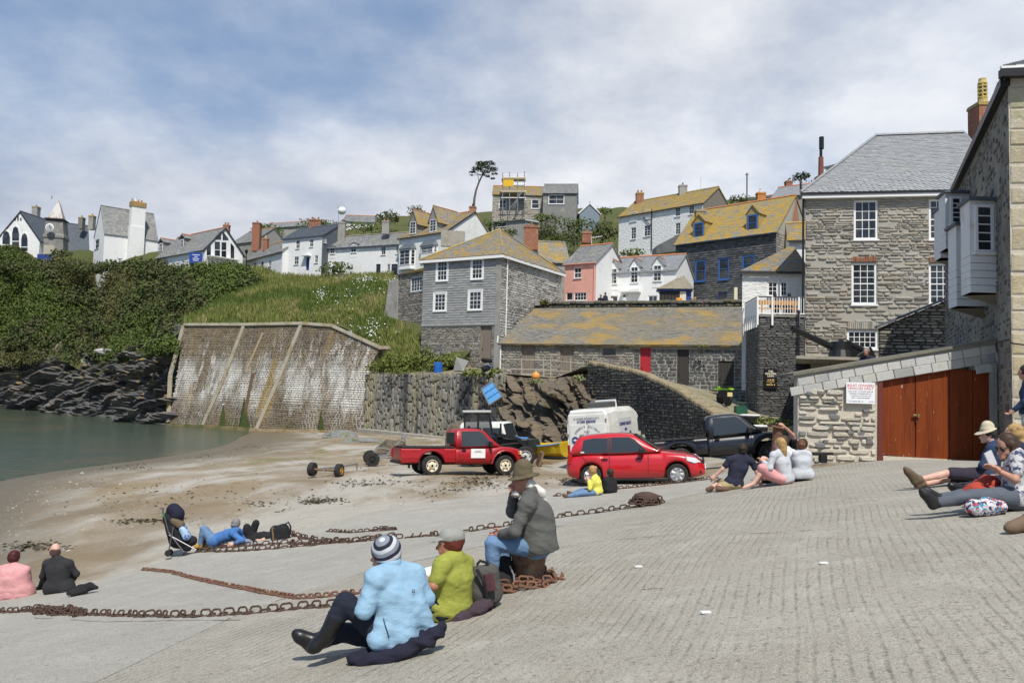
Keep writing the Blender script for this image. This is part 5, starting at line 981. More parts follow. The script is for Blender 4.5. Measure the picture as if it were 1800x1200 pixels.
b = MB(); p = F_.hit(1611,729); b.obox(p, F_.U*.09, F_.N*.02,(0,0,.025)); b.lathe([(.03,0),(.03,.08)], p+Vector((.03,-.06,-.06)), n=8); b.build('padlock', mat('brass', (.5,.4,.2),.35, metal=.9), bs)
b = MB(); b.prism([F_.hit(1552,812)+F_.N*.02, F_.hit(1740,815)+F_.N*.02, F_.hit(1740,811)+F_.N*.02, F_.hit(1552,801)+F_.N*.02],-F_.N*.5); b.build('threshold', M_['mortar_cream'], bs)
b = MB(); b.obox(F_.pt(L-.08,(zg1+zt(1745,640))/2,.05), F_.U*.06, F_.N*.1,(0,0,(zt(1745,640)-zg1)/2)); b.build('post', M_['render_grey'], bs)
sg = root('parking_sign', F_.hit(1510,712), 'white boat owners parking notice on the boat store wall', 'sign'); r = (F_.uz(1485,692)[0], zt(1510,709), F_.uz(1535,692)[0], zt(1510,672)); cu, cz = (r[0]+r[2])/2,(r[1]+r[3])/2; hw, hh = (r[2]-r[0])/2,(r[3]-r[1])/2
b = MB(); b.obox(F_.pt(cu, cz, .13), F_.U*hw, F_.N*.015,(0,0, hh)); k = b.build('board', mat('sign_white', (.8,.8,.82),.4), sg); RD = mat('red_letter', (.6,.12,.1),.5); GL = mat('grey_letter', (.25,.26,.28),.5)
text(k, 'BOAT OWNERS', F_.pt(cu, cz+hh*.7,.148), F_.U, F_.N, .1, RD); text(k, 'VEHICLES ONLY', F_.pt(cu, cz+hh*.42,.148), F_.U, F_.N, .095, RD)
for i in range(4): smudge(k, F_.pt(cu, cz+hh*(.14-.2*i),.147), F_.U, F_.N, hw*(1.7-.15*i),.03, GL)
b = MB(); q = F_.pt(cu-hw*.85, cz-hh*.8,.147); b.poly(q+F_.U*-.04+Vector((0,0,.04)), q, q+F_.U*.04+Vector((0,0,.04)), q+Vector((0,0,.015))); b.build('emblem', GL, k); smudge(k, F_.pt(cu-.12, cz-hh*.8,.147), F_.U, F_.N, .34,.03, GL); smudge(k, F_.pt(cu+hw*.75, cz-hh*.8,.147), F_.U, F_.N, .12,.03, GL)
# low iron bench bracket by the wall
b = MB(); p = S(1445,813); b.box(p.x-.07, p.y-.1, p.z, p.x+.1, p.y+.05, p.z+.2); b.obox(p+Vector((0,0,.23)),(.26,0,.01),(0,.1,0),(0,0,.035)); tag(b.build('mooring_cleat', M_['iron'], bevel=.01), 'black iron T shaped cleat at the foot of the boat store wall', 'cleat')
# --- gun platform behind the store and the dark stair wall
zp = P(1450,640,33).z; b = MB(); b.prism([Vector((P(1400,640,27).x, 27, zp-.1)), Vector((P(1760,640,27).x, 27, zp-.1)), Vector((P(1760,600,41).x+1,40.8, zp-.1)), Vector((P(1412,640,40).x, 40.8, zp-.1))],(0,0,.1)); tag(b.build('gun_platform', M_['concrete']), 'concrete platform behind the boat store carrying the gun', None, None, 'structure')
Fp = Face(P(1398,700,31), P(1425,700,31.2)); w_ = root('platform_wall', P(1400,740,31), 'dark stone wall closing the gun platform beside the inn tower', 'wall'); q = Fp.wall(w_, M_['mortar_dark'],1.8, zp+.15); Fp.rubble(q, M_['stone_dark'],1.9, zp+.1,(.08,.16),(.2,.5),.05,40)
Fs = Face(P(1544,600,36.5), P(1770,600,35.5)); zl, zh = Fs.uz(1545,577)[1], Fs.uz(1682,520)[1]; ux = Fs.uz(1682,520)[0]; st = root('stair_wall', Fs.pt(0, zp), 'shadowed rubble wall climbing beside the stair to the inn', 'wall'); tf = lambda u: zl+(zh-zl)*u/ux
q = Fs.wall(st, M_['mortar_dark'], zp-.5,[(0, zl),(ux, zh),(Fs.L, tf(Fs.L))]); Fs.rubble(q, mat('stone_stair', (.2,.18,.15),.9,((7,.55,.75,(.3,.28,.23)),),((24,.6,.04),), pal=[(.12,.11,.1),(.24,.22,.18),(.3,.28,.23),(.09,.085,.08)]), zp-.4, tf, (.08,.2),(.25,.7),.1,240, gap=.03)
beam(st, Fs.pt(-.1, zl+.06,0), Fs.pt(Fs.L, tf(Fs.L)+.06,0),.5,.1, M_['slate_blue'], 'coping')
# --- gun
gun = root('deck_gun', P(1490,640,33), 'black deck gun pointing out over the slipway', 'gun'); GB = mat('gun_black', (.012,.012,.013),.42, spec=.5); p0, p1 = P(1532,642,33.4), P(1392,577,32.6); d = (p1-p0).normalized(); Lg = (p1-p0).length
b = MB(); b.lathe([(.1,-.1),(.24,0),(.26,.35),(.26,1.0),(.21,1.1),(.2,1.6),(.155,1.7),(.115, Lg-.25),(.13, Lg-.22),(.14, Lg),(.075, Lg),(.06, Lg-.2)], p0, d, 16); b.build('barrel', GB, gun, smooth=False)
q0 = p0+d*.1+Vector((0,0,.42)); b = MB(); b.lathe([(.13,0),(.17,.05),(.17,1.3),(.12,1.4),(.1,1.5)], q0, d, 14); b.build('recuperator', GB, gun)
b = MB(); c = P(1478,640,33); b.lathe([(.75,0),(.72,.12),(.55,.2),(.42,.6),(.4,.95)], Vector((c.x, c.y, zp)), n=16); b.build('pedestal', GB, gun)
b = MB(); b.obox(p0+d*.75+Vector((0,.0,.05)), d*.5,(0,.34,0),(0,0,.22)); b.obox(p0+d*.5+Vector((.05,-.4,.1)),(.3,0,.2),(0,.03,0),(-.15,0,.3)); b.build('cradle', GB, gun, bevel=.03)
b = MB(); b.tube([p0+d*.9+Vector((0,-.42,-.2))+Vector((math.cos(a)*.2,0, math.sin(a)*.2)) for a in [i*math.pi/6 for i in range(12)]],.02,5, closed=True); b.build('handwheel', GB, gun)
for x in (1459,1467): b = MB(); b.tube([P(x, 642,30.5), P(x, 612 if x < 1462 else 630,30.5)],.03,6); tag(b.build('bollard_post', GB), 'thin black iron post %s the gun' % ('left of' if x < 1462 else 'shorter, close beside'), 'post')
# --- right-hand building: long shaded side wall with oriels, lit end wall
z_e = P(1774,145,19.7).z; n0 = P(1777,500,19.7); fr_ = P(1684,336, Yat(1684,336, z_e)); Sd = Face(Vector((fr_.x+1.6, fr_.y+3.9,0)), n0); Fe = Face(n0, n0+Vector((5.0,-.9,0)))
rb = root('corner_building', n0, 'tall stone building cut by the frame edge with timber oriels on its shaded side', 'building'); zg = gzf(n0.x, n0.y)-.4
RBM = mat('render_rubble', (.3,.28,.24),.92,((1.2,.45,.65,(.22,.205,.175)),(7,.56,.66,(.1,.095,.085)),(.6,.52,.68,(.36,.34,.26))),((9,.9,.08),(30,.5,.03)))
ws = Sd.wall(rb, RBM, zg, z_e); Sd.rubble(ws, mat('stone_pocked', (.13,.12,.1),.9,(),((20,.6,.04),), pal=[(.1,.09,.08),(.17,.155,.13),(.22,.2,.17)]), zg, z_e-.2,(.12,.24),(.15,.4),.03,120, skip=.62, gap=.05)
we = Fe.wall(rb, M_['mortar_cream'], zg, z_e+.3); Fe.rubble(we, mat('ashlar', (.46,.4,.29),.9,((1.2,.45,.68,(.4,.33,.2)),(5,.52,.7,(.53,.49,.4)),(.7,.62,.7,(.36,.35,.22))),((9,.8,.05),(26,.5,.03)), pal=[(.46,.4,.28),(.52,.47,.36),(.4,.35,.26),(.5,.43,.29)]), zg, z_e+.2,(.38,.62),(.7,1.5),.03,80, gap=.015, units=BRICKS)
e0, e1 = Sd.pt(0, z_e, .08), Sd.pt(Sd.L+.12, z_e, .08); beam(rb, e0, e1,.22,.22, M_['black_gutter'], 'gutter'); beam(rb, Fe.pt(-.3, z_e+.12,.28), Fe.pt(5, z_e+.12,.28),.2,.2, M_['black_gutter'], 'gutter'); beam(rb, Fe.pt(-.3, z_e+.26,.33), Fe.pt(5, z_e+.26,.33),.1,.07, M_['white_paint'], 'fascia')
roof_plane(rb, Sd.pt(0, z_e+.1,.14), Sd.pt(Sd.L+.15, z_e+.1,.14), Fe.pt(3, z_e+2.2,-3.5), Sd.pt(0, z_e+2.2,-4), M_['slate_pale'],(.3,.2)); roof_plane(rb, Fe.pt(-.3, z_e+.3,.35), Fe.pt(5, z_e+.3,.35), Fe.pt(5, z_e+2.2,-3.5), Fe.pt(3, z_e+2.2,-3.5), M_['slate_pale'],(.3,.2))
for y0, y1, px in ((228,420,1742),(280,345,1717)):     # blocked brick arches in the wall
 pass
WB = mat('weatherboard', (.76,.76,.75),.6,((2,.5,.72,(.68,.68,.65)),(.9,.6,.68,(.64,.6,.5))))
def oriel(x0, x1, ytop, ywin, ybot, Y, wx0, wx1, npan, nb, side=.55):
 """box window on the shaded side wall: photo columns x0..x1 at depth Y"""
 l0, r0 = P(x0,(ytop+ybot)/2, Y), P(x1,(ytop+ybot)/2, Y); f = Face(l0, r0); zt_, zw, zb = f.uz((x0+x1)/2, ytop)[1], f.uz((x0+x1)/2, ywin)[1], f.uz((x0+x1)/2, ybot)[1]; Lw = f.L; dp = side
 b = MB(); b.prism([f.pt(.38*dp-.1, zw, -dp), f.pt(0, zw), f.pt(Lw+.6, zw), f.pt(Lw+.6, zw, -dp)],(0,0, zt_-zw)); o = b.build('oriel_window', WB, rb)
 b = MB(); b.prism([f.pt(.38*dp-.16, zt_, -dp-.1), f.pt(-.08, zt_, .12), f.pt(Lw+.6, zt_, .12), f.pt(Lw+.6, zt_, -dp-.1)],(0,0,.09)); b.build('oriel_roof', M_['slate_blue'], o)
 u0, u1 = f.uz(wx0,(ytop+ywin)/2)[0], f.uz(wx1,(ytop+ywin)/2)[0]; g = f.window(o, (u0, zw+.08, u1, zt_-.12),1, npan, px=False, proud=.03, fw=.07, rail=False, glass='glass', sill=.06)
 h = (zw-zb)/nb
 for i in range(nb):
  z = zb+h*i; b = MB(); t_ = .03 if i else 0.0; b.prism([f.pt(.38*dp-.1, z, -dp), f.pt(0, z, .02), f.pt(Lw+.6, z, .02), f.pt(Lw+.6, z, -dp)], Vector((0,0, h-.012))-f.N*.02); b.build('weatherboard', WB, o)
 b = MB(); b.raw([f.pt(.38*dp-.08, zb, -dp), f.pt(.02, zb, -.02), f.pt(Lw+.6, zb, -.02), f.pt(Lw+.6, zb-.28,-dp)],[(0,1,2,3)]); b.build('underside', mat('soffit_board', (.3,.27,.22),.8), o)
 return o
oriel(1705,1756,353,449,514,21.6,1713,1745,5,5,.8); oriel(1681,1720,397,474,538,23.4,1692,1706,5,5,.8)
oriel(1662,1694,340,398,437,26.6,1670,1690,5,3,.8); oriel(1653,1682,367,420,453,28.2,1655,1658,3,2,.8)
b = MB(); b.tube([P(1752,602,21), P(1775,596,19.6), P(1778,603,19.5), P(1800,606,19.3)],.02,5); b.build('cable', M_['black_gutter'], rb)
# ---------------------------------------------------------------- vegetation
def hzf(x, y): return hill_f(np.asarray(x, float), np.asarray(y, float))
LEAF = [(np.array([(-.5,0,0),(0,.1,-.36),(.5,0,0),(0,-.06,.36)], float), np.array([(0,1,2,3)])),(np.array([(-.5,-.05,-.1),(.1,.06,-.4),(.5,0,.1),(-.1,.08,.4)], float), np.array([(0,1,2,3)]))]
def leaf_frames(Nn, size, jit=.6):
 n = len(Nn); Nn = Nn+NR.normal(0, jit, (n, 3)); Nn /= np.linalg.norm(Nn, axis=1)[:, None]+1e-9; t = NR.normal(0,1,(n, 3)); t -= (t*Nn).sum(1)[:, None]*Nn; t /= np.linalg.norm(t, axis=1)[:, None]+1e-9
 bt = np.cross(Nn, t); s_ = (size*NR.uniform(.6,1.35, n))[:, None]; return np.stack([t*s_, Nn*s_, bt*s_],1)
def shell(c, r, n, low=-.25, fill=.25):
 d = NR.normal(0,1,(n*2,3)); d /= np.linalg.norm(d, axis=1)[:, None]; d = d[d[:, 2] > low][:n]; k = len(d)
 ph = NR.uniform(0,6,3); bump = 1+.16*np.sin(d[:, 0]*5+ph[0])*np.sin(d[:, 2]*6+ph[1])+.12*np.sin(d[:, 1]*9+ph[2]); rr = (1-fill*NR.random(k)**2)*bump
 return np.asarray(c)+d*rr[:, None]*np.asarray(r), d
def leaf_mat(name, cols, tr=.12):
 m = mat(name, cols[0],.75,((.5,.5,.7, cols[-1]),), pal=cols, spec=.25); return m
G_DARK = leaf_mat('leaf_dark', [(.028,.048,.012),(.05,.075,.018),(.075,.105,.022),(.035,.056,.018),(.1,.125,.03),(.06,.07,.024),(.11,.1,.05)])
G_MID = leaf_mat('leaf_mid', [(.055,.085,.018),(.1,.14,.026),(.07,.105,.02),(.13,.165,.035),(.06,.085,.024)])
G_BRIGHT = leaf_mat('leaf_bright', [(.1,.135,.025),(.14,.165,.035),(.08,.12,.022),(.17,.17,.05),(.12,.15,.03)])
G_PINE = leaf_mat('leaf_pine', [(.014,.03,.014),(.025,.045,.02),(.04,.06,.024),(.018,.035,.016)])
BARK = mat('bark', (.14,.115,.09),.9,((4,.5,.7,(.08,.065,.05)),),((12,.8,.05),))
def inpix(pts, poly): x, y = proj(pts); return inpoly(x, y, poly)
# scrub and bramble on the left bank: clumps on the hill surface
bank = [(-60,462),(130,468),(250,464),(350,472),(432,480),(445,500),(340,552),(318,566),(300,612),(245,640),(180,632),(130,608),(60,640),(-60,650)]
grass_poly = [(432,474),(690,486),(700,520),(680,560),(745,600),(742,656),(650,656),(672,612),(590,572),(330,570),(320,566),(345,550),(445,500)]
xy = np.stack([NR.uniform(-130,5,60000), NR.uniform(62,150,60000)],1); hp3 = np.concatenate([xy, hzf(xy[:, 0], xy[:, 1])[:, None]],1)
def on_hill(px, py, y0=72, y1=150):
 d = np.array([tuple(ray(a, b_)) for a, b_ in zip(px, py)]); Y = np.linspace(y0, y1,160); z = ZC+d[:, 2:3]*Y[None]-hzf(d[:, 0:1]*Y[None], np.broadcast_to(Y, (len(d),160))); i = np.argmax(z < 0,1); ok = i > 0; yy = Y[i]; return np.stack([d[:, 0]*yy, yy, ZC+d[:, 2]*yy],1)[ok]
bx, by = NR.uniform(-50,446,5200), NR.uniform(446,650,5200); kk = inpoly(bx, by, bank); hb = on_hill(bx[kk], by[kk]); hg = hp3[inpix(hp3, grass_poly)]
def clumps(cen, rmin, rmax, per, size):
 P_, D_ = [],[]
 for c in cen:
  r = NR.uniform(rmin, rmax); a, d = shell(c, (r*NR.uniform(.9,1.4), r*NR.uniform(.9,1.3), r*NR.uniform(.6,1.0)), int(per*r*r)); P_.append(a); D_.append(d)
 return np.concatenate(P_), np.concatenate(D_)
def scatter(name, label, P_, D_, size, m, jit=.6, parent=None):
 o = link(name, join_units(name, LEAF, P_, leaf_frames(D_, size, jit), m), parent); tag(o, label, None, None, 'stuff'); return o
_hx = np.repeat(np.arange(-24.,118,5),5); sel = np.concatenate([on_hill(_hx+NR.uniform(-3,3, len(_hx)), np.tile([442.,450,458,465,471], len(_hx)//5),72,131), on_hill(np.array([123.,112,132,120,108,140]), np.array([628.,620,634,636,630,626])), hb[:1250]]); pat = np.array([mnoise.noise((q[0]*.07, q[1]*.05, q[2]*.1))+.5*mnoise.noise((q[0]*.25, q[1]*.2, q[2]*.3)) for q in sel]); OLV = leaf_mat('leaf_olive', [(.12,.125,.035),(.09,.1,.03),(.16,.145,.06),(.1,.085,.045),(.07,.085,.025)])
for nm, lb, k, rr_, sz, m in (('bramble_scrub', 'dense dark bramble scrub covering the left bank', (pat > -.12) & (pat < .12),(.7,1.7),.36, G_DARK),('bramble_growth', 'fresh green growth over the bramble scrub', pat >= .12,(.6,1.9),.27, G_MID),('dry_scrub', 'olive and brown dry scrub on the left bank', pat <= -.12,(.4,1.2),.24, OLV)): p_, d_ = clumps(sel[k], *rr_, 26/sz, .3); scatter(nm, lb, p_, d_, sz, m)
hd = [P(px+R.uniform(-3,3), np.interp(px, [0,60,120,200,300,360,440],[470,474,472,473,476,480,488])+R.uniform(-5,7), np.interp(px, [0,70,100,184,277,350,440],[128,122,121,114.5,114,102,103])+R.uniform(-1,.5)) for px in np.arange(-30,440,4)]
p_, d_ = clumps(np.array([tuple(q) for q in hd]),.5,1.7,80,.3); scatter('bank_hedge', 'bushy hedge along the top of the left bank', p_, d_, .3, G_DARK)
# long grass on the open slope
BL = [(np.array([(-.5,0,0),(.5,0,0),(.3,.15,.6),(.05,.4,1.0)], float), np.array([(0,1,2,3)])),(np.array([(-.5,0,0),(.5,0,0),(-.1,-.1,.6),(-.3,-.35,1.0)], float), np.array([(0,1,2,3)]))]
def grass(name, label, pts, h, w, m):
 n = len(pts); a = NR.uniform(0,6.28, n); hh = h*NR.uniform(.5,1.3, n); ww = w*NR.uniform(.6,1.3, n); z = np.zeros(n); A = np.stack([np.stack([np.cos(a)*ww, np.sin(a)*ww, z],1), np.stack([-np.sin(a)*hh*.7, np.cos(a)*hh*.7, z],1), np.stack([NR.normal(0,.15, n)*hh, NR.normal(0,.15, n)*hh, hh],1)],1)
 o = link(name, join_units(name, BL, pts, A, m)); tag(o, label, None, None, 'stuff'); return o
xy = np.stack([NR.uniform(-50,0,200000), NR.uniform(60,118,200000)],1); g3 = np.concatenate([xy, hzf(xy[:, 0], xy[:, 1])[:, None]-.05],1); g3 = g3[inpix(g3, grass_poly)][:52000]
dn = np.array([mnoise.noise((q[0]*.13+3, q[1]*.13,1)) for q in g3])
GR = leaf_mat('grass_blades', [(.11,.155,.026),(.175,.2,.042),(.14,.185,.034),(.24,.225,.075),(.095,.135,.024),(.3,.26,.11)])
GR2 = leaf_mat('grass_dark', [(.065,.105,.02),(.105,.15,.028),(.125,.16,.036),(.085,.125,.022)])
grass('long_grass', 'long pale grass on the open slope', g3[dn > -.05],.75,.11, GR); grass('lush_grass', 'darker lush grass patches on the open slope', g3[dn <= -.05],.6,.13, GR2)
sel = hg[NR.choice(len(hg),26, False)]; p_, d_ = clumps(sel, .4,.9,120,.25); scatter('slope_weeds', 'weedy clumps among the long grass', p_, d_, .22, G_MID)
# white flowers in drifts
fl = []
for (x, y, rx, ry, n) in ((605,487,14,5,60),(640,490,16,7,100),(690,494,12,4,35),(565,518,12,10,45),(605,530,35,22,40),(655,580,24,18,90),(640,505,30,20,40),(150,635,7,9,60),(590,555,40,20,18)):
 for _ in range(n):
  px, py = R.gauss(x, rx*.55), R.gauss(y, ry*.55); d = ray(px, py); Y = np.linspace(64,118,200); z = ZC+d.z*Y-hzf(d.x*Y, Y); i = int(np.argmax(z < .35)); fl.append((d.x*Y[i], Y[i]-.3, ZC+d.z*Y[i]+.1))
fl = np.array(fl); scatter('wild_flowers', 'white wild flowers dotted over the grass slope', fl, np.tile([0,-.7,.7],(len(fl),1)),.14, mat('petal', (.75,.75,.7),.8))
# individual shrubs and trees
def shrub(name, label, px, py, Y, rx, rz, m, leaf=.3, dens=60, cat='shrub', group=None, lobes=5, ry=None, drop=.0):
 c = P(px, py, Y); o = root(name, c-Vector((0,0, rz)), label, cat, group); PP, DD = [],[]
 for i in range(lobes):
  off = Vector((R.uniform(-.55,.55)*rx, R.uniform(-.4,.4)*(ry or rx), R.uniform(-.35,.4)*rz)) if i else Vector((0,0,0)); k = R.uniform(.45,.62) if i else .75
  a, d = shell(c+off, (rx*k, (ry or rx)*k, rz*k), int(dens*(rx*k)*(rz*k)/(leaf*leaf)*.11),-.7); PP.append(a); DD.append(d)
 PP = np.concatenate(PP); DD = np.concatenate(DD); keep = np.array([mnoise.noise((q[0]*1.1, q[1]*1.1, q[2]*1.1)) for q in PP]) > -.28
 f_ = link('crown', join_units('crown', LEAF, PP[keep], leaf_frames(DD[keep], leaf), m), o); f_['kind'] = 'stuff'
 b = MB(); b.tube([c-Vector((0,0, rz*1.3+.4)), c-Vector((.05,0, rz*.4)), c+Vector((.1,0, rz*.3))],[.14,.1,.04],6)
 for i in range(4): b.tube([c-Vector((0,0, rz*.5)), c+Vector((R.uniform(-.6,.6)*rx, R.uniform(-.3,.3)*rx, R.uniform(0,.6)*rz))],[.07,.02],5)
 b.build('trunk', BARK, o); return o
shrub('round_tree', 'dark round tree on the skyline beside the grey roof bungalow', 680,384,134,2.4,1.9, G_DARK, .34,70, 'tree'); shrub('skyline_tree', 'ragged tree behind the white dormer house', 731,371,125,1.7,1.2, G_DARK, .3,60, 'tree')
shrub('terrace_shrub', 'bushy shrub on the bank in front of the white terrace', 588,472,99,2.2,1.1, G_MID, .28,80, lobes=7); shrub('terrace_shrub', 'dark low shrub beside the blue slate roof house', 478,407,125,2.6,1.5, G_MID, .32,60, lobes=6)
for i, (x, y, Y, rx, rz, m, lb) in enumerate(((960,386,121,2.6,1.2, G_MID, 'clipped green hedge below the slate wing'),(1000,398,118,3.6,1.4, G_MID, 'broad garden shrub below the blue shed'),(955,415,112,3.0,1.7, G_DARK, 'dark garden shrub above the brick chimney'),(1010,420,110,3.4,1.6, G_DARK, 'dark sprawling shrub behind the pink house'),(1060,410,112,2.8,2.2, G_DARK, 'dark shrub left of the hilltop white house'),(1064,372,120,1.2,.8, G_MID, 'small round bush on the skyline by the blue shed'),(895,408,112,1.5,1.0, G_MID, 'small bush beside the flat roofed shed'),(1112,446,98,2.0,.8, G_BRIGHT, 'low bush below the hilltop white house'),(1300,350,112,2.2,.8, G_MID, 'green bush on the skyline behind the blue window house'),(560,398,135,5.0,1.3, G_MID, 'long hedge behind the white two storey house'),(640,402,128,4.5,1.0, G_MID, 'hedge behind the white terrace roof'),(870,396,118,2.2,.8, G_MID, 'green bush left of the scaffolded house'))):
 shrub('garden_shrub', lb, x, y, Y, rx, rz, m, .3,70, 'shrub', 'garden shrubs on the hill')
shrub('windblown_tree', 'dark windblown tree beside the inn chimney', 1408,314,90,1.5,.75, G_PINE, .26,80, 'tree')
# lone pine
o = root('lone_pine', P(832,368,116), 'tall bare stemmed pine leaning on the skyline', 'tree'); b = MB(); tp_ = [P(832,372,116), P(834,348,116), P(837,334,116), P(842,320,116), P(848,308,116), P(853,297,116)]; b.tube(tp_, [.2,.17,.15,.13,.1,.05],7)
PP, DD = [],[]
for (x, y, rx, rz) in ((850,294,1.0,.5),(838,297,.8,.35),(866,298,.8,.4),(845,288,.8,.4),(860,288,.9,.4),(869,306,.45,.2),(831,303,.5,.18),(852,303,.7,.25),(828,308,.25,.12),(857,310,.35,.15),(866,314,.3,.1)):
 c = P(x, y, 116+R.uniform(-.8,.8)); a, d = shell(c, (rx, rx, rz), int(520*rx*max(rz, .2)),-.6,.5); PP.append(a); DD.append(d); b.tube([tp_[R.choice((3,4))], c],[.06,.02],5)
b.build('trunk', BARK, o); PP = np.concatenate(PP); DD = np.concatenate(DD); f_ = link('crown', join_units('crown', LEAF, PP, leaf_frames(DD, .24), G_PINE), o); f_['kind'] = 'stuff'
# weeds on walls and ledges
def weeds(name, label, spots, m, leaf=.12, dens=1.0):
 PP, DD = [],[]
 for (x, y, Y, rx, rz, n) in spots:
  a, d = shell(P(x, y, Y),(rx, rx*.6, rz), int(n*dens),-.3,.5); PP.append(a); DD.append(d)
 PP = np.concatenate(PP); DD = np.concatenate(DD); return scatter(name, label, PP, DD, leaf, m)
weeds('ledge_weeds', 'rough weeds growing along the quay ledge', [(665,648,66,1.0,.6,260),(690,640,65,1.3,.8,400),(720,642,64,1.2,.9,420),(748,632,63,1.0,1.0,300),(775,640,62,1.2,.6,260),(795,636,62,1.2,.7,260),(760,648,61.5,1.2,.4,200),(705,655,63,1.4,.4,260),(835,658,55,.9,.4,160),(870,660,54,.6,.5,160)], G_BRIGHT, .22)
weeds('rock_weeds', 'pale samphire tufts on the rock outcrop', [(945,672,50,.5,.25,90),(975,678,49,.6,.25,110),(995,682,48.5,.5,.2,90),(1020,668,47,.5,.3,110),(855,690,54,.4,.2,50),(820,672,57,.5,.2,60),(1045,645,46,.5,.3,120),(1060,645,45.5,.5,.2,80)], leaf_mat('samphire', [(.2,.24,.09),(.27,.28,.13),(.15,.19,.06)]),.13)
weeds('ramp_weeds', 'green weeds at the foot of the inn tower', [(1345,742,35,.5,.25,160),(1375,745,34,.7,.25,220),(1320,738,37,.5,.2,120),(1300,725,39,.4,.2,90),(1235,608,51,.4,.08,60)], G_BRIGHT, .12)
weeds('wall_moss', 'mossy tufts on the terrace wall top', [(956,533,65,.4,.35,120),(1120,540,63.5,.8,.15,90),(1160,541,63,.9,.15,90),(1260,538,61.5,.5,.12,60)], leaf_mat('moss', [(.1,.1,.025),(.14,.13,.03),(.08,.085,.02)]),.14)
# ---------------------------------------------------------------- shore litter: pebbles, wrack
OCT = [(np.array([(1,0,0),(0,1,0),(-1,0,0),(0,-1,0),(0,0,.8),(0,0,-.5)], float)*.5, np.array([(0,1,4),(1,2,4),(2,3,4),(3,0,4),(1,0,5),(2,1,5),(3,2,5),(0,3,5)]))]
pts = []
while len(pts) < 8000:
 px, py = R.uniform(-40,1010),770+230*R.random()**.8; d = ray(px, py)
 pts.append((px, py))
dirs = np.array([tuple(ray(*p)) for p in pts]); Yg = np.full(len(pts),25.0)
for _ in range(14): Yg = np.clip((gz(dirs[:, 0]*Yg, Yg)-ZC)/np.minimum(dirs[:, 2],-.02),8,70)
pp = np.stack([dirs[:, 0]*Yg, Yg, gz(dirs[:, 0]*Yg, Yg)],1); ok = (pp[:, 2] > .12) & ~inpoly(pp[:, 0], pp[:, 1], list(map(tuple, np.concatenate([EC[:, :2], JC[::-1, :2]])))); nzv = np.array([mnoise.noise((q[0]*.28, q[1]*.2,4.0))+.5*mnoise.noise((q[0]*.9, q[1]*.9,9)) for q in pp]); pp = pp[ok & (nzv > -.12)]
n = len(pp); sz = NR.lognormal(-3.4,.45, n)*np.clip(pp[:, 1]/22,.7,1.7); a = NR.uniform(0,6.28, n); z0 = np.zeros(n); A = np.stack([np.stack([np.cos(a)*sz, np.sin(a)*sz, z0],1), np.stack([-np.sin(a)*sz*.7, np.cos(a)*sz*.7, z0],1), np.stack([z0, z0, sz*.6],1)],1)
o = link('pebbles', join_units('pebbles', OCT, pp, A, mat('pebble', (.35,.33,.29),.85, pal=[(.1,.1,.1),(.3,.28,.24),(.42,.39,.34),(.2,.18,.15),(.5,.47,.42),(.33,.28,.21)]))); tag(o, 'scattered shingle over the beach sand', None, None, 'stuff')
wr = []
for (x, y, rx, ry, n) in ((850,845,55,12,260),(830,865,70,10,180),(560,880,40,7,160),(520,900,35,5,130),(250,915,60,5,110),(70,960,60,8,120),(430,885,60,6,90),(640,850,60,8,90),(300,800,90,6,200),(200,820,80,6,180),(420,785,60,6,160),(700,850,150,30,120),(300,870,200,30,140),(1000,845,30,6,90),(930,800,30,12,120)):
 for _ in range(n): p = G(R.gauss(x, rx*.5), R.gauss(y, ry*.5)); wr.append((p.x, p.y, p.z+.012))
wr = np.array(wr); wr = wr[wr[:, 2] > .1]; scatter('seaweed', 'dark strands of dried seaweed along the strandlines', wr, np.tile([0,0,1.0],(len(wr),1)),.11, mat('wrack', (.05,.04,.025),.8, pal=[(.03,.025,.018),(.07,.05,.025),(.05,.05,.02),(.1,.075,.04)]),.25)
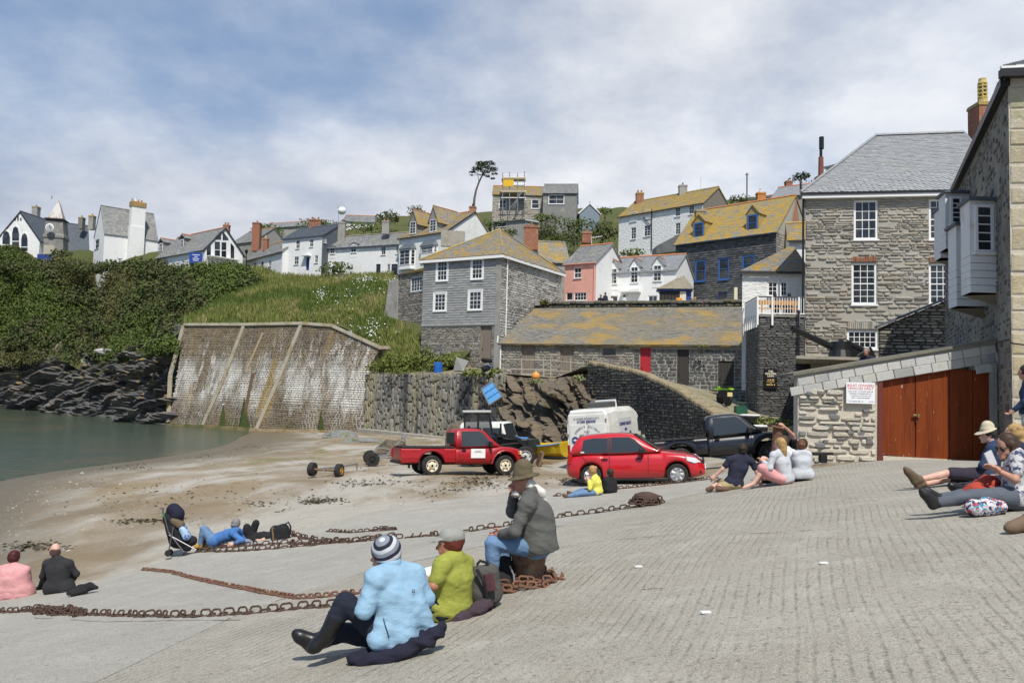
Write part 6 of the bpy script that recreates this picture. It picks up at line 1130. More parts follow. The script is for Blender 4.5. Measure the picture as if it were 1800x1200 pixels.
# rocks at the wall foot
def boulder(name, label, c, r, m, seed, group=None, cat='rock'):
 b = MB(); V = []; rr = random.Random(seed); nphi, nth = 7,10
 for i in range(nphi+1):
  for j in range(nth):
   ph = math.pi*i/nphi; th = 2*math.pi*j/nth; d = Vector((math.sin(ph)*math.cos(th), math.sin(ph)*math.sin(th), math.cos(ph))); k = 1+.35*mnoise.noise(d*1.4+Vector((seed, 0,0)))+.15*mnoise.noise(d*4+Vector((0, seed, 0)))
   V.append(Vector(c)+Vector((d.x*r[0], d.y*r[1], d.z*r[2]))*k)
 b.raw(V, [(i*nth+j, i*nth+(j+1) % nth, (i+1)*nth+(j+1) % nth, (i+1)*nth+j) for i in range(nphi) for j in range(nth)]); return tag(b.build(name, m), label, cat, group)
boulder('boulder', 'flat grey slab tilted at the foot of the sea wall', G(598,768)+Vector((0,0,.1)),(1.5,1.0,.45), mat('slab_rock', (.2,.2,.2),.8,((2,.5,.65,(.12,.14,.04)),(6,.5,.7,(.3,.3,.29))),((8,.8,.1),)),3); boulder('boulder', 'low grey slab half buried by the retaining wall', G(638,776),(1.6,.8,.25), MATS['slab_rock'],8); boulder('boulder', 'brown boulder behind the red pickup tailgate', G(690,800)+Vector((0,0,.3)),(.85,.7,.55), MATS['outcrop_rock'],5); boulder('boulder', 'rounded brown boulder below the slate retaining wall', G(812,771)+Vector((0,0,.35)),(1.1,.8,.9), MATS['outcrop_rock'],15); boulder('boulder', 'dark boulder against the cliff by the sea wall end', P(262,735,83),(1.6,1.0,.8), MATS['cliff_rock'],21); boulder('boulder', 'pale slab lodged in the bank above the dark rocks', P(185,618,103),(1.4,.8,.5), mat('pale_rock', (.42,.4,.37),.9,(),((8,.8,.1),)),25); boulder('boulder', 'sandy scar of bare rock on the bank', P(117,612,112),(1.8,.8,1.2), mat('tan_rock', (.34,.27,.19),.9,((1,.5,.7,(.25,.19,.13)),),((3,.8,.2),)),29)
# ---------------------------------------------------------------- vehicles (built in their own frame: x forward, y to the driver's left, z up)
def put(o, rear, front, lean=0):
 """stand a vehicle root with its rear-axle and front-axle ground points"""
 rear, front = Vector(rear), Vector(front); x = (front-rear).normalized(); y = Vector((-x.y, x.x, 0)).normalized(); a, c = rear+y, rear-y; y = (Vector((y.x, y.y, (gzf(a.x, a.y)-gzf(c.x, c.y))/2))).normalized(); z = x.cross(y).normalized(); y = z.cross(x)
 o.matrix_basis = Matrix(((x.x, y.x, z.x, rear.x),(x.y, y.y, z.y, rear.y),(x.z, y.z, z.z, rear.z),(0,0,0,1)))
def axle(pxf, pyf, pxr, wb, up=0.0):
 """front contact from the photo, rear contact on the ground under photo column pxr"""
 f = G(pxf, pyf, up); best = None
 for i in range(-60,61):
  a = rad(i); d = Vector((-math.cos(a), math.sin(a),0))*wb; r = f+d; r.z = gzf(r.x, r.y)+up; x = float(proj(tuple(r))[0]); e = abs(x-pxr)
  if best is None or e < best[0]-.5: best = (e, r)
 return best[1], f
def ring(x, zb, zt, w, k=.8, sh=.92):
 h = zt-zb; half = [(0, zb),(w*.84, zb),(w*.96, zb+.08*h),(w, zb+.38*h),(w*.99, zb+.66*h),(w*sh, zb+.9*h),(w*k, zt-.01),(w*k*.5, zt),(0, zt)]
 return [Vector((x, -y, z)) for y, z in half]+[Vector((x, y, z)) for y, z in half[-2:0:-1]]
def loft(b, rings, cap=True):
 i0 = len(b.v); n = len(rings[0]); b.v.extend(tuple(p) for r_ in rings for p in r_)
 for i in range(len(rings)-1):
  for j in range(n): b.f.append((i0+i*n+j, i0+i*n+(j+1) % n, i0+(i+1)*n+(j+1) % n, i0+(i+1)*n+j)); b.m.append(b.cm)
 if cap: b.f.append(tuple(i0+j for j in range(n))[::-1]); b.f.append(tuple(i0+(len(rings)-1)*n+j for j in range(n))); b.m.extend([b.cm]*2)
def stations(top, wid, zbot, arches, x0, x1, n=64, **k):
 """top/wid: [(x,val)] polylines; arches: [(x,r,zc)] openings"""
 xs_ = set(np.linspace(x0, x1, n)); out = []
 for (ax, r, zc) in arches:
  for t_ in np.linspace(0, math.pi, 13): xs_.add(ax+r*math.cos(t_))
 for x in sorted(xs_):
  zt_ = float(np.interp(x, *zip(*top))); w = float(np.interp(x, *zip(*wid))); zb = zbot if not isinstance(zbot, list) else float(np.interp(x, *zip(*zbot)))
  for (ax, r, zc) in arches:
   if abs(x-ax) < r: zb = max(zb, zc+math.sqrt(max(0, r*r-(x-ax)**2)))
  out.append(ring(x, min(zb, zt_-.05), zt_, w, **k))
 return out
BLK = mat('black_plastic', (.018,.018,.019),.6); RUB = mat('tyre_rubber', (.022,.021,.02),.85,((9,.5,.7,(.05,.045,.038)),)); CHR = mat('chrome', (.6,.6,.6),.2, metal=.9); HL = mat('headlamp', (.75,.77,.8),.08, spec=.7); AUTO = mat('auto_glass', (.03,.038,.045),.03, spec=.7); TL = mat('tail_lamp', (.35,.01,.01),.2); AMB = mat('indicator', (.7,.2,.02),.3); DRK = mat('underbody', (.01,.01,.01),.9)
SIL = mat('steel_silver', (.55,.55,.54),.35, metal=.7); CRM = mat('rim_cream', (.72,.66,.5),.6,((7,.55,.7,(.3,.13,.05)),)); PLT = mat('plate_yellow', (.75,.55,.03),.5); PLW = mat('plate_white', (.8,.8,.78),.4)
def wheel(o, x, y, r, w, rim, style='hub', name='wheel', rr=.64, hub=None):
 s_ = -1 if y < 0 else 1; ax = (0, s_, 0); b = MB(); c = (x, y-s_*w/2, r)
 b.lathe([(r*.6,0),(r*.9,.0),(r*.985, w*.12),(r, w*.3),(r, w*.7),(r*.985, w*.88),(r*.9, w),(r*rr, w*1.0),(r*rr, w*.7)], c, ax, 28); t_ = b.build(name, RUB, o, smooth=False)
 b = MB(); b.lathe([(r*rr*.98, w*.6),(r*rr*1.02, w*1.01),(r*rr*.93, w*1.01),(r*rr*.86, w*.82),(r*.3, w*.86),(r*.26, w*1.0),(r*.12, w*1.02)], c, ax, 24); k = b.build('rim', rim, t_)
 if style == 'hub':
  b = MB()
  for i in range(7):
   a = 2*math.pi*i/7; d = Vector((math.cos(a),0, math.sin(a))); e = Vector((-math.sin(a),0, math.cos(a))); p = Vector(c)+Vector((0, s_*w*.97,0)); b.raw([p+d*r*.16-e*.035, p+d*r*.16+e*.035, p+d*r*rr*.97+e*.05, p+d*r*rr*.97-e*.05, p+d*r*.5+Vector((0, s_*.03,0))],[(0,1,4),(1,2,4),(2,3,4),(3,0,4)])
  b.lathe([(r*.22, w*.95),(r*.2, w*1.08),(.01, w*1.09)], c, ax, 14); b.build('hubcap', rim, t_)
 else:
  b = MB()
  for i in range(6): a = 2*math.pi*i/6; b2 = MB(); b2.lathe([(r*.09, w*.84),(r*.09, w*.865)], Vector(c)+Vector((math.cos(a)*r*.46,0, math.sin(a)*r*.46)), ax, 8); b2.build('rim_slot', DRK, t_)
  b.lathe([(r*.14, w*.95),(r*.11, w*1.08)], c, ax, 10); b.build('hub', hub or DRK, t_)
 return t_
class Green:
 """glasshouse: lofts and panes; prof rows (x, zbelt, zroof, wbelt, wroof)"""
 def __init__(s, rows): s.rows = rows
 def at(s, x): return [float(np.interp(x, [r_[0] for r_ in s.rows],[r_[i] for r_ in s.rows])) for i in range(1,5)]
 def shell(s, o, m, name='cab', n=30):
  rg = []
  for x in np.linspace(s.rows[0][0], s.rows[-1][0], n):
   zb, zr, wb, wr = s.at(x); zr = max(zr, zb+.02); wr_ = wb+(wr-wb)*min(1,(zr-zb)/max(.05, max(r_[2] for r_ in s.rows)-zb)); half = [(0, zb),(wb, zb),(wb+(wr_-wb)*.5, zb+(zr-zb)*.5),(wr_, zr-.06*min(1,(zr-zb)*3)),(wr_*.9, zr-.012),(wr_*.5, zr+.004),(0, zr+.008)]
   rg.append([Vector((x, -y, z)) for y, z in half]+[Vector((x, y, z)) for y, z in half[-2:0:-1]])
  b = MB(); loft(b, rg); return b.build(name, m, o, smooth=True)
 def y(s, x, z):
  zb, zr, wb, wr = s.at(x); zr = max(zr, zb+.02); wr_ = wb+(wr-wb)*min(1,(zr-zb)/max(.05, max(r_[2] for r_ in s.rows)-zb)); hf = (zr-zb)*.5; ym = wb+(wr_-wb)*.5; zt_ = zr-.06*min(1,(zr-zb)*3)
  return float(np.interp(z, [zb, zb+hf, max(zt_, zb+hf+.001)],[wb, ym, wr_]))
 def pane(s, o, pts, m=AUTO, off=.012, sides=(-1,1), name='side_window'):
  for sg in sides:
   b = MB(); xs2 = [p[0] for p in pts]; c0 = (sum(xs2)/len(pts), sum(p[1] for p in pts)/len(pts)); V = [Vector((c0[0], sg*(s.y(*c0)+off), c0[1]))]; n_ = 0
   for i in range(len(pts)):
    a_, b_2 = pts[i], pts[(i+1) % len(pts)]
    for k in range(6): t_ = k/6; x, z = a_[0]+(b_2[0]-a_[0])*t_, a_[1]+(b_2[1]-a_[1])*t_; xm, zm = (x+c0[0])/2,(z+c0[1])/2; V += [Vector((xm, sg*(s.y(xm, zm)+off), zm)), Vector((x, sg*(s.y(x, z)+off), z))]; n_ += 1
   Fs_ = []
   for i in range(n_): a0, a1, b0, b1 = 1+2*i, 2+2*i, 1+2*((i+1) % n_),2+2*((i+1) % n_); Fs_ += [(0, a0, b0),(a0, a1, b1, b0)]
   b.raw(V, Fs_); b.build(name, m, o)
 def screen(s, o, xa, xb, m=AUTO, name='windscreen', inset=.09):
  za, zb_2 = s.at(xa)[1], s.at(xb)[1]; ya, yb = s.y(xa, za)-inset, s.y(xb, zb_2)-inset; n = Vector((-(zb_2-za),0, xb-xa)).normalized(); n = n if n.z > 0 else -n; b = MB(); mid = .03
  A_ = [Vector((xa, -ya, za)), Vector((xa, 0, za+.012)), Vector((xa, ya, za)), Vector((xb, yb, zb_2-.01)), Vector((xb, 0, zb_2+.006)), Vector((xb, -yb, zb_2-.01))]; b.raw([p+n*.016 for p in A_],[(0,1,4,5),(1,2,3,4)]); b.build(name, m, o)
def rline(o, pts, m, r=.008, name='seam'):
 b = MB(); b.tube(pts, r, 4); b.build(name, m, o)
# --- red hatchback
def hatchback():
 o = root('red_hatchback', (0,0,0), 'glossy red hatchback parked on the edge of the slipway', 'car', local=True); PT = mat('paint_red_gloss', (.5,.006,.012),.3, coat=1.0, spec=.5); wb = 2.46
 top = [(-.72,.72),(-.66,.88),(-.5,.93),(0,.93),(1.3,.94),(1.75,.95),(2.2,.93),(2.7,.86),(3.0,.76),(3.17,.6),(3.24,.45)]; wid = [(-.74,.6),(-.66,.74),(-.4,.81),(.3,.825),(2.2,.825),(2.75,.8),(3.0,.74),(3.2,.58),(3.24,.5)]
 b = MB(); loft(b, stations(top, wid, [(-.74,.3),(-.4,.2),(2.9,.2),(3.24,.26)],[(0,.345,.3),(wb, .345,.3)],-.73,3.24,70)); b.build('body', PT, o, smooth=True)
 g = Green([(-.62,.9,.93,.74,.6),(-.5,.91,1.2,.765,.6),(-.34,.91,1.41,.775,.58),(-.1,.91,1.455,.78,.575),(.5,.92,1.495,.785,.58),(1.0,.92,1.485,.785,.58),(1.28,.93,1.43,.78,.58),(1.75,.94,1.12,.77,.6),(2.02,.95,.955,.74,.6)]); g.shell(o, PT, 'roof')
 g.pane(o, [(-.26,.96),(.52,.955),(.52,1.37),(.1,1.375),(-.2,1.33)]); g.pane(o, [(.62,.955),(1.66,.97),(1.3,1.3),(1.12,1.385),(.62,1.385)]); g.screen(o, 1.93,1.26); g.screen(o, -.56,-.34, name='rear_window')
 g.pane(o, [(.53,.955),(.61,.955),(.61,1.38),(.53,1.38)], BLK, .01, name='pillar')
 for s_ in (-1,1):
  b = MB(); b.obox((1.5, s_*.9,1.0),(.07,0,0),(0,.1,0),(.0,0,.075)); b.build('wing_mirror', PT if s_ > 0 else BLK, o, bevel=.03)
  rline(o, [(.57, s_*.815,.93),(.56, s_*.832,.6),(.55, s_*.828,.3)], BLK, .006); rline(o, [(1.68, s_*.815,.93),(1.66, s_*.832,.6),(1.64, s_*.828,.3)], BLK, .006); rline(o, [(-.28, s_*.8,.92),(-.1, s_*.83,.7),(.33, s_*.832,.45)], BLK, .006)
  for x in (.42,1.4) if s_ < 0 else (.42,): b = MB(); b.obox((x, s_*.838,.78),(.09,0,0),(0,.02,0),(0,0,.018)); b.build('door_handle', BLK, o, bevel=.008)
  b = MB(); b.prism([(2.72, s_*.8,.8),(2.98, s_*.745,.74),(3.12, s_*.62,.62),(2.95, s_*.755,.6),(2.74, s_*.8,.68)],(.012, s_*.014,.01)); b.build('headlight', HL, o)
  b = MB(); b.obox((-.6, s_*.74,.78),(.07,-s_*.03,0),(.01, s_*.03,0),(0,0,.14)); b.build('tail_light', TL, o, bevel=.02)
  b = MB(); b.obox((3.12, s_*.52,.36),(.03, s_*-.03,0),(0,.12,0),(0,0,.05)); b.build('bumper_vent', BLK, o)
  wheel(o, 0, s_*.75,.3,.19, SIL); wheel(o, wb, s_*.75,.3,.19, SIL)
 b = MB(); b.obox((3.2,0,.62),(.03,0,0),(0,.42,0),(0,0,.06)); b.build('grille', BLK, o); b = MB(); b.obox((3.25,0,.45),(.012,0,0),(0,.26,0),(0,0,.06)); b.build('number_plate', PLW, o)
 b = MB(); b.box(-.4,-.7,.2,2.9,.7,.6); b.build('underbody', DRK, o); b = MB()
 for (x, s_) in ((.75,-1),(.75,1)): b.obox((x, s_*.32,1.05),(.08,0,0),(0,.2,0),(-.04,0,.25))
 b.build('seat', BLK, o)
 b = MB(); b.box(-.27,-.815,.965,-.17,-.8,1.0); b.build('sticker', PLW, o)
 return o
o = hatchback(); f_ = G(1193,847); a_ = rad(13); r_ = f_+Vector((-math.cos(a_), math.sin(a_),0))*2.46; r_.z = gzf(r_.x, r_.y); put(o, r_, f_)
# --- pickups
def pickup(name, label, paint, rimm, dark=False, wb=2.85, signed=False):
 o = root(name, (0,0,0), label, 'pickup truck', local=True); k = .0; R_ = .375
 top = [(.9,1.02),(1.0,1.03),(2.4,1.06),(2.75,1.08),(3.2,1.04),(3.45,.98),(3.55,.86),(3.6,.6)]; wid = [(.9,.82),(2.5,.83),(3.2,.82),(3.45,.76),(3.6,.66)]
 b = MB(); loft(b, stations(top, wid, [(.9,.42),(3.2,.42),(3.6,.5)],[(wb, .5, R_)],.9,3.6,44, k=.84, sh=.955)); b.build('body', paint, o, smooth=True)
 topb = [(-1.15,1.0),(.88,1.0)]; b = MB(); loft(b, stations(topb, [(-1.15,.8),(.88,.8)],.46,[(0,.5, R_)],-1.15,.88,30, k=.96, sh=.99)); bd = b.build('load_bed', paint, o)
 b = MB(); b.box(-1.08,-.72,1.0,.84,.72,1.012); b.build('bed_floor', DRK, bd); b = MB()
 for s_ in (-1,1): b.tube([(-1.1, s_*.76,1.03),(.85, s_*.76,1.03)],.028,6)
 for i in range(9): b.obox((-.95+i*.22,0,1.03),(.07,0,0),(0,.7,0),(0,0,.035))
 b.build('bed_liner', BLK, bd)
 g = Green([(.93,1.0,1.66,.8,.62),(1.02,1.0,1.71,.81,.64),(1.4,1.02,1.74,.815,.645),(1.85,1.04,1.73,.815,.645),(2.05,1.05,1.66,.81,.64),(2.65,1.08,1.1,.77,.64)]); g.shell(o, paint, 'cab')
 g.pane(o, [(1.12,1.07),(2.36,1.12),(1.98,1.58),(1.86,1.64),(1.14,1.63)]); g.screen(o, 2.58,2.04); b = MB(); b.box(.915,-.5,1.15,.925,.5,1.58); b.build('rear_window', AUTO, o)
 for s_ in (-1,1):
  b = MB(); b.obox((2.22, s_*.93,1.17),(.05,0,0),(0,.1,0),(0,0,.1)); b.build('wing_mirror', BLK, o, bevel=.025); rline(o, [(1.06, s_*.805,1.02),(1.05, s_*.833,.75),(1.05, s_*.83,.46)], BLK, .006); rline(o, [(2.28, s_*.815,1.06),(2.28, s_*.84,.75),(2.26, s_*.835,.46)], BLK, .006)
  b = MB(); b.obox((1.2, s_*.84,.95),(.08,0,0),(0,.02,0),(0,0,.02)); b.build('door_handle', BLK, o)
  b = MB(); b.obox((3.5, s_*.6,.84),(.05, s_*-.02,0),(0,.15,0),(0,0,.08)); b.build('headlight', HL, o, bevel=.02); b = MB(); b.obox((3.42, s_*.785,.84),(.05, s_*-.02,0),(0,.015,0),(0,0,.06)); b.build('indicator', AMB, o)
  b = MB(); b.obox((-1.16, s_*.72,.8),(.02,0,0),(0,.07,0),(0,0,.14)); b.build('tail_light', TL, o)
  b = MB(); a_ = [(wb+.55*math.cos(t_), s_*.845, R_+.55*math.sin(t_)) for t_ in np.linspace(.1,3.04,12)]; b.tube(a_, .035,5); b.build('wheel_arch', BLK if dark else paint, o)
  wheel(o, 0, s_*.72, R_, .24, rimm, 'steel', rr=.58); wheel(o, wb, s_*.72, R_, .24, rimm, 'steel', rr=.58)
  b = MB(); b.obox((-.48, s_*.74,.42),(.015,0,0),(0,.12,0),(0,0,.2)); b.build('mudflap', BLK, o)
 b = MB(); b.obox((3.62,0,.56),(.08,0,0),(0,.8,0),(0,0,.13)); b.build('front_bumper', BLK, o, bevel=.04); b = MB(); b.obox((3.56,0,.85),(.03,0,0),(0,.42,0),(0,0,.09)); b.build('grille', BLK, o); b = MB(); b.box(-1.0,-.55,.4,3.3,.55,.75); b.build('chassis', DRK, o)
 b = MB(); b.obox((-1.2,0,.5),(.05,0,0),(0,.6,0),(0,0,.05)); b.build('rear_bumper', BLK, o)
 if signed:
  b = MB(); b.obox((1.75,-.845,.82),(.28,0,0),(0,.006,0),(0,0,.17)); k = b.build('door_sign', PLW, o); b = MB(); b.obox((1.75,-.853,.9),(.12,0,.0),(0,.003,0),(0,0,.012)); b.obox((1.75,-.853,.86),(.17,0,0),(0,.003,0),(0,0,.008)); b.build('lettering', MATS['grey_letter'], k)
 return o
PR = mat('paint_red_old', (.36,.008,.014),.42,((1.4,.5,.75,(.3,.012,.016)),(5,.68,.75,(.4,.06,.05))), coat=.5); PD = mat('paint_navy_black', (.008,.01,.016),.3, coat=1.0)
o = pickup('red_pickup', 'faded red pickup truck with cream steel wheels on the beach', PR, CRM, signed=True); r_, f_ = axle(875,833,749,2.85); put(o, r_, f_)
o = pickup('dark_pickup', 'black pickup truck parked behind the red hatchback', PD, mat('rim_dark', (.1,.1,.1),.4, metal=.6), True); f0 = P(1350,815,26.5); f0.z = gzf(f0.x, f0.y); r1 = f0+Vector((-2.82,.35,0)); r1.z = gzf(r1.x, r1.y); put(o, r1, f0)
# --- white van, rear corner towards the camera
def van():
 o = root('white_van', (0,0,0), 'white high roof delivery van with fish merchant lettering', 'van', local=True); PW = mat('paint_white', (.74,.74,.7),.35,((.9,.5,.75,(.66,.65,.6)),(3,.6,.75,(.6,.58,.5))), coat=.4); wb = 3.2; wv = .98
 top = [(-1.0,2.48),(-.9,2.56),(0,2.6),(2.3,2.58),(2.9,2.4),(3.3,2.0),(3.7,1.5),(4.1,1.2),(4.35,.9)]; wid = [(-1.02,.95),(-.9,.98),(3.0,.98),(3.8,.94),(4.35,.8)]; rg = []
 for st in stations(top, wid, .4,[(0,.42,.34),(wb, .42,.34)],-1.02,4.35,44, k=.8, sh=.93): rg.append(st)
 b = MB(); loft(b, rg); b.build('body', PW, o, smooth=False, bevel=.0)
 zc = 1.35
 for s_ in (-1,1):   # two rear doors with pressed panels
  b = MB(); b.box(-1.05, min(s_*.01, s_*.86),.62,-1.0, max(s_*.01, s_*.86),2.36); d = b.build('rear_door', PW, o, bevel=.03); b = MB(); b.box(-1.065, min(s_*.08, s_*.78),1.15,-1.04, max(s_*.08, s_*.78),1.95); b.build('door_panel', PW, d, bevel=.04); b = MB(); b.obox((-1.06, s_*.9,1.5),(.02,0,0),(0,.03,0),(0,0,.05)); b.obox((-1.06, s_*.9,2.1),(.02,0,0),(0,.03,0),(0,0,.05)); b.build('hinge', MATS['galvanised'], d)
  b = MB(); b.obox((-1.03, s_*.93,.85),(.02,0,0),(0,.05,0),(0,0,.22)); b.build('tail_light', TL, o)
  wheel(o, 0, s_*.86,.34,.2, PLW, 'steel'); wheel(o, wb, s_*.86,.34,.2, PLW, 'steel'); b = MB(); b.obox((3.1, s_*1.12,1.35),(.06,0,0),(0,.1,0),(0,0,.17)); b.build('wing_mirror', BLK, o, bevel=.03)
 b = MB(); b.box(-1.1,-.95,.38,-.95,.95,.58); b.build('rear_bumper', BLK, o, bevel=.03); b = MB(); b.obox((-1.075,0,.98),(.02,0,0),(0,.5,0),(0,0,.05)); b.build('door_grip', BLK, o, bevel=.02); b = MB(); b.obox((-1.065,0,.82),(.012,0,0),(0,.28,0),(0,0,.07)); b.build('number_plate', PLT, o)
 b = MB(); b.box(-.9,-.8,.36,4,.8,.7); b.build('underbody', DRK, o)
 b = MB(); b.prism([(2.75,-.992,1.4),(3.55,-.975,1.4),(3.25,-.975,1.95),(2.75,-.992,2.05)],(0,-.01,0)); b.build('side_window', AUTO, o)
 b = MB(); b.box(.2,-.995,1.2,1.9,-.98,2.1); sp_ = b.build('side_panel', mat('panel_grey', (.6,.61,.63),.4), o, bevel=.02)
 b = MB(); b.lathe([(.35,0),(.4,.06),(.4,.16),(.2,.2)],(1.3,.1,2.58), n=16); b.build('roof_vent', BLK, o); b = MB(); b.obox((.9,0,2.72),(.45,0,0),(0,.5,0),(0,0,.12)); b.build('roof_box', mat('roof_box', (.07,.075,.07),.5), o, bevel=.05); b = MB(); b.obox((1.4,0,2.75),(.08,0,0),(0,.5,0),(-.03,0,.17)); b.build('roof_deflector', PLW, o, bevel=.03)
 NV = mat('letter_navy', (.05,.06,.2),.5); GY = mat('letter_grey', (.3,.32,.38),.5); U, Nn = (0,-1,0),(-1,0,0); X = -1.075
 smudge(o, (X, 0,2.2), U, Nn, 1.15,.07, GY); text(o, '01208 880498', (X, 0,2.05), U, Nn, .15, NV, off=.004)
 s_ = 'DENNIS KNIGHT'
 for i, ch in enumerate(s_):
  if ch == ' ': continue
  a = (i-(len(s_)-1)/2)/(len(s_)-1)*2.0; text(o, ch, (X, -math.sin(a)*.62,1.28+math.cos(a)*.56),(0,-math.cos(a),-math.sin(a)), Nn, .14, GY, off=.003)
 text(o, 'FISH', (X, 0,1.62), U, Nn, .125, GY, off=.003); text(o, 'MERCHANT', (X, 0,1.46), U, Nn, .135, GY, off=.003); text(o, 'Port Isaac', (X, 0,1.29), U, Nn, .12, GY, off=.002); smudge(o, (X, .2,1.08), U, Nn, .6,.05, GY)
 for s2 in (-1,1):
  b = MB(); b.lathe([(.001,0),(.16,.0),(.16,.006),(.001,.008)],(X+.004, s2*.58,1.27),(-1,0,0),20); k = b.build('fish_emblem', NV, o); k.scale = (1,1,1); b = MB(); b.prism([(X-.008, s2*.58-.1,1.27),(X-.008, s2*.58,1.32),(X-.008, s2*.58+.1,1.27),(X-.008, s2*.58,1.23)],(-.004,0,0)); b.build('fish_emblem', PLW, k)
  b = MB(); b.lathe([(.001,0),(.13,0),(.13,.006)],(.5 if s2 < 0 else 1.6,-1.002,1.35),(0,-1,0),16); b.build('fish_emblem', NV, sp_)
 for tx, z, sz in (('DENNIS KNIGHT', 1.82,.24),('FISH', 1.56,.2)): text(sp_, tx, (1.05,-1.004, z),(1,0,0),(0,-1,0), sz*.82, NV, off=.006)
 return o
o = van(); rc = P(1037,830,34.5); hd = rad(62); dv = Vector((math.cos(hd), math.sin(hd),0)); ra = rc+dv*1.05; fa_ = ra+dv*3.2; ra.z = gzf(ra.x, ra.y); fa_.z = ra.z+.1; put(o, ra, fa_)
# --- tractor
def tractor():
 o = root('tractor', (0,0,0), 'black and blue tractor with glazed cab and front loader', 'tractor', local=True); NB = mat('tractor_black', (.012,.013,.016),.45); BU = mat('tractor_blue', (.03,.2,.5),.4, coat=.3); wb = 2.2
 for s_ in (-1,1): wheel(o, 0, s_*.8,.72,.42, MATS['rim_cream'], 'steel', 'rear_wheel', .55); wheel(o, wb, s_*.72,.46,.3, mat('rim_grey', (.5,.5,.48),.5), 'steel', 'front_wheel', .58, hub=BLK)
 b = MB(); b.obox((1.45,0,.98),(.95,0,-.03),(0,.32,0),(0,0,.3)); b.build('bonnet', NB, o, bevel=.08); b = MB(); b.obox((1.5,0,1.3),(.9,0,-.05),(0,.26,0),(0,0,.035)); b.build('bonnet_stripe', BU, o, bevel=.02); b = MB(); b.obox((2.42,0,.95),(.03,0,0),(0,.27,0),(0,0,.24)); b.build('grille', BLK, o)
 b = MB(); b.obox((1.0,-.3,1.36),(.2,0,-.02),(0,.03,0),(0,0,.03)); b.build('warning_label', mat('label_yellow', (.75,.5,.02),.5), o)
 b = MB(); b.obox((1.0,0,.6),(1.2,0,0),(0,.25,0),(0,0,.2)); b.build('chassis', NB, o)
 for s_ in (-1,1): b = MB(); a_ = [(.82*math.cos(t_),0,.72+.82*math.sin(t_)) for t_ in np.linspace(.3,2.9,10)]; b.prism([(x, s_*.62, z) for x, _, z in a_]+[(x*.93, s_*.62,.72+(z-.72)*.93) for x, _, z in a_[::-1]],(0, s_*.42,0)); b.build('mudguard', NB, o)
 cb = MB(); c = [(-.55,1.2),(-.6,2.45),(.55,2.45),(.75,1.2)]
 for s_ in (-1,1):
  for i in range(4): p, q = c[i], c[(i+1) % 4]; cb.bar((p[0], s_*.6, p[1]),(q[0], s_*.6, q[1]),.07)
  cb.bar((.05, s_*.6,1.2),(.05, s_*.6,2.45),.06); cb.bar((-.57, s_*.6,1.55),(.05, s_*.6,1.5),.04)
 for (x, z) in c: cb.bar((x, -.6, z),(x, .6, z),.07)
 cab = cb.build('cab', NB, o); b = MB(); b.obox((-.02,0,2.5),(.66,0,0),(0,.68,0),(0,0,.05)); b.build('cab_roof', mat('cab_roof', (.42,.42,.4),.6), cab, bevel=.03)
 CG = mat('cab_glass', (.03,.035,.04),.05, alpha=.55, spec=.6)
 for s_ in (-1,1): b = MB(); b.poly((-.52, s_*.6,1.25),(.02, s_*.6,1.25),(.02, s_*.6,2.4),(-.57, s_*.6,2.4)); b.poly((.08, s_*.6,1.25),(.7, s_*.6,1.25),(.52, s_*.6,2.4),(.08, s_*.6,2.4)); b.build('cab_window', CG, cab)
 b = MB(); b.poly((.74,-.55,1.25),(.74,.55,1.25),(.56,.55,2.4),(.56,-.55,2.4)); b.poly((-.56,-.55,1.25),(-.56,.55,1.25),(-.6,.55,2.4),(-.6,-.55,2.4)); b.build('cab_window', CG, cab)
 b = MB(); b.obox((-.15,0,1.3),(.2,0,0),(0,.25,0),(0,0,.06)); b.obox((-.35,0,1.55),(.06,0,0),(0,.25,0),(-.04,0,.28)); b.build('seat', BLK, o, bevel=.03); b = MB(); b.tube([(.35+.05*math.sin(t_),.17*math.cos(t_),1.55+.17*math.sin(t_)*.7) for t_ in np.linspace(0,6.28,13)[:-1]],.015,5, closed=True); b.tube([(.35,0,1.55),(.55,0,1.25)],.02,5); b.build('steering_wheel', BLK, o)
 b = MB(); b.tube([(1.1,-.25,1.3),(1.1,-.25,1.95)],.045,8); b.build('exhaust', NB, o)
 for s_ in (-1,1): b = MB(); b.bar((.75, s_*.48,1.45),(1.9, s_*.48,1.25),.12,.14); b.bar((1.9, s_*.48,1.25),(2.75, s_*.48,.35),.12,.16); b.bar((.9, s_*.48,.7),(.85, s_*.48,1.5),.12,.1); b.tube([(1.1, s_*.48,.95),(2.0, s_*.48,1.05)],.05,6); b.build('loader_arm', NB, o)
 b = MB(); b.obox((2.95,0,.3),(.05,0,0),(0,.7,0),(.1,0,.3)); b.bar((2.95,-.4,.1),(3.5,-.4,.08),.08,.05); b.bar((2.95,.4,.1),(3.5,.4,.08),.08,.05); b.build('loader_fork', mat('rust_plain', (.2,.12,.07),.85), o)
 return o
o = tractor(); r_, f_ = axle(921,817,834,2.2); put(o, r_, f_)
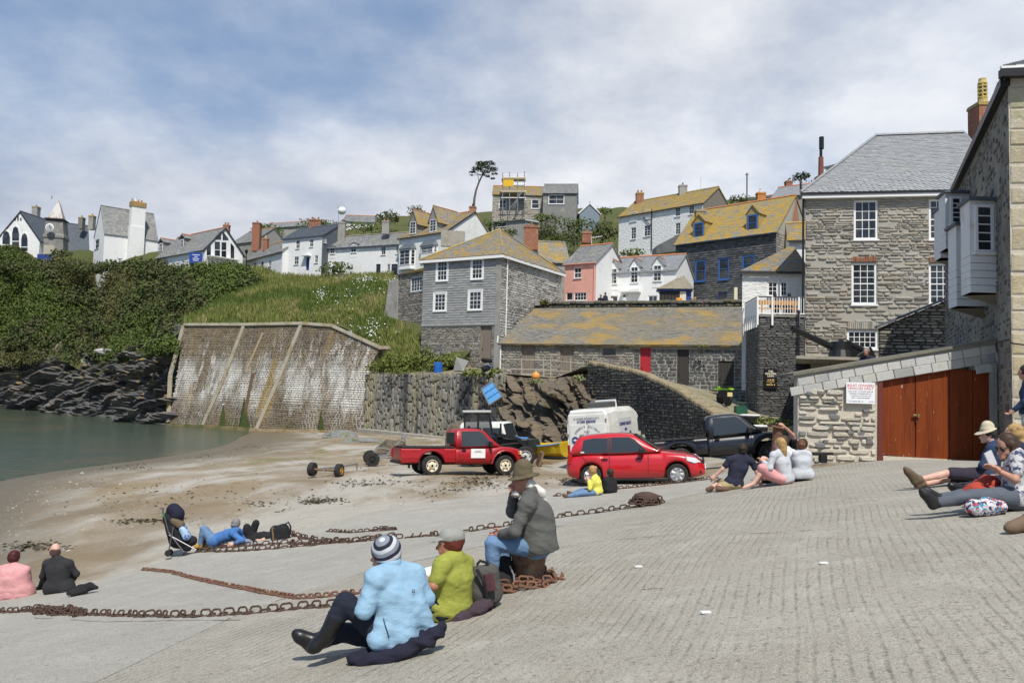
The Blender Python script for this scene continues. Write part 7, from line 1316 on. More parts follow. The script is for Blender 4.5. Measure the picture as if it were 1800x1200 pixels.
# --- old white 4x4 behind the tractor
def offroader():
 o = root('white_offroader', (0,0,0), 'boxy white roofed off-road vehicle behind the tractor', 'car', local=True); PW = MATS['paint_white']; PG_ = mat('paint_dark_green', (.02,.035,.03),.4, coat=.5)
 b = MB(); loft(b, stations([(-.7,1.1),(1.9,1.1),(2.0,1.05),(3.0,1.02),(3.1,.7)],[(-.7,.78),(3.1,.78)],.45,[(0,.45,.38),(2.4,.45,.38)],-.7,3.1,40, k=.95, sh=.98)); b.build('body', PG_, o)
 g = Green([(-.7,1.1,1.78,.77,.7),(-.6,1.1,1.88,.77,.7),(1.5,1.1,1.9,.77,.7),(1.65,1.1,1.8,.77,.7),(1.85,1.1,1.15,.77,.72)]); g.shell(o, PW, 'roof'); g.pane(o, [(-.5,1.2),(.5,1.2),(.5,1.62),(-.5,1.62)]); g.pane(o, [(.6,1.2),(1.65,1.2),(1.52,1.62),(.6,1.62)]); g.screen(o, 1.84,1.63)
 for s_ in (-1,1): wheel(o, 0, s_*.68,.38,.22, PLW, 'steel'); wheel(o, 2.4, s_*.68,.38,.22, PLW, 'steel')
 return o
o = offroader(); f0 = P(918,800,40); f0.z = gzf(f0.x, f0.y); r0 = f0+Vector((-2.2,.9,0)); r0.z = gzf(r0.x, r0.y); put(o, r0, f0)
# --- yellow rowing boat
def rowboat():
 o = root('rowing_boat', (0,0,0), 'small yellow rowing boat with blue gunwale ashore', 'boat', local=True); n = 15; Ls = 3.6; rg = []; ri = []
 for i in range(n):
  t_ = i/(n-1); x = t_*Ls; w = .72*(1-abs(2*max(0, t_-.42)/1.16)**2.2)*(1 if t_ > .08 else .92)+.01; zk = .03+.35*max(0, t_-.7)**1.4; zg_ = .62+.16*(2*t_-1)**2; q = [(0, zk),(w*.45, zk+.08),(w*.8, zk+.24),(w, zg_)]; rg.append([Vector((x, -y, z)) for y, z in q[::-1]]+[Vector((x, y, z)) for y, z in q[1:]])
  ri.append([Vector((x, p.y*.93, p.z+.04)) for p in rg[-1]])
 b = MB()
 for G_ in (rg, ri):
  i0 = len(b.v); b.v.extend(tuple(p) for r_ in G_ for p in r_); m_ = len(G_[0])
  for i in range(n-1):
   for j in range(m_-1): b.f.append((i0+i*m_+j, i0+i*m_+j+1, i0+(i+1)*m_+j+1, i0+(i+1)*m_+j)); b.m.append(0)
 b.poly(*rg[0]); b.build('hull', mat('boat_yellow', (.62,.42,.02),.4,((3,.55,.7,(.5,.32,.02)),), coat=.3), o, smooth=False)
 b = MB(); b.tube([r_[0] for r_ in rg],.035,6); b.tube([r_[-1] for r_ in rg],.035,6); b.build('gunwale', mat('boat_blue', (.15,.3,.55),.4), o)
 for x in (.7,1.6,2.5): b = MB(); b.box(x, -.58,.42, x+.22,.58,.45); b.build('thwart', M_['wood_grey'], o)
 return o
o = rowboat(); p = G(996,806); q = P(940,800, p.y+1.0); q.z = gzf(q.x, q.y)+.05; p.z += .05; put(o, p, q)
# --- boat trailers
def trailer(name, label, c, hd, style):
 o = root(name, c, label, 'trailer', local=True); o.rotation_euler.z = hd; GV = MATS['galvanised']; w = .55 if style else .62; r_ = .26 if style else .33; L = 2.6 if style else 1.8
 for s_ in (-1,1): wheel(o, 0, s_*w, r_, .2, mat('rim_orange', (.6,.3,.04),.6,((8,.5,.65,(.2,.09,.03)),)) if style else BLK, 'steel', rr=.5)
 b = MB(); b.tube([(0,-w, r_),(0, w, r_)],.045,8); b.build('axle', mat('rust_plain', (.2,.12,.07),.85) if 'rust_plain' in MATS else GV, o)
 b = MB(); b.bar((-.15,0, r_+.02),(L, 0, r_+.02),.07)
 if style: b.bar((0,-.3, r_+.03),(.9,0, r_+.03),.05); b.bar((0,.3, r_+.03),(.9,0, r_+.03),.05)
 else: b.bar((0,-.45, r_+.04),(1.3,0, r_+.3),.06); b.bar((0,.45, r_+.04),(1.3,0, r_+.3),.06); b.bar((.6,0, r_+.05),(1.45,0, r_+1.0),.05); b.bar((1.8,0, r_),(1.45,0, r_+1.0),.05); b.bar((.2,0, r_+.5),(1.5,0, r_+.35),.04); b.bar((0,-.3, r_+.05),(.3,-.3, r_+.55),.05); b.bar((0,.3, r_+.05),(.3,.3, r_+.55),.05)
 b.build('drawbar', GV, o)
 if not style: b = MB(); b.obox((1.48,0, r_+1.0),(.08,0,.06),(0,.14,0),(-.05,0,.08)); b.build('winch_post', GV, o)
 else: b = MB(); b.tube([(L, 0, r_),(L, 0,.02)],.03,6); b.build('jockey_leg', GV, o)
 return o
p = G(572,838); q = G(632,826); trailer('launching_trolley', 'low launching trolley with orange rimmed wheels on the sand', p, math.atan2(q.y-p.y, q.x-p.x)-.1,1); p = G(652,818); trailer('boat_trailer', 'galvanised boat trailer with black wheels behind the red pickup', p, .25,0)
# ---------------------------------------------------------------- people: blended distance fields turned into one continuous skin, clothes as fitted shells
def surf_net(prims, h, k=.03, pad=.06):
 """prims: ('c',a,b,r1,r2) round cones or ('e',centre,axes(3 scaled rows)) ellipsoids; negative sets carve"""
 lo = np.full(3,1e9); hi = -lo
 for p in prims:
  if p[0] == 'c':
   for q, r in ((p[1], p[3]),(p[2], p[4])): lo = np.minimum(lo, np.array(q)-r); hi = np.maximum(hi, np.array(q)+r)
  elif p[0] == 'p': continue
  elif p[0] == 'e': r = np.abs(p[2]).sum(0); lo = np.minimum(lo, np.array(p[1])-r); hi = np.maximum(hi, np.array(p[1])+r)
 lo -= pad; hi += pad; n = np.maximum(4, np.ceil((hi-lo)/h).astype(int)+1); ax = [lo[i]+h*np.arange(n[i]) for i in range(3)]; F = np.full(n, 1.0, np.float32)
 cuts = [p for p in prims if p[0] == 'p']; prims = [p for p in prims if p[0] != 'p']
 for p in prims:
  if p[0] in 'c':
   a = np.array(p[1], float); b = np.array(p[2], float); rm = max(p[3], p[4]); l2 = np.minimum(a, b)-rm; h2 = np.maximum(a, b)+rm
  else: a = np.array(p[1], float); r = np.abs(p[2]).sum(0); l2, h2 = a-r, a+r
  mg = k*1.6+h*2; i0 = np.clip(((l2-mg-lo)/h).astype(int),0, n-1); i1 = np.clip(((h2+mg-lo)/h).astype(int)+2,1, n); sl_2 = tuple(slice(i0[i], i1[i]) for i in range(3))
  X, Y, Z = np.meshgrid(*[ax[i][sl_2[i]] for i in range(3)], indexing='ij', sparse=True)
  if p[0] == 'c':
   d = b-a; L2 = max(d@d, 1e-9); t_ = np.clip(((X-a[0])*d[0]+(Y-a[1])*d[1]+(Z-a[2])*d[2])/L2,0,1); D = np.sqrt((X-a[0]-d[0]*t_)**2+(Y-a[1]-d[1]*t_)**2+(Z-a[2]-d[2]*t_)**2)-(p[3]+(p[4]-p[3])*t_)
  else:
   q = np.linalg.inv(np.array(p[2], float)); V = [(X-a[0])*q[0, i]+(Y-a[1])*q[1, i]+(Z-a[2])*q[2, i] for i in range(3)]; m_ = np.sqrt(V[0]**2+V[1]**2+V[2]**2); rmin = min(np.linalg.norm(p[2][i]) for i in range(3)); rmax = max(np.linalg.norm(p[2][i]) for i in range(3)); D = (m_-1)*(rmin*.6+rmax*.4)
  W = F[sl_2]; sg = isinstance(p[-1], str)
  if sg: F[sl_2] = np.maximum(W, -D)
  else:
   hh = np.clip(.5+.5*(W-D)/k, 0,1); F[sl_2] = W*(1-hh)+D*hh-k*hh*(1-hh)
 for p in cuts:
  X, Y, Z = np.meshgrid(*ax, indexing='ij', sparse=True); F = np.maximum(F, (X-p[1][0])*p[2][0]+(Y-p[1][1])*p[2][1]+(Z-p[1][2])*p[2][2])
 s = F < 0; cs = [(0,0,0),(1,0,0),(0,1,0),(1,1,0),(0,0,1),(1,0,1),(0,1,1),(1,1,1)]; m = n-1
 sub = lambda A_, c: A_[c[0]:c[0]+m[0], c[1]:c[1]+m[1], c[2]:c[2]+m[2]]
 cnt = sum(sub(s, c).astype(np.int8) for c in cs); act = (cnt > 0) & (cnt < 8); I = np.argwhere(act); idx = np.full(m, -1, np.int64); idx[act] = np.arange(len(I)); fv = np.stack([F[I[:, 0]+c[0], I[:, 1]+c[1], I[:, 2]+c[2]] for c in cs],1); acc = np.zeros((len(I),3)); ct = np.zeros(len(I))
 for a in range(8):
  for b in range(a+1,8):
   if bin(a ^ b).count('1') != 1: continue
   f0, f1 = fv[:, a], fv[:, b]; cr_ = (f0 < 0) != (f1 < 0); t_ = np.where(cr_, f0/(f0-f1+1e-12),0)[:, None]; ca, cb = np.array(cs[a]), np.array(cs[b]); acc += np.where(cr_[:, None], ca+(cb-ca)*t_, 0); ct += cr_
 V = lo+h*(I+acc/np.maximum(ct, 1)[:, None]); Q = []
 for d in range(3):
  o = [0,0,0]; o[d] = 1; u, v = (d+1) % 3,(d+2) % 3; A0 = s[tuple(slice(0, n[i]-o[i]) for i in range(3))]; A1 = s[tuple(slice(o[i], n[i]) for i in range(3))]; E = np.argwhere(A0 != A1); E = E[(E[:, u] > 0) & (E[:, v] > 0) & (E[:, u] < m[u]) & (E[:, v] < m[v])]
  if not len(E): continue
  c = []
  for (du, dv) in ((-1,-1),(0,-1),(0,0),(-1,0)): e = E.copy(); e[:, u] += du; e[:, v] += dv; c.append(idx[e[:, 0], e[:, 1], e[:, 2]])
  q = np.stack(c, 1); fl_ = s[E[:, 0], E[:, 1], E[:, 2]]; q[~fl_] = q[~fl_][:, ::-1]; Q.append(q[(q >= 0).all(1)])
 return V, np.concatenate(Q)
def sdf_obj(name, prims, h, m, parent, k=.03, fold=0.0, fs=14, extra=None):
 V, Q = surf_net(prims, h, k)
 if extra:
  for pr, hh, kk in extra: v2, q2 = surf_net(pr, hh, kk, .02); Q = np.concatenate([Q, q2+len(V)]); V = np.concatenate([V, v2])
 if fold and h < .0135:                                  # creases: ridged noise pushed along the surface normal
  a = V[Q]; fn = np.cross(a[:, 2]-a[:, 0], a[:, 3]-a[:, 1]); nv = np.zeros_like(V)
  for i in range(4): np.add.at(nv, Q[:, i], fn)
  nv /= np.linalg.norm(nv, axis=1)[:, None]+1e-12; ph = NR.uniform(0,50)
  r1 = np.array([1-2.4*abs(mnoise.noise((q[0]*3.5+q[2]*2+ph, q[1]*3.5, q[2]*10+q[0]*4)))+.5*(1-2*abs(mnoise.noise((q[0]*9+ph, q[1]*9+q[2]*5, q[2]*22)))) for q in V]); V = V+nv*((r1-.8)*fold*1.25)[:, None]
 elif fold:
  ph = NR.uniform(0,9,3); V = V+fold*np.stack([np.sin(V[:, 2]*fs*2.3+V[:, 0]*fs+ph[0])*np.sin(V[:, 1]*fs*1.3+ph[1]), np.sin(V[:, 2]*fs*2+V[:, 1]*fs*.7+ph[1]),.5*np.sin(V[:, 0]*fs*1.7+V[:, 2]*fs+ph[2])],1)*(.5+.5*np.sin(V[:, [0]]*5+V[:, [2]]*7+ph[0]))
 return link(name, np_mesh(name, V, Q, m, smooth=True), parent)
SKIN = mat('skin', (.5,.27,.19),.55,((14,.45,.75,(.45,.21,.14)),)); SKINP = mat('skin_pale', (.62,.38,.3),.55,((14,.45,.75,(.55,.28,.21)),)); EYE = mat('eye_dark', (.02,.015,.012),.2)
def cloth(n, c, r=.9, var=.25, sc=9): return mat(n, c, r, ((sc, .45,.75, tuple(v*(1-var) for v in c)),(2.5,.5,.75, tuple(min(1, v*(1+var*.5)) for v in c))),((70,.4,.004),(11,.5,.02,(1,1,2)),(26,.4,.01)))
def ax3(f, u, r):
 """ellipsoid axes: forward, side, up scaled by r"""
 f = Vector(f).normalized(); u = Vector(u); s = u.cross(f).normalized(); u = f.cross(s); return np.array([tuple(f*r[0]), tuple(s*r[1]), tuple(u*r[2])])
def hand(w, elbow, fwd, grip=.5, r=.0085):
 """palm and five bent fingers beyond wrist w; fwd = palm normal direction the fingers curl to"""
 d = (Vector(w)-Vector(elbow)).normalized(); c = Vector(fwd)-d*Vector(fwd).dot(d); c = c.normalized() if c.length > .01 else d.orthogonal().normalized(); s = d.cross(c); p = []
 w = Vector(w); p.append(('c', w, w+d*.07,.026,.03)); p.append(('c', w+s*.02, w+d*.08+s*.028,.02,.018)); p.append(('c', w-s*.02, w+d*.08-s*.028,.02,.018))
 for i, L in enumerate((.068,.078,.072,.056)):
  q = w+d*.088+s*(.031-.0205*i); a = q+(d*math.cos(grip*.6)+c*math.sin(grip*.6))*L*.5; b = a+(d*math.cos(grip*1.6)+c*math.sin(grip*1.6))*L*.32; e = b+(d*math.cos(grip*2.4)+c*math.sin(grip*2.4))*L*.28; p += [('c', q-d*.015, a, r*1.1, r),('c', a, b, r, r*.92),('c', b, e, r*.92, r*.75)]
 q = w+d*.025+s*.03; a = q+(d*.55+s*.6+c*.45).normalized()*.038; b = a+(d*.85+c*.4+s*.15).normalized()*.032; p += [('c', q-s*.01, a, .0125,.011),('c', a, b, .011,.0085)]
 return p
def person(name, label, J, fwd, top, legs, shoes, hair=None, hat=None, skin=SKIN, h=.016, sleeve='long', leg='long', bulk=1.0, up=(0,0,1), face=None, hands=True, tpad=.016, hem=0, base=None, group=None, flare=None, shoe_r=1.0, hh=1.0, collar=None, flat=0, boot=0):
 """J: joints in world space; hd head centre, nk neck base, sl/sr shoulders, el/er elbows, hl/hr wrists, pv pelvis, jl/jr hips, kl/kr knees, al/ar ankles, tl/tr toes"""
 J = {k: Vector(v) for k, v in J.items()}; f = Vector(face if face is not None else fwd); f = f.normalized(); upv = Vector(up).normalized(); base = base or Vector((J['pv'].x, J['pv'].y, J['pv'].z-.12)); o = root(name, base, label, 'person', group)
 B = bulk; hd, nk, pv = J['hd'], J['nk'], J['pv']; sd = upv.cross(f).normalized(); ch = (J['sl']+J['sr'])/2*.72+nk*.0+pv*.28; wa = ch*.45+pv*.55; s = sd
 fw = Vector(fwd).normalized(); ss = (J['sl']-J['sr']); ss = ss.normalized() if ss.length > .05 else sd
 def torso(g): return [('c', pv-ss*.07*B, pv+ss*.07*B, .115*B+g, .115*B+g),('c', pv, wa, .118*B+g, .108*B+g),('c', wa-ss*.05*B, ch-ss*.08,.1*B+g, .1*B+g),('c', wa+ss*.05*B, ch+ss*.08,.1*B+g, .1*B+g),('c', ch, nk*.7+ch*.3,.115*B+g, .07+g),('c', J['sl'], J['sr'],.055+g, .055+g),('c', J['sl'], nk, .05+g, .052+g),('c', J['sr'], nk, .05+g, .052+g)]
 def arm(sh, e, w, g, part=1.0):
  if part < 1: q = sh+(e-sh)*part; return [('c', sh, q, .05+g, .046+g*1.2)]
  return [('c', sh, e, .05+g, .038+g),('c', e, w, .039+g, .028+g)]
 def lg(hp_, kn, an, g, part=2.0):
  r0, r1, r2 = .082*B+g, .055+g, .037+g*1.1
  if part <= 1: return [('c', hp_, hp_+(kn-hp_)*part, r0, r0+(r1-r0)*part+.012)]
  return [('c', hp_, kn, r0, r1),('c', kn, kn+(an-kn)*.35+Vector((0,0,-.0)), r1*.95,.05+g),('c', kn+(an-kn)*.35, an, .05+g, r2)]
 H = hh; hc = hd; body = torso(0)+[('c', nk, hd-upv*.06*H, .052,.05)]
 hp2 = [('e', hc+upv*.012*H, ax3(f, upv, (.098*H, .078*H, .108*H))),('e', hc+f*.028*H-upv*.05*H, ax3(f, upv, (.062*H, .055*H, .068*H))),('c', hc+f*.094*H+upv*.0*H, hc+f*.116*H-upv*.032*H, .008*H, .0145*H),('c', hc+f*.086*H+upv*.026*H-s*.03*H, hc+f*.086*H+upv*.026*H+s*.03*H, .012*H, .012*H),('c', hc+f*.088*H-upv*.066*H-s*.016*H, hc+f*.088*H-upv*.066*H+s*.016*H, .0095*H, .0095*H),('e', hc+f*.062*H-upv*.104*H, ax3(f, upv, (.03*H, .032*H, .02*H))),('e', hc+s*.08*H-f*.008, ax3(f, upv, (.02*H, .01*H, .034*H))),('e', hc-s*.08*H-f*.008, ax3(f, upv, (.02*H, .01*H, .034*H)))]
 body += hp2
 for a, e, w in (('sl', 'el', 'hl'),('sr', 'er', 'hr')): body += arm(J[a], J[e], J[w],0)
 for a, e, w in (('jl', 'kl', 'al'),('jr', 'kr', 'ar')): body += lg(J[a], J[e], J[w],0)
 ex = []
 for w, e in (('hl', 'el'),('hr', 'er')):
  g = J.get('g'+w[1], f); hp_ = hand(J[w], J[e], g, .55 if hands is True else hands)
  if h < .014: ex.append((hp_, .0055,.006))
  elif h < .024: ex.append((hp_, .009,.008))
  else: body += hp_[:3]
 for a, t_ in (('al', 'tl'),('ar', 'tr')): body += [('c', J[a], J[a]*.4+J[t_]*.6,.035,.03),('c', J[a]*.4+J[t_]*.6, J[t_],.03,.024)]
 bd = sdf_obj('body', body, h, skin, o, .022, extra=ex)
 if h < .03:
  b = MB()
  for q in (-1,1): c = hc+f*.083*H+s*.03*H*q+upv*.008*H; b.lathe([(.001,.012),(.008,.009),(.0115,.002),(.008,-.006)], c, f, 8)
  b.build('eyes', EYE, bd, smooth=True)
 if top:
  g = tpad; pr = torso(g)[:]
  if sleeve != 'none':
   for a, e, w in (('sl', 'el', 'hl'),('sr', 'er', 'hr')): pr += arm(J[a], J[e], J[w], g*.85,1.0 if sleeve == 'long' else .62)
  if hem: pr += [('c', pv-ss*.07*B, pv-ss*.1*B-upv*hem+fw*.0,.125*B+g, .125*B+g),('c', pv+ss*.07*B, pv+ss*.1*B-upv*hem, .125*B+g, .125*B+g)]
  tx = (pv-nk).normalized(); pr.append(('p', pv+tx*(.075+hem), tx)) if not flat else None
  if flare: pr += [('c', Vector(a), Vector(b_), r1, r2) for a, b_, r1, r2 in flare]
  sdf_obj('top', pr, h, top, o, .03, fold=.0055 if h < .02 else .01, fs=13)
  if collar: sdf_obj('collar', [('c', nk+upv*.02-s*.03, nk+upv*.045+s*.03,.06,.06),('c', nk, nk+upv*.045-f*.02,.062,.058)], h, top, o, .02)
 if legs:
  g = .015; pr = [('c', pv-ss*.06*B, pv+ss*.06*B, .117*B+g, .117*B+g)]
  if leg == 'skirt': pr += [('c', J['jl'], J['kl'],.1*B, .11),('c', J['jr'], J['kr'],.1*B, .11),('c', (J['jl']+J['jr'])/2,(J['kl']+J['kr'])/2-upv*.06,.12,.12)]
  else:
   for a, e, w in (('jl', 'kl', 'al'),('jr', 'kr', 'ar')): pr += lg(J[a], J[e], J[w], g, 2 if leg == 'long' else .92)
  sdf_obj('skirt' if leg == 'skirt' else 'trousers', pr, h, legs, o, .03, fold=.006 if h < .02 else .009, fs=15)
 if shoes:
  for a, t_, kn in (('al', 'tl', 'kl'),('ar', 'tr', 'kr')):
   A_, T_ = J[a], J[t_]; bt = [('c', A_, A_+(J[kn]-A_)*boot, .058,.07)] if boot else []; dn = (A_-J[kn]).normalized(); hl = A_+dn*.055*shoe_r-(T_-A_).normalized()*.02; r = shoe_r; sdf_obj('shoe', [('c', A_-dn*.03, hl, .047*r, .043*r),('c', A_-dn*.01, T_*.8+A_*.2,.046*r, .042*r),('c', hl, T_*.75+hl*.25,.042*r, .042*r),('c', T_*.75+hl*.25, T_, .042*r, .032*r)]+bt, h, shoes, o, .02)
 if hair:
  m, kind = hair; pr = [('e', hc+upv*.024*H-f*.014*H, ax3(f, upv, (.104*H, .093*H, .111*H)))]
  if kind != 'crop': pr += [('e', hc-f*.04*H-upv*.012*H, ax3(f, upv, (.063*H, .086*H, .08*H)))]
  if kind == 'bob': pr += [('c', hc+s*q*.07*H+upv*.02, hc+s*q*.078*H-upv*.1-f*.02,.034,.026) for q in (-1,1)]+[('c', hc-f*.06-upv*.02, hc-f*.07-upv*.12,.07,.055)]
  if kind == 'long': pr += [('c', hc-f*.06*H-upv*.02, hc-f*.08*H-upv*.2,.075*H, .055),('c', hc-f*.07*H-upv*.1+s*.03, hc-f*.09*H-upv*.3,.06,.025),('c', hc-f*.05*H+s*.06-upv*.03, hc-f*.04*H+s*.06-upv*.2,.035,.02),('c', hc-f*.05*H-s*.06-upv*.03, hc-f*.04*H-s*.06-upv*.2,.035,.02)]
  if kind == 'bun': pr += [('e', hc-f*.1*H+upv*.05, ax3(f, upv, (.04,.05,.045)))]
  if kind == 'bald': pr = [('e', hc-f*.05*H-upv*.02*H, ax3(f, upv, (.062*H, .087*H, .075*H)))]
  if kind == 'tail': pr = [('e', hc-f*.05*H-upv*.03*H, ax3(f, upv, (.06*H, .085*H, .08*H))),('c', hc-f*.09-upv*.04, hc-f*.17-upv*.13,.04,.05),('c', hc-f*.17-upv*.13, hc-f*.25-upv*.27,.05,.015),('e', hc+f*.055-upv*.1, ax3(f, upv, (.045,.05,.05))),('e', hc+f*.08-upv*.065, ax3(f, upv, (.018,.04,.014)))]
  pr += [('e', hc+f*.125*H-upv*.045*H, ax3(f, upv, (.058*H, .07*H, .09*H)), 'cut')] if kind not in ('tail', 'bald') else []
  sdf_obj('hair', pr, min(h, .014), m, o, .015, fold=.007, fs=34)
 if hat:
  m, kind = hat; c = hc+upv*.045*H; pr = []
  if kind == 'cap': pr = [('e', c+upv*.01-f*.01, ax3(f, upv, (.112*H, .1*H, .085*H))),('e', c+f*.12-upv*.005, ax3(f-upv*.12, upv, (.085,.072,.012))),('e', c-upv*.085, ax3(f, upv, (.2,.2,.075)), 'cut')]
  if kind == 'beanie': pr = [('e', c-f*.012, ax3(f, upv, (.116,.105,.1))),('c', c-upv*.03-f*.03, c-upv*.045-f*.03,.1,.1),('e', c-upv*.125+f*.09, ax3(f, upv, (.12,.14,.09)), 'cut'),('e', c-upv*.19, ax3(f, upv, (.3,.3,.1)), 'cut')]
  if kind == 'bush': pr = [('c', c+upv*.03, c+upv*.085,.1,.088),('e', c+upv*.0-f*.005, ax3(f-upv*.1, upv, (.165,.15,.02))),('e', c-upv*.1, ax3(f, upv, (.2,.2,.085)), 'cut')]
  if kind == 'sun': pr = [('c', c+upv*.02, c+upv*.055,.098,.088),('e', c-upv*.005+f*.03, ax3(f-upv*.12, upv, (.16,.135,.018))),('e', c-upv*.1, ax3(f, upv, (.2,.2,.085)), 'cut')]
  sdf_obj('hat', pr, min(h, .012), m, o, .012, fold=.003, fs=20)
 return o
def joints(Y, D, **kw):
 """photo pixel joints: name=(px,py,dy)"""
 return {k: P(v[0], v[1], Y+(v[2] if len(v) > 2 else 0)) for k, v in kw.items()}
# ---- woman in pale blue fleece
FL = cloth('fleece_blue', (.26,.42,.56),.95,.12,20); NVJ = cloth('jeans_navy', (.012,.016,.03)); BLT = mat('leather_black', (.012,.012,.013),.35)
Y0 = S(700,1146).y; J = joints(Y0,0, hd=(676,975,.05), nk=(688,1001,.02), sl=(662,1018,-.12), sr=(727,1011,.12), el=(641,1071,-.2), hl=(651,1034,-.02), er=(749,1050,.16), hr=(712,1046,.32), pv=(704,1122,0), jl=(680,1124,-.09), jr=(694,1120,.12), kl=(607,1056,-.1), kr=(594,1110,.14), al=(577,1112,-.12), ar=(557,1128,.12), tl=(548,1140,-.14), tr=(520,1113,.1))
f = Vector((-.8,.6,0)); hemc = P(706,1128, Y0); hemp = [(P(690,1080, Y0-.05), P(668,1122, Y0-.16),.13,.09),(P(725,1070, Y0+.02), P(748,1104, Y0+.04),.12,.08),(P(700,1060, Y0), P(705,1118, Y0-.08),.145,.125)]
BEAN = bpy.data.materials.new('beanie_stripes'); BEAN.use_nodes = True
def stripes():
 t = BEAN.node_tree; n = t.nodes.new; lk = t.links.new; b = t.nodes['Principled BSDF']; b.inputs['Roughness'].default_value = .95; g = n('ShaderNodeNewGeometry'); v = n('ShaderNodeVectorMath'); v.operation = 'DISTANCE'; lk(g.outputs[0], v.inputs[0]); c = P(674,953, Y0+.0); v.inputs[1].default_value = tuple(c)
 m = n('ShaderNodeMath'); m.operation = 'MULTIPLY'; m.inputs[1].default_value = 17.5; lk(v.outputs['Value'], m.inputs[0]); fr = n('ShaderNodeMath'); fr.operation = 'FRACT'; lk(m.outputs[0], fr.inputs[0]); r = n('ShaderNodeValToRGB'); lk(fr.outputs[0], r.inputs[0]); r.color_ramp.interpolation = 'CONSTANT'; e = r.color_ramp.elements; e[0].color = (.015,.016,.03,1); e[1].position = .33; e[1].color = (.5,.52,.55,1); x = e.new(.66); x.color = (.2,.22,.26,1); lk(r.outputs[0], b.inputs['Base Color'])
stripes()
W1 = person('person', 'seated person in pale blue fleece and striped knitted hat', J, f, FL, NVJ, BLT, hair=(mat('hair_brown', (.05,.03,.02),.7), 'crop'), hat=(BEAN, 'beanie'), h=.0115, tpad=.03, flare=hemp+[], boot=.45, face=(-.85,.5,-.15), shoe_r=1.05, collar=1, hands=.9)
def surf(o, pxs):
 me = o.data; V = np.empty(len(me.vertices)*3, np.float32); me.vertices.foreach_get('co', V); V = V.reshape(-1,3); x, y = proj(V); out = []
 for (a, c) in pxs: k = np.where((x-a)**2+(y-c)**2 < 16)[0]; q = V[k[np.argmin(V[k, 1])]]; d = ray(a, c); out.append(Vector((0,0, ZC))+d*(q[1]-.006))
 return out
tp1 = [c for c in W1.children if c.name.startswith('top')][0]
b = MB(); b.tube(surf(tp1,[(674,1086),(677,1098),(681,1110),(684,1120)]),.003,5); b.build('pocket_zip', BLT, tp1); b = MB(); b.tube(surf(tp1,[(727+2.4*math.cos(a),1038+2.8*math.sin(a)) for a in np.linspace(0,6.28,9)[:-1]]),.0022,5, closed=True); b.build('logo', NVJ, tp1)
# ---- woman in lime shirt and cap
LIME = cloth('shirt_lime', (.3,.32,.055),.9,.15,14); GRYS = cloth('sleeve_grey', (.12,.12,.115)); Y0 = S(790,1083).y
J = joints(Y0,0, hd=(792,954,0), nk=(799,978,0), sl=(778,993,-.17), sr=(818,991,.15), el=(762,1029,-.24), hl=(744,1012,-.1), er=(780,1040,.25), hr=(752,1016,.1), pv=(793,1069,0), jl=(783,1070,-.1), jr=(788,1066,.1), kl=(738,1034,-.02), kr=(742,1040,.22), al=(712,1080,0), ar=(718,1080,.25), tl=(694,1086,0), tr=(702,1086,.25))
W2 = person('person', 'seated person in lime green shirt and grey baseball cap', J, (-1,.05,0), LIME, NVJ, BLT, hair=(mat('hair_red', (.12,.02,.012),.6), 'short'), hat=(cloth('cap_grey', (.3,.3,.27)), 'cap'), skin=mat('skin_tan', (.42,.19,.12),.5), h=.0115, sleeve='short', bulk=1.12, tpad=.022, face=(-1,-.22,-.08), flare=[(P(795,1020, Y0), P(800,1070, Y0),.15,.15)])
# ---- man on the bollard
Y0 = S(925,1030).y; YM = Y0; JKT = cloth('jacket_grey', (.1,.1,.092),.9,.2); JN = cloth('denim', (.13,.22,.36),.9,.3,25)
J = joints(Y0,0, hd=(919,846,0), nk=(932,871,0), sl=(927,886,-.2), sr=(946,884,.18), el=(905,934,-.26), hl=(884,938,-.16), er=(901,899,.22), hr=(903,870,.06), pv=(944,955,0), jl=(925,958,-.1), jr=(928,956,.1), kl=(866,955,-.12), kr=(884,960,.16), al=(866,1012,-.12), ar=(890,1004,.14), tl=(846,1022,-.14), tr=(868,1014,.12))
M1 = person('person', 'bearded person in grey jacket and brown hat sitting on the bollard', J, (-1,.05,0), JKT, JN, mat('boot_brown', (.06,.04,.025),.6), hair=(mat('hair_white', (.62,.6,.55),.8), 'tail'), hat=(cloth('hat_olive', (.11,.09,.05)), 'bush'), skin=mat('skin_ruddy', (.4,.19,.13),.5), h=.012, tpad=.026, face=(-.97,-.1,-.12), flare=[(P(942,905, Y0), P(951,962, Y0),.17,.17),(P(936,930, Y0-.06), P(946,962, Y0-.08),.15,.12)], bulk=1.08, collar=1, hands=.8, base=P(930,975, Y0))
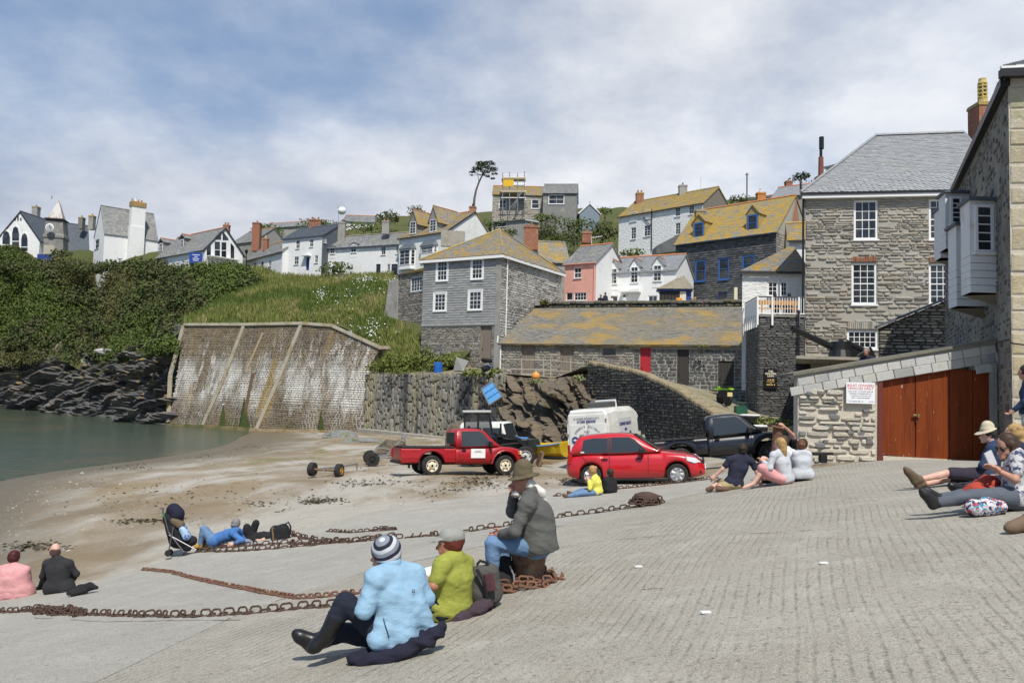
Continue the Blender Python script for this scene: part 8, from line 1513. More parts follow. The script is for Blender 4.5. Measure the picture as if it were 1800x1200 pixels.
# ---- mid-distance people
BLKC = cloth('cloth_black', (.014,.014,.016)); NAVC = cloth('cloth_navy', (.02,.022,.045)); KHA = cloth('khaki', (.36,.3,.16)); GRC = cloth('cloth_grey_marl', (.5,.52,.55)); PNK = cloth('cloth_pink', (.62,.3,.3)); WHT = cloth('cloth_white', (.72,.72,.7)); YEL = cloth('cloth_yellow', (.72,.66,.12)); BRN = mat('hair_dark', (.025,.016,.012),.7); BLO = mat('hair_blonde', (.42,.27,.1),.65,((20,.4,.7,(.2,.11,.05)),)); AUB = mat('hair_auburn', (.12,.05,.02),.65); GRH = mat('hair_grey', (.2,.19,.18),.7); SHB = mat('shoe_brown', (.12,.065,.04),.7); BLUS = cloth('shirt_blue', (.06,.17,.42))
Y0 = S(1288,860).y; J = joints(Y0,0, hd=(1306,790,0), nk=(1304,800,0), sl=(1283,808,0), sr=(1321,811,0), el=(1270,824,.0), hl=(1257,836,.05), er=(1330,829,-.02), hr=(1337,850,-.05), pv=(1290,848,0), jl=(1282,850,.0), jr=(1296,852,0), kl=(1262,847,.25), kr=(1266,854,-.05), al=(1250,858,.0), ar=(1264,858,-.2), tl=(1243,860,-.15), tr=(1280,860,-.25))
person('person', 'dark haired person in navy T-shirt propped on both hands', J, (-.1,1,0), NAVC, KHA, SHB, hair=(BRN, 'short'), skin=SKINP, h=.018, sleeve='short', leg='short', face=(.5,.85,-.1))
Y0 = S(1372,852).y; J = joints(Y0,0, hd=(1371,780,0), nk=(1372,794,0), sl=(1360,800,-.12), sr=(1383,800,.12), el=(1353,822,-.16), hl=(1343,812,-.05), er=(1364,824,.2), hr=(1347,814,.1), pv=(1381,840,0), jl=(1373,842,-.09), jr=(1376,840,.09), kl=(1341,824,-.1), kr=(1345,826,.1), al=(1324,850,-.1), ar=(1330,848,.1), tl=(1306,857,-.12), tr=(1313,854,.08))
person('person', 'long haired blonde person in grey cardigan and pink skirt', J, (-1,.1,0), GRC, PNK, None, hair=(BLO, 'long'), skin=SKINP, h=.017, leg='skirt', face=(-.85,.5,-.05), tpad=.022)
J = joints(Y0+.55,0, hd=(1377,776,0), nk=(1383,789,0), sl=(1376,796,-.1), sr=(1394,796,.12), el=(1362,812,-.1), hl=(1349,807,-.2), er=(1396,818,.15), hr=(1384,828,.1), pv=(1392,832,0), jl=(1386,834,-.09), jr=(1390,832,.09), kl=(1362,818,-.1), kr=(1366,820,.1), al=(1350,842,-.1), ar=(1354,842,.1), tl=(1340,846,-.1), tr=(1344,846,.1))
person('person', 'brown haired person in white shirt behind the blonde one', J, (-1,.1,0), WHT, NVJ, BLT, hair=(mat('hair_chestnut', (.06,.035,.02),.7), 'short'), skin=SKINP, h=.02, sleeve='short')
Y0 = S(1410,845).y; J = joints(Y0,0, hd=(1408,783,0), nk=(1409,793,0), sl=(1399,799,0), sr=(1420,799,0), el=(1394,814,.05), hl=(1398,826,.18), er=(1424,815,.05), hr=(1418,828,.2), pv=(1410,832,0), jl=(1405,834,0), jr=(1415,834,0), kl=(1400,820,.4), kr=(1414,820,.4), al=(1400,838,.5), ar=(1414,838,.5), tl=(1399,838,.65), tr=(1414,838,.65))
person('person', 'curly auburn haired child in pale grey jumper, back turned', J, (0,1,0), GRC, BLKC, BLT, hair=(AUB, 'short'), skin=SKINP, h=.017, face=(.1,1,0), hh=.95, tpad=.022, hem=.02)
J = joints(Y0+1.1,0, hd=(1410,781,0), nk=(1406,790,0), sl=(1399,790,-.1), sr=(1412,796,.12), el=(1394,764,-.25), hl=(1379,750,-.35), er=(1412,812,.15), hr=(1402,822,.05), pv=(1406,828,0), jl=(1400,830,-.09), jr=(1404,830,.09), kl=(1386,816,-.1), kr=(1390,818,.1), al=(1376,832,-.1), ar=(1380,832,.1), tl=(1368,834,-.1), tr=(1372,834,.1))
person('person', 'person in dark shirt reaching one arm up to the rusty post', J, (-1,.1,0), BLKC, NVJ, BLT, hair=(BRN, 'short'), h=.02, sleeve='short')
# yellow top and dark child
Y0 = S(1048,870).y; J = joints(Y0,0, hd=(1041,827,0), nk=(1046,837,0), sl=(1044,842,-.13), sr=(1050,841,.13), el=(1037,858,-.17), hl=(1035,845,-.1), er=(1040,858,.2), hr=(1034,846,.06), pv=(1050,863,0), jl=(1044,865,-.09), jr=(1046,864,.09), kl=(1020,867,-.1), kr=(1024,862,.12), al=(999,872,-.1), ar=(1006,868,.14), tl=(990,869,-.1), tr=(998,864,.14))
person('person', 'fair haired person in yellow top and jeans beside the red hatchback', J, (-1,.05,0), YEL, JN, SHB, hair=(mat('hair_fair', (.4,.22,.09),.7), 'bun'), skin=SKINP, h=.019, face=(-.8,.5,-.3))
J = joints(Y0+.35,0, hd=(1072,831,0), nk=(1073,840,0), sl=(1066,844,-.05), sr=(1079,844,.08), el=(1063,855,-.05), hl=(1060,863,.05), er=(1082,855,.1), hr=(1077,862,.15), pv=(1073,860,0), jl=(1069,861,-.05), jr=(1076,861,.05), kl=(1056,856,.2), kr=(1064,856,.3), al=(1050,863,.25), ar=(1056,862,.35), tl=(1044,863,.28), tr=(1050,862,.38))
person('person', 'small dark haired child in black beside the yellow top', J, (-.6,.8,0), BLKC, BLKC, BLT, hair=(BRN, 'short'), h=.019, hh=.92)
# left couple on the apron edge
Y0 = S(30,1048).y; J = joints(Y0,0, hd=(25,980,.05), nk=(24,994,0), sl=(3,1000,0), sr=(46,1001,0), el=(-10,1024,.08), hl=(2,1035,.25), er=(53,1026,.08), hr=(45,1036,.28), pv=(25,1040,0), jl=(12,1042,.05), jr=(38,1042,.05), kl=(8,1030,.5), kr=(42,1030,.5), al=(8,1040,.8), ar=(44,1040,.8), tl=(6,1036,.95), tr=(46,1036,.95))
person('person', 'broad person in pink top with dark red hair tied up', J, (0,1,0), PNK, cloth('pink_skirt', (.55,.27,.27)), BLT, hair=(mat('hair_wine', (.06,.008,.01),.6), 'short'), skin=SKINP, h=.018, sleeve='none', bulk=1.75, tpad=.012, hh=1.0, face=(0,1,-.3))
Y0 = S(104,1040).y; J = joints(Y0,0, hd=(97,967,.04), nk=(100,982,0), sl=(83,990,0), sr=(121,990,0), el=(75,1012,.05), hl=(82,1026,.25), er=(134,1008,.05), hr=(126,1022,.25), pv=(104,1030,0), jl=(95,1033,.05), jr=(114,1033,.05), kl=(80,1016,.5), kr=(112,1014,.5), al=(70,1034,.7), ar=(106,1034,.75), tl=(64,1036,.9), tr=(104,1034,.95))
person('person', 'balding person in black long sleeved shirt, back to the slipway', J, (-.2,1,0), cloth('shirt_charcoal', (.025,.025,.028)), BLKC, BLT, hair=(mat('hair_cropped', (.07,.04,.03),.8), 'bald'), skin=SKINP, h=.017, face=(-.5,.85,0), bulk=1.1, hem=.02)
# reclining couple by the pushchair
Y0 = G(395,962).y; J = joints(Y0,0, hd=(414,921,.05), nk=(415,931,0), sl=(408,936,-.18), sr=(420,934,.15), el=(426,950,-.25), hl=(412,955,-.3), er=(428,948,.25), hr=(418,954,.3), pv=(378,950,0), jl=(373,951,-.1), jr=(373,949,.1), kl=(358,929,-.1), kr=(362,931,.12), al=(352,956,-.1), ar=(357,955,.14), tl=(344,961,-.12), tr=(349,959,.12))
person('person', 'grey haired person in blue shirt and jeans reclining on the sand', J, (-1,.1,0), BLUS, JN, mat('boot_tan', (.5,.28,.05),.7), hair=(GRH, 'short'), skin=SKINP, h=.018, face=(-.2,1,0), up=(.25,.1,1), bulk=1.1)
Y0 = Y0+.45; J = joints(Y0,0, hd=(487,942,.1), nk=(478,944,.05), sl=(471,945,-.16), sr=(472,940,.17), el=(458,951,-.2), hl=(448,948,-.12), er=(460,944,.24), hr=(450,942,.15), pv=(444,947,0), jl=(440,948,-.09), jr=(440,946,.1), kl=(434,926,-.1), kr=(450,919,.12), al=(424,948,-.1), ar=(438,944,.16), tl=(417,951,-.1), tr=(430,948,.16))
person('person', 'person in black vest lying on their back with knees raised', J, (-.2,.1,1), BLKC, BLKC, BLT, hair=(BRN, 'short'), skin=SKINP, h=.018, sleeve='none', up=(1,0,.15), face=(-.1,0,1))
# right-hand group
Y0 = S(1730,848).y; J = joints(Y0,0, hd=(1736,762,0), nk=(1746,780,0), sl=(1742,790,-.16), sr=(1750,788,.16), el=(1727,818,-.2), hl=(1742,808,-.05), er=(1734,820,.2), hr=(1746,810,.1), pv=(1738,833,0), jl=(1724,834,-.09), jr=(1726,831,.1), kl=(1668,831,-.1), kr=(1670,840,.1), al=(1614,843,-.08), ar=(1620,852,.12), tl=(1592,824,-.1), tr=(1600,832,.12))
person('person', 'person in navy jacket, shorts and cream sun hat with legs stretched out', J, (-1,.1,0), cloth('jacket_navy', (.02,.04,.09)), cloth('shorts_plum', (.03,.024,.04)), mat('boot_mud', (.12,.085,.05),.8), hair=(BRN, 'crop'), hat=(cloth('hat_cream', (.55,.48,.35)), 'sun'), skin=SKINP, h=.0145, leg='short', face=(-.95,.1,-.25), shoe_r=1.15)
Y0 = S(1770,896).y; FLO = mat('floral_top', (.55,.55,.55),.85,((16,.52,.58,(.05,.06,.12)),(11,.56,.62,(.3,.32,.38)))); J = joints(Y0,0, hd=(1770,782,0), nk=(1785,797,0), sl=(1789,805,-.16), sr=(1795,803,.16), el=(1784,842,-.22), hl=(1757,828,-.12), er=(1778,838,.2), hr=(1751,822,.02), pv=(1790,872,0), jl=(1776,874,-.1), jr=(1778,870,.1), kl=(1706,872,-.1), kr=(1708,868,.12), al=(1646,884,-.1), ar=(1652,876,.14), tl=(1620,862,-.12), tr=(1626,860,.14))
person('person', 'person in floral top and grey jeans with sunglasses, looking down at a phone', J, (-1,.05,0), FLO, cloth('jeans_grey', (.1,.115,.14)), mat('shoe_black', (.018,.018,.02),.6), hair=(mat('hair_chocolate', (.05,.025,.013),.6), 'bob'), skin=SKIN, h=.014, sleeve='short', bulk=1.3, face=(-.85,-.1,-.5), tpad=.016)
J = joints(Y0+.9,0, hd=(1783,764,0), nk=(1790,780,0), sl=(1788,788,-.16), sr=(1796,786,.16), el=(1780,820,-.2), hl=(1764,830,-.1), er=(1786,822,.2), hr=(1768,832,.1), pv=(1798,850,0), jl=(1786,852,-.1), jr=(1788,850,.1), kl=(1740,846,-.1), kr=(1742,848,.12), al=(1690,862,-.1), ar=(1694,862,.14), tl=(1670,852,-.12), tr=(1676,852,.14))
person('person', 'person with loose fair hair sitting behind the floral top', J, (-1,.1,0), NAVC, NVJ, BLT, hair=(BLO, 'long'), skin=SKINP, h=.018, face=(-.9,.3,-.1))
Y0 = S(1860,925).y; J = joints(Y0,0, hd=(1905,800,0), nk=(1912,820,0), sl=(1915,828,-.16), sr=(1920,826,.16), el=(1900,865,-.2), hl=(1880,880,-.1), er=(1905,868,.2), hr=(1885,882,.1), pv=(1915,905,0), jl=(1900,906,-.1), jr=(1902,904,.1), kl=(1850,868,-.1), kr=(1862,880,.12), al=(1806,915,-.1), ar=(1836,918,.14), tl=(1772,928,-.12), tr=(1806,930,.14))
person('person', 'person cut by the frame edge, one brown walking boot showing', J, (-1,.05,0), NAVC, cloth('jeans_blue', (.05,.08,.14)), mat('boot_walk', (.16,.11,.07),.85), hair=(BRN, 'short'), h=.018, shoe_r=1.2)
def standing(name, label, base, ht, ang, top, legs, shoes, hair, h=.03, group=None, lean=0, skin=SKIN, sleeve='long', bulk=1.0, arms=.0):
 k = ht/1.75; f = Vector((math.cos(ang), math.sin(ang),0)); s = Vector((-f.y, f.x, 0)); b = Vector(base); Z = Vector((0,0,1)); q = lambda x, y, z: b+f*(x+lean*max(0, z-.9))*k+s*y*k+Z*z*k
 J = dict(hd=q(.03,0,1.63), nk=q(0,0,1.46), sl=q(0,.19,1.4), sr=q(0,-.19,1.4), el=q(.05+arms*.2,.24,1.12), er=q(.05+arms*.2,-.24,1.12), hl=q(.2+arms*.3,.2,.98+arms*.2), hr=q(.2+arms*.3,-.2,.98+arms*.2), pv=q(0,0,.95), jl=q(0,.09,.9), jr=q(0,-.09,.9), kl=q(.02,.1,.5), kr=q(.02,-.1,.5), al=q(0,.1,.09), ar=q(0,-.1,.09), tl=q(.17,.11,.035), tr=q(.17,-.11,.035))
 return person(name, label, J, f, top, legs, shoes, hair, None, skin, h, sleeve, base=b, group=group, bulk=bulk)
p = P(1808,790,13.6); p.z = gzf(p.x, p.y)+SLIP_UP; standing('person', 'standing person in navy jacket and pale grey trousers at the frame edge', p, 1.74,2.6, cloth('jacket_navy', (.02,.04,.09)), cloth('trouser_grey', (.45,.46,.47)), BLT, (BRN, 'short'),.018)
p = P(1528,640,25.3); p.z = P(1528,612,25.3).z-1.72; standing('person', 'person in dark T-shirt leaning on the parapet below the gun', p, 1.72,-2.4, NAVC, NVJ, BLT, (GRH, 'crop'),.022, lean=.25, sleeve='short', arms=1.2)
for i, (x, y, m, hr_, lb) in enumerate(((1056,523, BLKC, BRN, 'person in black at the left end of the terrace wall'),(1064,519, NAVC, BRN, 'taller dark clad person beside the black clad one on the terrace'),(1076,525, WHT, AUB, 'auburn haired person in white on the terrace near the porch'),(1097,523, WHT, BRN, 'dark haired person in white just left of the white porch door'),(1193,523, cloth('cloth_orange', (.6,.25,.03)), BRN, 'person in orange and black in front of the kiosk'),(1215,529, cloth('cloth_salmon', (.6,.3,.25)), AUB, 'person in salmon pink beside the blue kiosk door'),(1222,527, cloth('cloth_cream', (.6,.5,.42)), BLO, 'fair haired person in cream right of the kiosk'))):
 Yp = 67.2-(x-1050)*.012; p = P(x, y, Yp); p.z = P(x, y-5, Yp).z-1.72; standing('person', lb, p, 1.72,-1.6+i*.7, m, NVJ, BLT, (hr_, 'short'),.045, 'people on the terrace')
for x, c, lb in ((1362, BLKC, 'dark clad person at the balcony table nearer the white house corner'),(1387, cloth('cloth_mauve', (.1,.07,.11)), 'person in mauve on the balcony nearer the stone inn')):
 p = TWR.f.pt(TWR.f.uz(x, 540)[0],0,-.9); zt_ = TWR.ze+.1; Yp = p.y; J = joints(Yp, 0, hd=(x, 519,0), nk=(x, 526,0), sl=(x-7,530,0), sr=(x+7,530,0), el=(x-9,539,.1), hl=(x-5,543,.35), er=(x+9,539,.1), hr=(x+5,543,.35), pv=(x, 546,0), jl=(x-3,547,0), jr=(x+3,547,0), kl=(x-4,546,.45), kr=(x+4,546,.45), al=(x-4,557,.5), ar=(x+4,557,.5), tl=(x-4,558,.65), tr=(x+4,558,.65)); person('person', lb, J, (0,1,0), c, NVJ, BLT, (BRN, 'short'), h=.03, group='people on the balcony')
b = MB(); p = TWR.f.pt(TWR.f.uz(1374,540)[0], TWR.ze+.1,-.75); b.obox(p+Vector((0,0,.4)),(1.0,0,0),(0,.06,0),(0,0,.03)); b.obox(p+Vector((0,0,.7)),(1.0,0,0),(0,.03,0),(0,0,.12))
for s_ in (-.85,.85): b.obox(p+Vector((s_, 0,.4)),(.03,0,0),(0,.05,0),(0,0,.4))
tag(b.build('bench', mat('pine', (.5,.25,.06),.7)), 'orange brown wooden bench on the balcony', 'bench')
# ---------------------------------------------------------------- chains, bollards and belongings
RUST = mat('rust', (.075,.045,.032),.85,((9,.5,.7,(.13,.065,.04)),(30,.5,.7,(.04,.03,.025))),((40,.6,.01),)); RUST2 = mat('rust_red', (.19,.095,.06),.9,((12,.45,.65,(.12,.06,.04)),),((40,.6,.01),))
def link_mesh(L, r, m, n=14, k=6):
 b = MB(); w = L*.3; pts = []
 for i in range(n): a = 2*math.pi*i/n; pts.append(((L/2-w)*(1 if math.cos(a) > 0 else -1)+math.cos(a)*w*.92, math.sin(a)*w*.92,0))
 b.tube(pts, r, k, closed=True); me = bpy.data.meshes.new('link'); me.from_pydata(b.v, [], b.f); me.materials.append(m); me.polygons.foreach_set('use_smooth', [True]*len(me.polygons)); return me
def chain(label, pts, L, r, m, wob=.02, group='mooring chains'):
 p = np.array([tuple(q) for q in pts]); d = np.linalg.norm(np.diff(p, axis=0), axis=1).sum(); n = max(3, int(d/(L*.72))); q = resample(p, n+1); q[1:-1, :2] += NR.normal(0, wob, (n-1,2)); o = root('chain', Vector(q[0]), label, 'chain', group); me = link_mesh(L, r, m)
 for i in range(n):
  a, c = Vector(q[i]), Vector(q[i+1]); x = (c-a).normalized(); z = Vector((0,0,1)); y = z.cross(x).normalized(); z = x.cross(y); t = rad(70 if i % 2 else 8)+R.uniform(-.25,.25); y2 = y*math.cos(t)+z*math.sin(t); z2 = x.cross(y2); c0 = (a+c)/2+Vector((0,0, r+(L*.2 if i % 2 else 0)))
  k = link('link', me, o); k.matrix_basis = Matrix(((x.x, y2.x, z2.x, c0.x),(x.y, y2.y, z2.y, c0.y),(x.z, y2.z, z2.z, c0.z),(0,0,0,1)))
 return o
sp_ = lambda l: [S(*q) for q in l]
chain('heavy chain running across the slipway to the far small bollard', sp_([(345,970),(430,968),(520,961),(600,953),(700,946),(790,939),(880,926),(985,909),(1060,900),(1128,890)]),.14,.0135, RUST, .035)
chain('second strand of heavy chain beside the reclining couple', sp_([(350,962),(430,960),(500,955),(560,957),(610,950)]),.14,.0135, RUST, .05); chain('loose chain end looping past the black bag', sp_([(500,936),(535,947),(575,953),(620,953),(690,943)]),.14,.0135, RUST, .03)
chain('thin red rusted chain crossing the pale apron', sp_([(250,1001),(300,1006),(340,1017),(400,1030),(460,1042),(520,1052),(560,1050),(640,1042)]),.075,.011, RUST2,.008); chain('open linked chain along the lower left of the slipway', sp_([(-40,1078),(60,1074),(140,1079),(240,1083),(340,1084),(440,1078),(520,1070),(600,1065)]),.125,.011, RUST, .012)
chain('knotted heap of chain at the left frame edge', sp_([(30,1076),(70,1070),(100,1076),(60,1080),(110,1070),(140,1078),(90,1080),(150,1082)]),.11,.011, RUST, .04); chain('short chain tail lying on the apron below the sand', sp_([(575,934),(620,936),(660,933),(696,931),(675,929),(650,932)]),.1,.012, RUST, .02)
chain('chain along the ground beside the red hatchback', sp_([(975,872),(1030,869),(1090,859),(1180,850),(1262,840)]),.13,.014, RUST, .03)
c = S(926,1024); ht = 52*c.y/FPX; b = MB(); b.lathe([(.17,-.1),(.165,.05),(.155, ht*.5),(.165, ht*.85),(.175, ht*.93),(.16, ht)], c, (.05,0,1),22); tag(b.build('mooring_bollard', mat('bollard_rust', (.16,.09,.055),.8,((5,.45,.65,(.3,.2,.13)),(14,.5,.7,(.09,.05,.035))),((22,.6,.02),)), smooth=False), 'stout rusty bollard under the bearded person', 'bollard')
chain('chain wound in a heap round the foot of the rusty bollard', [c+Vector((math.cos(a)*(.2+.012*a), math.sin(a)*(.2+.012*a),.005*(17-a))) for a in np.linspace(0,17,60)]+sp_([(895,1040),(878,1038)]),.09,.012, RUST2,.03)
c = S(1136,888); b = MB(); b.lathe([(.2,0),(.19,.12),(.24,.14),(.22,.2),(.1,.24)], c, n=16); tag(b.build('mooring_bollard', RUST), 'small low bollard at the far end of the heavy chain', 'bollard'); chain('heap of chain round the small far bollard', [c+Vector((math.cos(a)*(.34-.01*a), math.sin(a)*(.34-.01*a),.02+.006*a)) for a in np.linspace(0,15,40)],.13,.015, RUST, .03)
def blob(name, label, cat, Y, items, m, h=.014, fold=.012, k=.04, parts=()):
 """soft object from photo-space blobs (px,py,dy,r) chained in order; None breaks the chain"""
 pr = []; last = None; b0_ = None
 for it in items:
  if it is None: last = None; continue
  p = P(it[0], it[1], Y+it[2]); b0_ = b0_ or p; pr.append(('c', last[0], p, last[1], it[3]) if last else ('c', p, p+Vector((.001,0,0)), it[3], it[3])); last = (p, it[3])
 o = root(name, b0_, label, cat); sdf_obj('fabric', pr, h, m, o, k, fold=fold, fs=11)
 for nm, its, mm in parts:
  b = MB(); b.tube([P(q[0], q[1], Y+q[2]) for q in its], its[0][3],6); b.build(nm, mm, o)
 return o
Y0 = S(690,1155).y; blob('spread_jacket', 'dark navy waterproof spread under the pale blue fleece', 'jacket', Y0,[(620,1160,-.05,.035),(650,1162,-.1,.05),(700,1150,-.1,.055),(750,1124,-.05,.055),(775,1106,0,.05), None, (640,1150,0,.04),(690,1138,.1,.05),(740,1116,.1,.05), None, (636,1168,-.08,.025),(680,1164,-.12,.03)], cloth('jacket_midnight', (.012,.012,.028)),.012,.014)
Y0 = S(820,1082).y; blob('folded_coat', 'plum brown coat folded beside the lime shirt', 'coat', Y0,[(785,1092,-.1,.03),(812,1084,-.08,.045),(840,1070,-.02,.05),(858,1058,.05,.045), None, (800,1096,-.12,.025),(820,1090,-.1,.03)], cloth('coat_plum', (.055,.035,.045)),.012,.012)
BP = cloth('pack_grey', (.075,.07,.065)); Y0 = S(858,1068).y; blob('rucksack', 'grey and maroon rucksack behind the lime shirt', 'rucksack', Y0,[(842,1008,0,.06),(846,1040,0,.1),(852,1058,0,.09), None, (862,1005,.02,.06),(866,1042,.02,.09)], BP, .012,.006,.05,[('strap', [(838,1000,-.12,.016),(850,1020,-.16,.016),(856,1050,-.14,.016),(870,1064,-.05,.016)], BLKC),('handle', [(838,992,-.02,.012),(844,985,-.02,.012),(854,988,-.02,.012),(862,996,0,.012)], BLKC),('front_panel', [(858,1008,-.09,.045),(864,1038,-.12,.05)], cloth('maroon', (.07,.025,.03)))])
Y0 = S(888,1036).y; blob('rucksack', 'black rucksack between the bearded person and the lime shirt', 'rucksack', Y0,[(886,990,.1,.07),(886,1015,.05,.11),(888,1030,0,.09)], BLKC, .013,.008,.05,[('piping', [(896,994,-.06,.008),(903,1010,-.08,.008),(904,1024,-.1,.008)], MATS['steel_silver'])])
Y0 = G(495,950).y-.1; blob('shoulder_bag', 'black shoulder bag with tan edge by the reclining couple', 'bag', Y0,[(484,932,0,.1),(486,943,0,.12), None, (498,930,.05,.11),(500,943,.05,.12)], BLKC, .015,.008,.05,[('edge', [(479,926,-.08,.025),(480,938,-.1,.025),(481,948,-.1,.025)], cloth('tan_edge', (.2,.12,.06))),('strap', [(500,922,0,.018),(507,917,0,.018),(511,925,0,.018),(510,938,0,.018)], BLKC)])
Y0 = S(145,1044).y; blob('crumpled_jacket', 'black crumpled jacket lying right of the person in black', 'jacket', Y0,[(122,1042,-.05,.03),(140,1034,0,.06),(158,1030,0,.06),(170,1032,0,.03), None, (130,1042,-.08,.04),(150,1038,-.05,.04)], BLKC, .014,.016); blob('picnic_cloth', 'orange and grey bundle beside the reclining person in blue', 'bundle', G(420,958).y-.2,[(414,952,0,.05),(420,954,0,.05), None], cloth('orange_cloth', (.7,.18,.03)),.014); blob('picnic_cloth', 'grey cloth heap between the reclining couple', 'bundle', G(432,958).y-.15,[(426,950,0,.05),(436,953,0,.06),(446,956,0,.04)], cloth('slate_cloth', (.2,.23,.3)),.014)
Y0 = S(1725,897).y; blob('red_jacket', 'brick red jacket heaped over the outstretched legs', 'jacket', Y0-.05,[(1700,872,0,.06),(1715,862,0,.09),(1735,850,.05,.09),(1748,848,.08,.06), None, (1712,880,-.05,.06),(1730,872,-.02,.08),(1745,868,0,.06)], cloth('brick_red', (.42,.06,.035)),.012,.016)
PAT = mat('patterned_cloth', (.6,.58,.6),.8,((22,.5,.53,(.03,.03,.09)),(17,.55,.58,(.5,.05,.05)),(13,.57,.6,(.05,.25,.4)))); blob('patterned_bag', 'patterned flowery bag on the ground beside the red jacket', 'bag', S(1735,906).y, [(1712,892,0,.075),(1735,890,0,.085),(1757,890,0,.07)], PAT, .012,.005,.05,[('base', [(1704,903,-.02,.02),(1735,905,-.03,.025),(1766,902,-.02,.02)], BLKC)])
b = MB(); p = P(748,1006, S(790,1083).y-.1); b.obox(p, (.07,0,.02),(0,.05,.03),(-.0005,0,.001)); tag(b.build('paper', PLW), 'white paper held by the lime shirted person', 'paper'); p = P(1741,806, S(1770,896).y-.05); b = MB(); b.obox(p, (.035,0,.02),(0,.012,0),(-.03,0,.07)); tag(b.build('phone', mat('phone', (.6,.6,.62),.2)), 'pale phone held by the person in the floral top', 'phone')
b = MB(); hd = P(1770,782, S(1770,896).y); f = Vector((-.85,-.1,-.5)).normalized(); s = Vector((0,0,1)).cross(f).normalized(); u = f.cross(s)
for q in (-1,1): b.lathe([(.001,.012),(.03,.006),(.031,0)], hd+f*.094+s*.034*q+u*.006, f, 10); b.bar(hd+f*.09+s*.062*q+u*.01, hd-f*.02+s*.088*q+u*.012,.006)
tag(b.build('sunglasses', BLT), 'dark sunglasses worn with the floral top', 'sunglasses')
for (x, y, lb) in ((1122,997, 'torn'),(1447,991, 'long'),(1240,1078, 'tiny')): b = MB(); p = S(x, y)+Vector((0,0,.012)); b.obox(p, (.035,.01,0),(-.006,.012,0),(0,0,.006)); tag(b.build('litter', PLW), '%s white scrap of litter on the scored concrete' % lb, 'litter')
# pushchair
Y0 = G(318,977).y; pc = root('pushchair', P(318,977, Y0), 'dark folding pushchair with navy hood parked on the sand', 'pushchair'); q = lambda x, y, d=0: P(x, y, Y0+d)
for d in (-.2,.22): b = MB(); b.tube([q(286,902, d), q(287,893, d), q(281,893, d)],.018,6); b.tube([q(287,900, d), q(296,935, d), q(325,972, d)],.014,6); b.tube([q(305,925, d), q(300,950, d), q(296,972, d)],.014,6); b.tube([q(297,940, d), q(345,966, d)],.012,6); b.build('frame', mat('frame_dark', (.16,.16,.17),.4, metal=.6), pc)
for (x, y, d) in ((295,972,-.22),(299,970,.24),(326,975,-.22),(350,968,.2)):
 for k in (-.03,.03): b = MB(); b.lathe([(.05,-.012),(.062,-.012),(.066,0),(.062,.012),(.05,.012)], q(x, y, d+k),(0,1,0),14); b.build('wheel', RUB, pc)
sdf_obj('seat', [('c', q(300,910), q(312,948),.15,.17),('c', q(312,948), q(338,950),.15,.1),('c', q(318,955), q(330,962),.1,.08)],.015, BLKC, pc, .04,.008); sdf_obj('hood', [('c', q(305,896), q(311,903),.14,.15),('c', q(311,903), q(318,912),.12,.06)],.015, cloth('hood_navy', (.012,.012,.03)), pc, .03,.004); sdf_obj('blanket', [('c', q(305,915,-.1), q(318,922,-.1),.07,.08)],.015, cloth('blanket_brown', (.13,.1,.06)), pc, .03,.012); sdf_obj('bag', [('c', q(322,930,-.12), q(328,942,-.12),.08,.085)],.015, mat('bag_stripe', (.35,.5,.65),.7,((9,.5,.55,(.06,.12,.35)),)), pc, .03,.006); sdf_obj('green_bag', [('c', q(289,905), q(294,913),.05,.06)],.015, cloth('bag_green', (.04,.4,.1)), pc, .03,.006)
# rusty post, quay clutter, motorbike
g = P(1362,800,17.6); g.z = gzf(g.x, g.y); zt_ = P(1362,750,17.6).z-g.z; po = root('rusty_post', g, 'rusty flanged iron post with a round hole', 'post'); b = MB(); b.lathe([(.16,0),(.15,.05),(.12,.1),(.11, zt_-.06),(.125, zt_)], g, (.06,0,1),16); b.obox(g+Vector((.08,0, zt_)),(.2,0,-.03),(0,.16,0),(0,0,.025)); b.build('shaft', RUST2, po); b = MB(); b.lathe([(.065,0),(.07,.02),(.04,.03)], g+Vector((.04,-.115, zt_*.62)),(0,-1,0),14); b.build('hole', mat('hole_pale', (.3,.25,.18),.8), po)
cr_ = [P(845,684,52.3), P(864,671,52.8), P(882,697,52.3), P(859,712,51.8)]; ct = root('blue_crate', cr_[3], 'blue slatted crate hanging on the quay wall', 'crate'); n_ = Vector((.25,-1,.2)).normalized(); b = MB(); b.prism(cr_, n_*.15); b.build('panel', mat('crate_blue', (.05,.22,.48),.7,((6,.5,.7,(.1,.3,.5)),)), ct)
for i in range(4): a, c = cr_[i]+n_*.17, cr_[(i+1) % 4]+n_*.17; b = MB(); b.bar(a, c, .07); b.build('edge', MATS['galvanised'], ct)
for t in (.33,.66): b = MB(); b.bar(cr_[0].lerp(cr_[3], t)+n_*.18, cr_[1].lerp(cr_[2], t)+n_*.18,.06); b.build('slat', MATS['crate_blue'], ct)
b = MB(); b.lathe([(.02,-.28),(.16,-.23),(.26,-.1),(.28,.02),(.22,.18),(.1,.26),(.04,.3)], P(942,661,50.6), n=16); tag(b.build('buoy', mat('buoy_orange', (.7,.3,.06),.5), smooth=True), 'orange round buoy hanging below the quay railing', 'buoy')
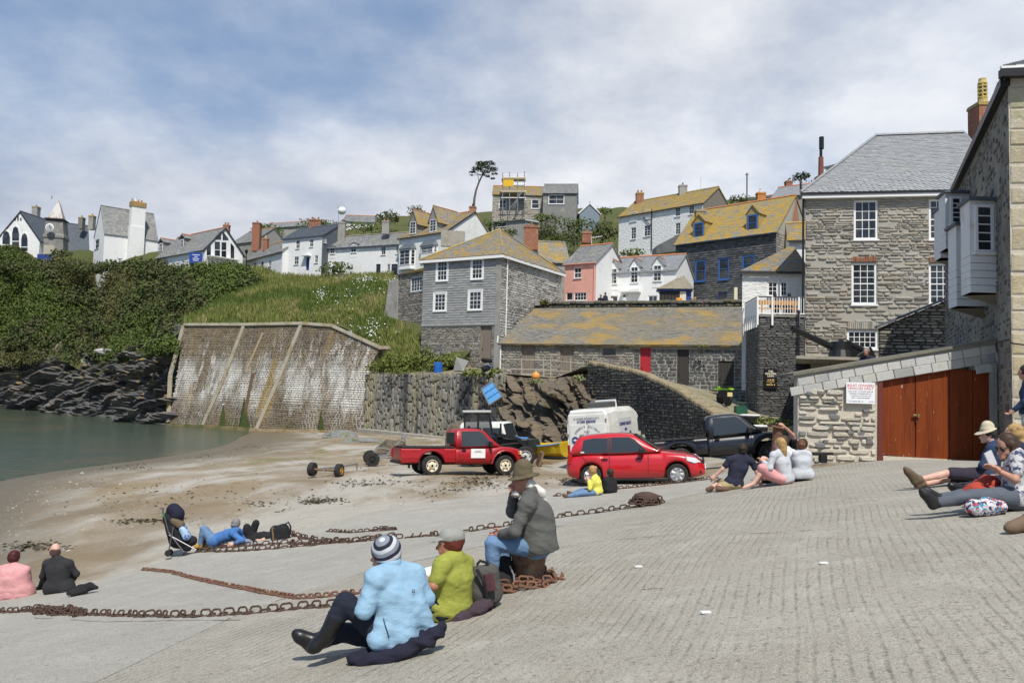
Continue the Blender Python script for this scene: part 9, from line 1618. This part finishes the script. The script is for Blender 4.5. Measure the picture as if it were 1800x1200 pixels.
b = MB(); b.lathe([(.3,0),(.32,.05),(.32,.4),(.33,.42),(.32,.8),(.27,.84)], P(770,656,60.5), n=16); tag(b.build('barrel', mat('barrel_blue', (.02,.12,.45),.4)), 'blue plastic barrel on the quay ledge', 'barrel'); b = MB(); b.prism([P(797,650,60), P(814,652,59.5), P(824,634,60), P(802,627,60.3)],(0,.1,0)); tag(b.build('slate_slab', M_['slate_grey']), 'broken slate slab leaning on the slate hung house', 'slab'); blob('net_heap', 'black net heap with blue rope on the quay edge', 'net', 54.5,[(850,633,.3,.15),(862,634,.3,.15), None, (852,648,0,.2),(861,645,0,.2)], BLKC, .04,.03,.08,[('rope', [(856,640,-.2,.03),(864,644,-.22,.03),(862,650,-.2,.03)], MATS['boat_blue'])])
BY = onquay(1274,712).y+.4; mk = P(1272,712, BY); mb = root('motorbike', mk, 'lime green trail motorbike parked on the ramp', 'motorbike'); LG = mat('lime_plastic', (.3,.62,.03),.4); q = lambda x, y, d=0: P(x, y, BY+d); dd = Vector((.35,-.94,0))
for c0 in (q(1267,699), q(1279,702,-1.2)): b = MB(); b.lathe([(.24,-.05),(.31,-.05),(.33,0),(.31,.05),(.24,.05)], c0, Vector((.94,.35,0)),18); w_ = b.build('wheel', RUB, mb); b = MB(); b.lathe([(.22,-.02),(.24,0),(.22,.02),(.05,.03)], c0, Vector((.94,.35,0)),14); b.build('rim', MATS['steel_silver'], w_)
b = MB(); b.obox(q(1273,692,-.5), dd*.4, Vector((.1,.04,0)),(0,0,.2)); b.build('engine', BLK, mb, bevel=.04); b = MB(); b.obox(q(1272,683,-.4), dd*.35, Vector((.12,.04,0)),(0,0,.11)); b.obox(q(1262,684,.1), dd*.25, Vector((.08,.03,0)),(0,0,.04)); b.obox(q(1282,684,-1.0), dd*.25, Vector((.09,.03,0)),(0,0,.05)); b.build('fairing', LG, mb, bevel=.04); b = MB(); b.obox(q(1277,680,-.8), dd*.35, Vector((.11,.04,0)),(0,0,.045)); b.build('seat', BLK, mb, bevel=.02); b = MB(); b.tube([q(1258,679), q(1267,674), q(1276,672)],.02,6); b.tube([q(1267,674), q(1267,698)],.03,6); b.build('handlebar', MATS['iron'], mb); b = MB(); b.obox(q(1283,693,-1.5), Vector((.13,.05,0)), dd*.01,(0,0,.1)); b.build('number_plate', mat('plate_cream', (.75,.6,.3),.5), mb)
for (x, y, Y, r, lb) in ((1318,733,36.5,.42, 'upper'),(1330,752,34,.46, 'lower')): c = P(x, y, onquay(x, y+10).y); o = root('lobster_pot', c, '%s rope rimmed lobster pot on the ramp' % lb, 'lobster pot'); b = MB(); b.tube([c+Vector((math.cos(a)*r, math.sin(a)*r*.7,.08)) for a in np.linspace(0,6.28,19)[:-1]],.05,6, closed=True); b.build('rim', WHT, o); b = MB(); b.lathe([(r*.95,0),(r, -.05),(r*.9,-.3)], c+Vector((0,0,.05)), n=14); b.build('net', BLKC, o)
b = MB(); c = P(1302,720, onquay(1302,728).y); b.obox(c, (.28,.05,0),(0,.2,0),(0,0,.18)); b.tube([c+Vector((-.26,-.2,.18)), c+Vector((-.2,-.2,.34)), c+Vector((.2,-.2,.34)), c+Vector((.26,-.2,.18))],.02,5); tag(b.build('fish_crate', mat('crate_green', (.02,.1,.06),.6)), 'dark green crate with white handle on the ramp', 'crate')
# poles on the skyline
for (x, y0, y1, Y, r, m, nm, lb) in ((1313,304,350,108,.09, BARK, 'telegraph_pole', 'bare telegraph pole on the skyline'),(1232,312,340,112,.06, M_['white_paint'], 'flagpole', 'white flagpole behind the hilltop white house'),(955,301,326,121,.03, M_['white_paint'], 'aerial_mast', 'thin mast above the slate wing'),(595,362,392,140,.03, MATS['iron'], 'aerial_mast', 'thin mast beside the white dome'),(1404,545,640,40,.05, M_['black_gutter'], 'drainpipe', 'black drainpipe between the tower and the stone inn')): b = MB(); b.tube([P(x, y1, Y), P(x, y0, Y)], r, 6); b.bar(P(x-3, y0+3, Y), P(x+3, y0+3, Y), r); tag(b.build(nm, m), lb, nm.replace('_', ' '))
lp = root('street_lamp', P(433,478,101), 'old style street lamp beside the glazed gable house', 'street lamp'); b = MB(); b.tube([P(433,478,101), P(433,446,101)],.06,6); b.build('post', M_['black_gutter'], lp); b = MB(); b.lathe([(.1,0),(.24,.35),(.26,.37),(.05,.6)], P(433,446,101), n=8); b.build('lantern', M_['black_gutter'], lp)
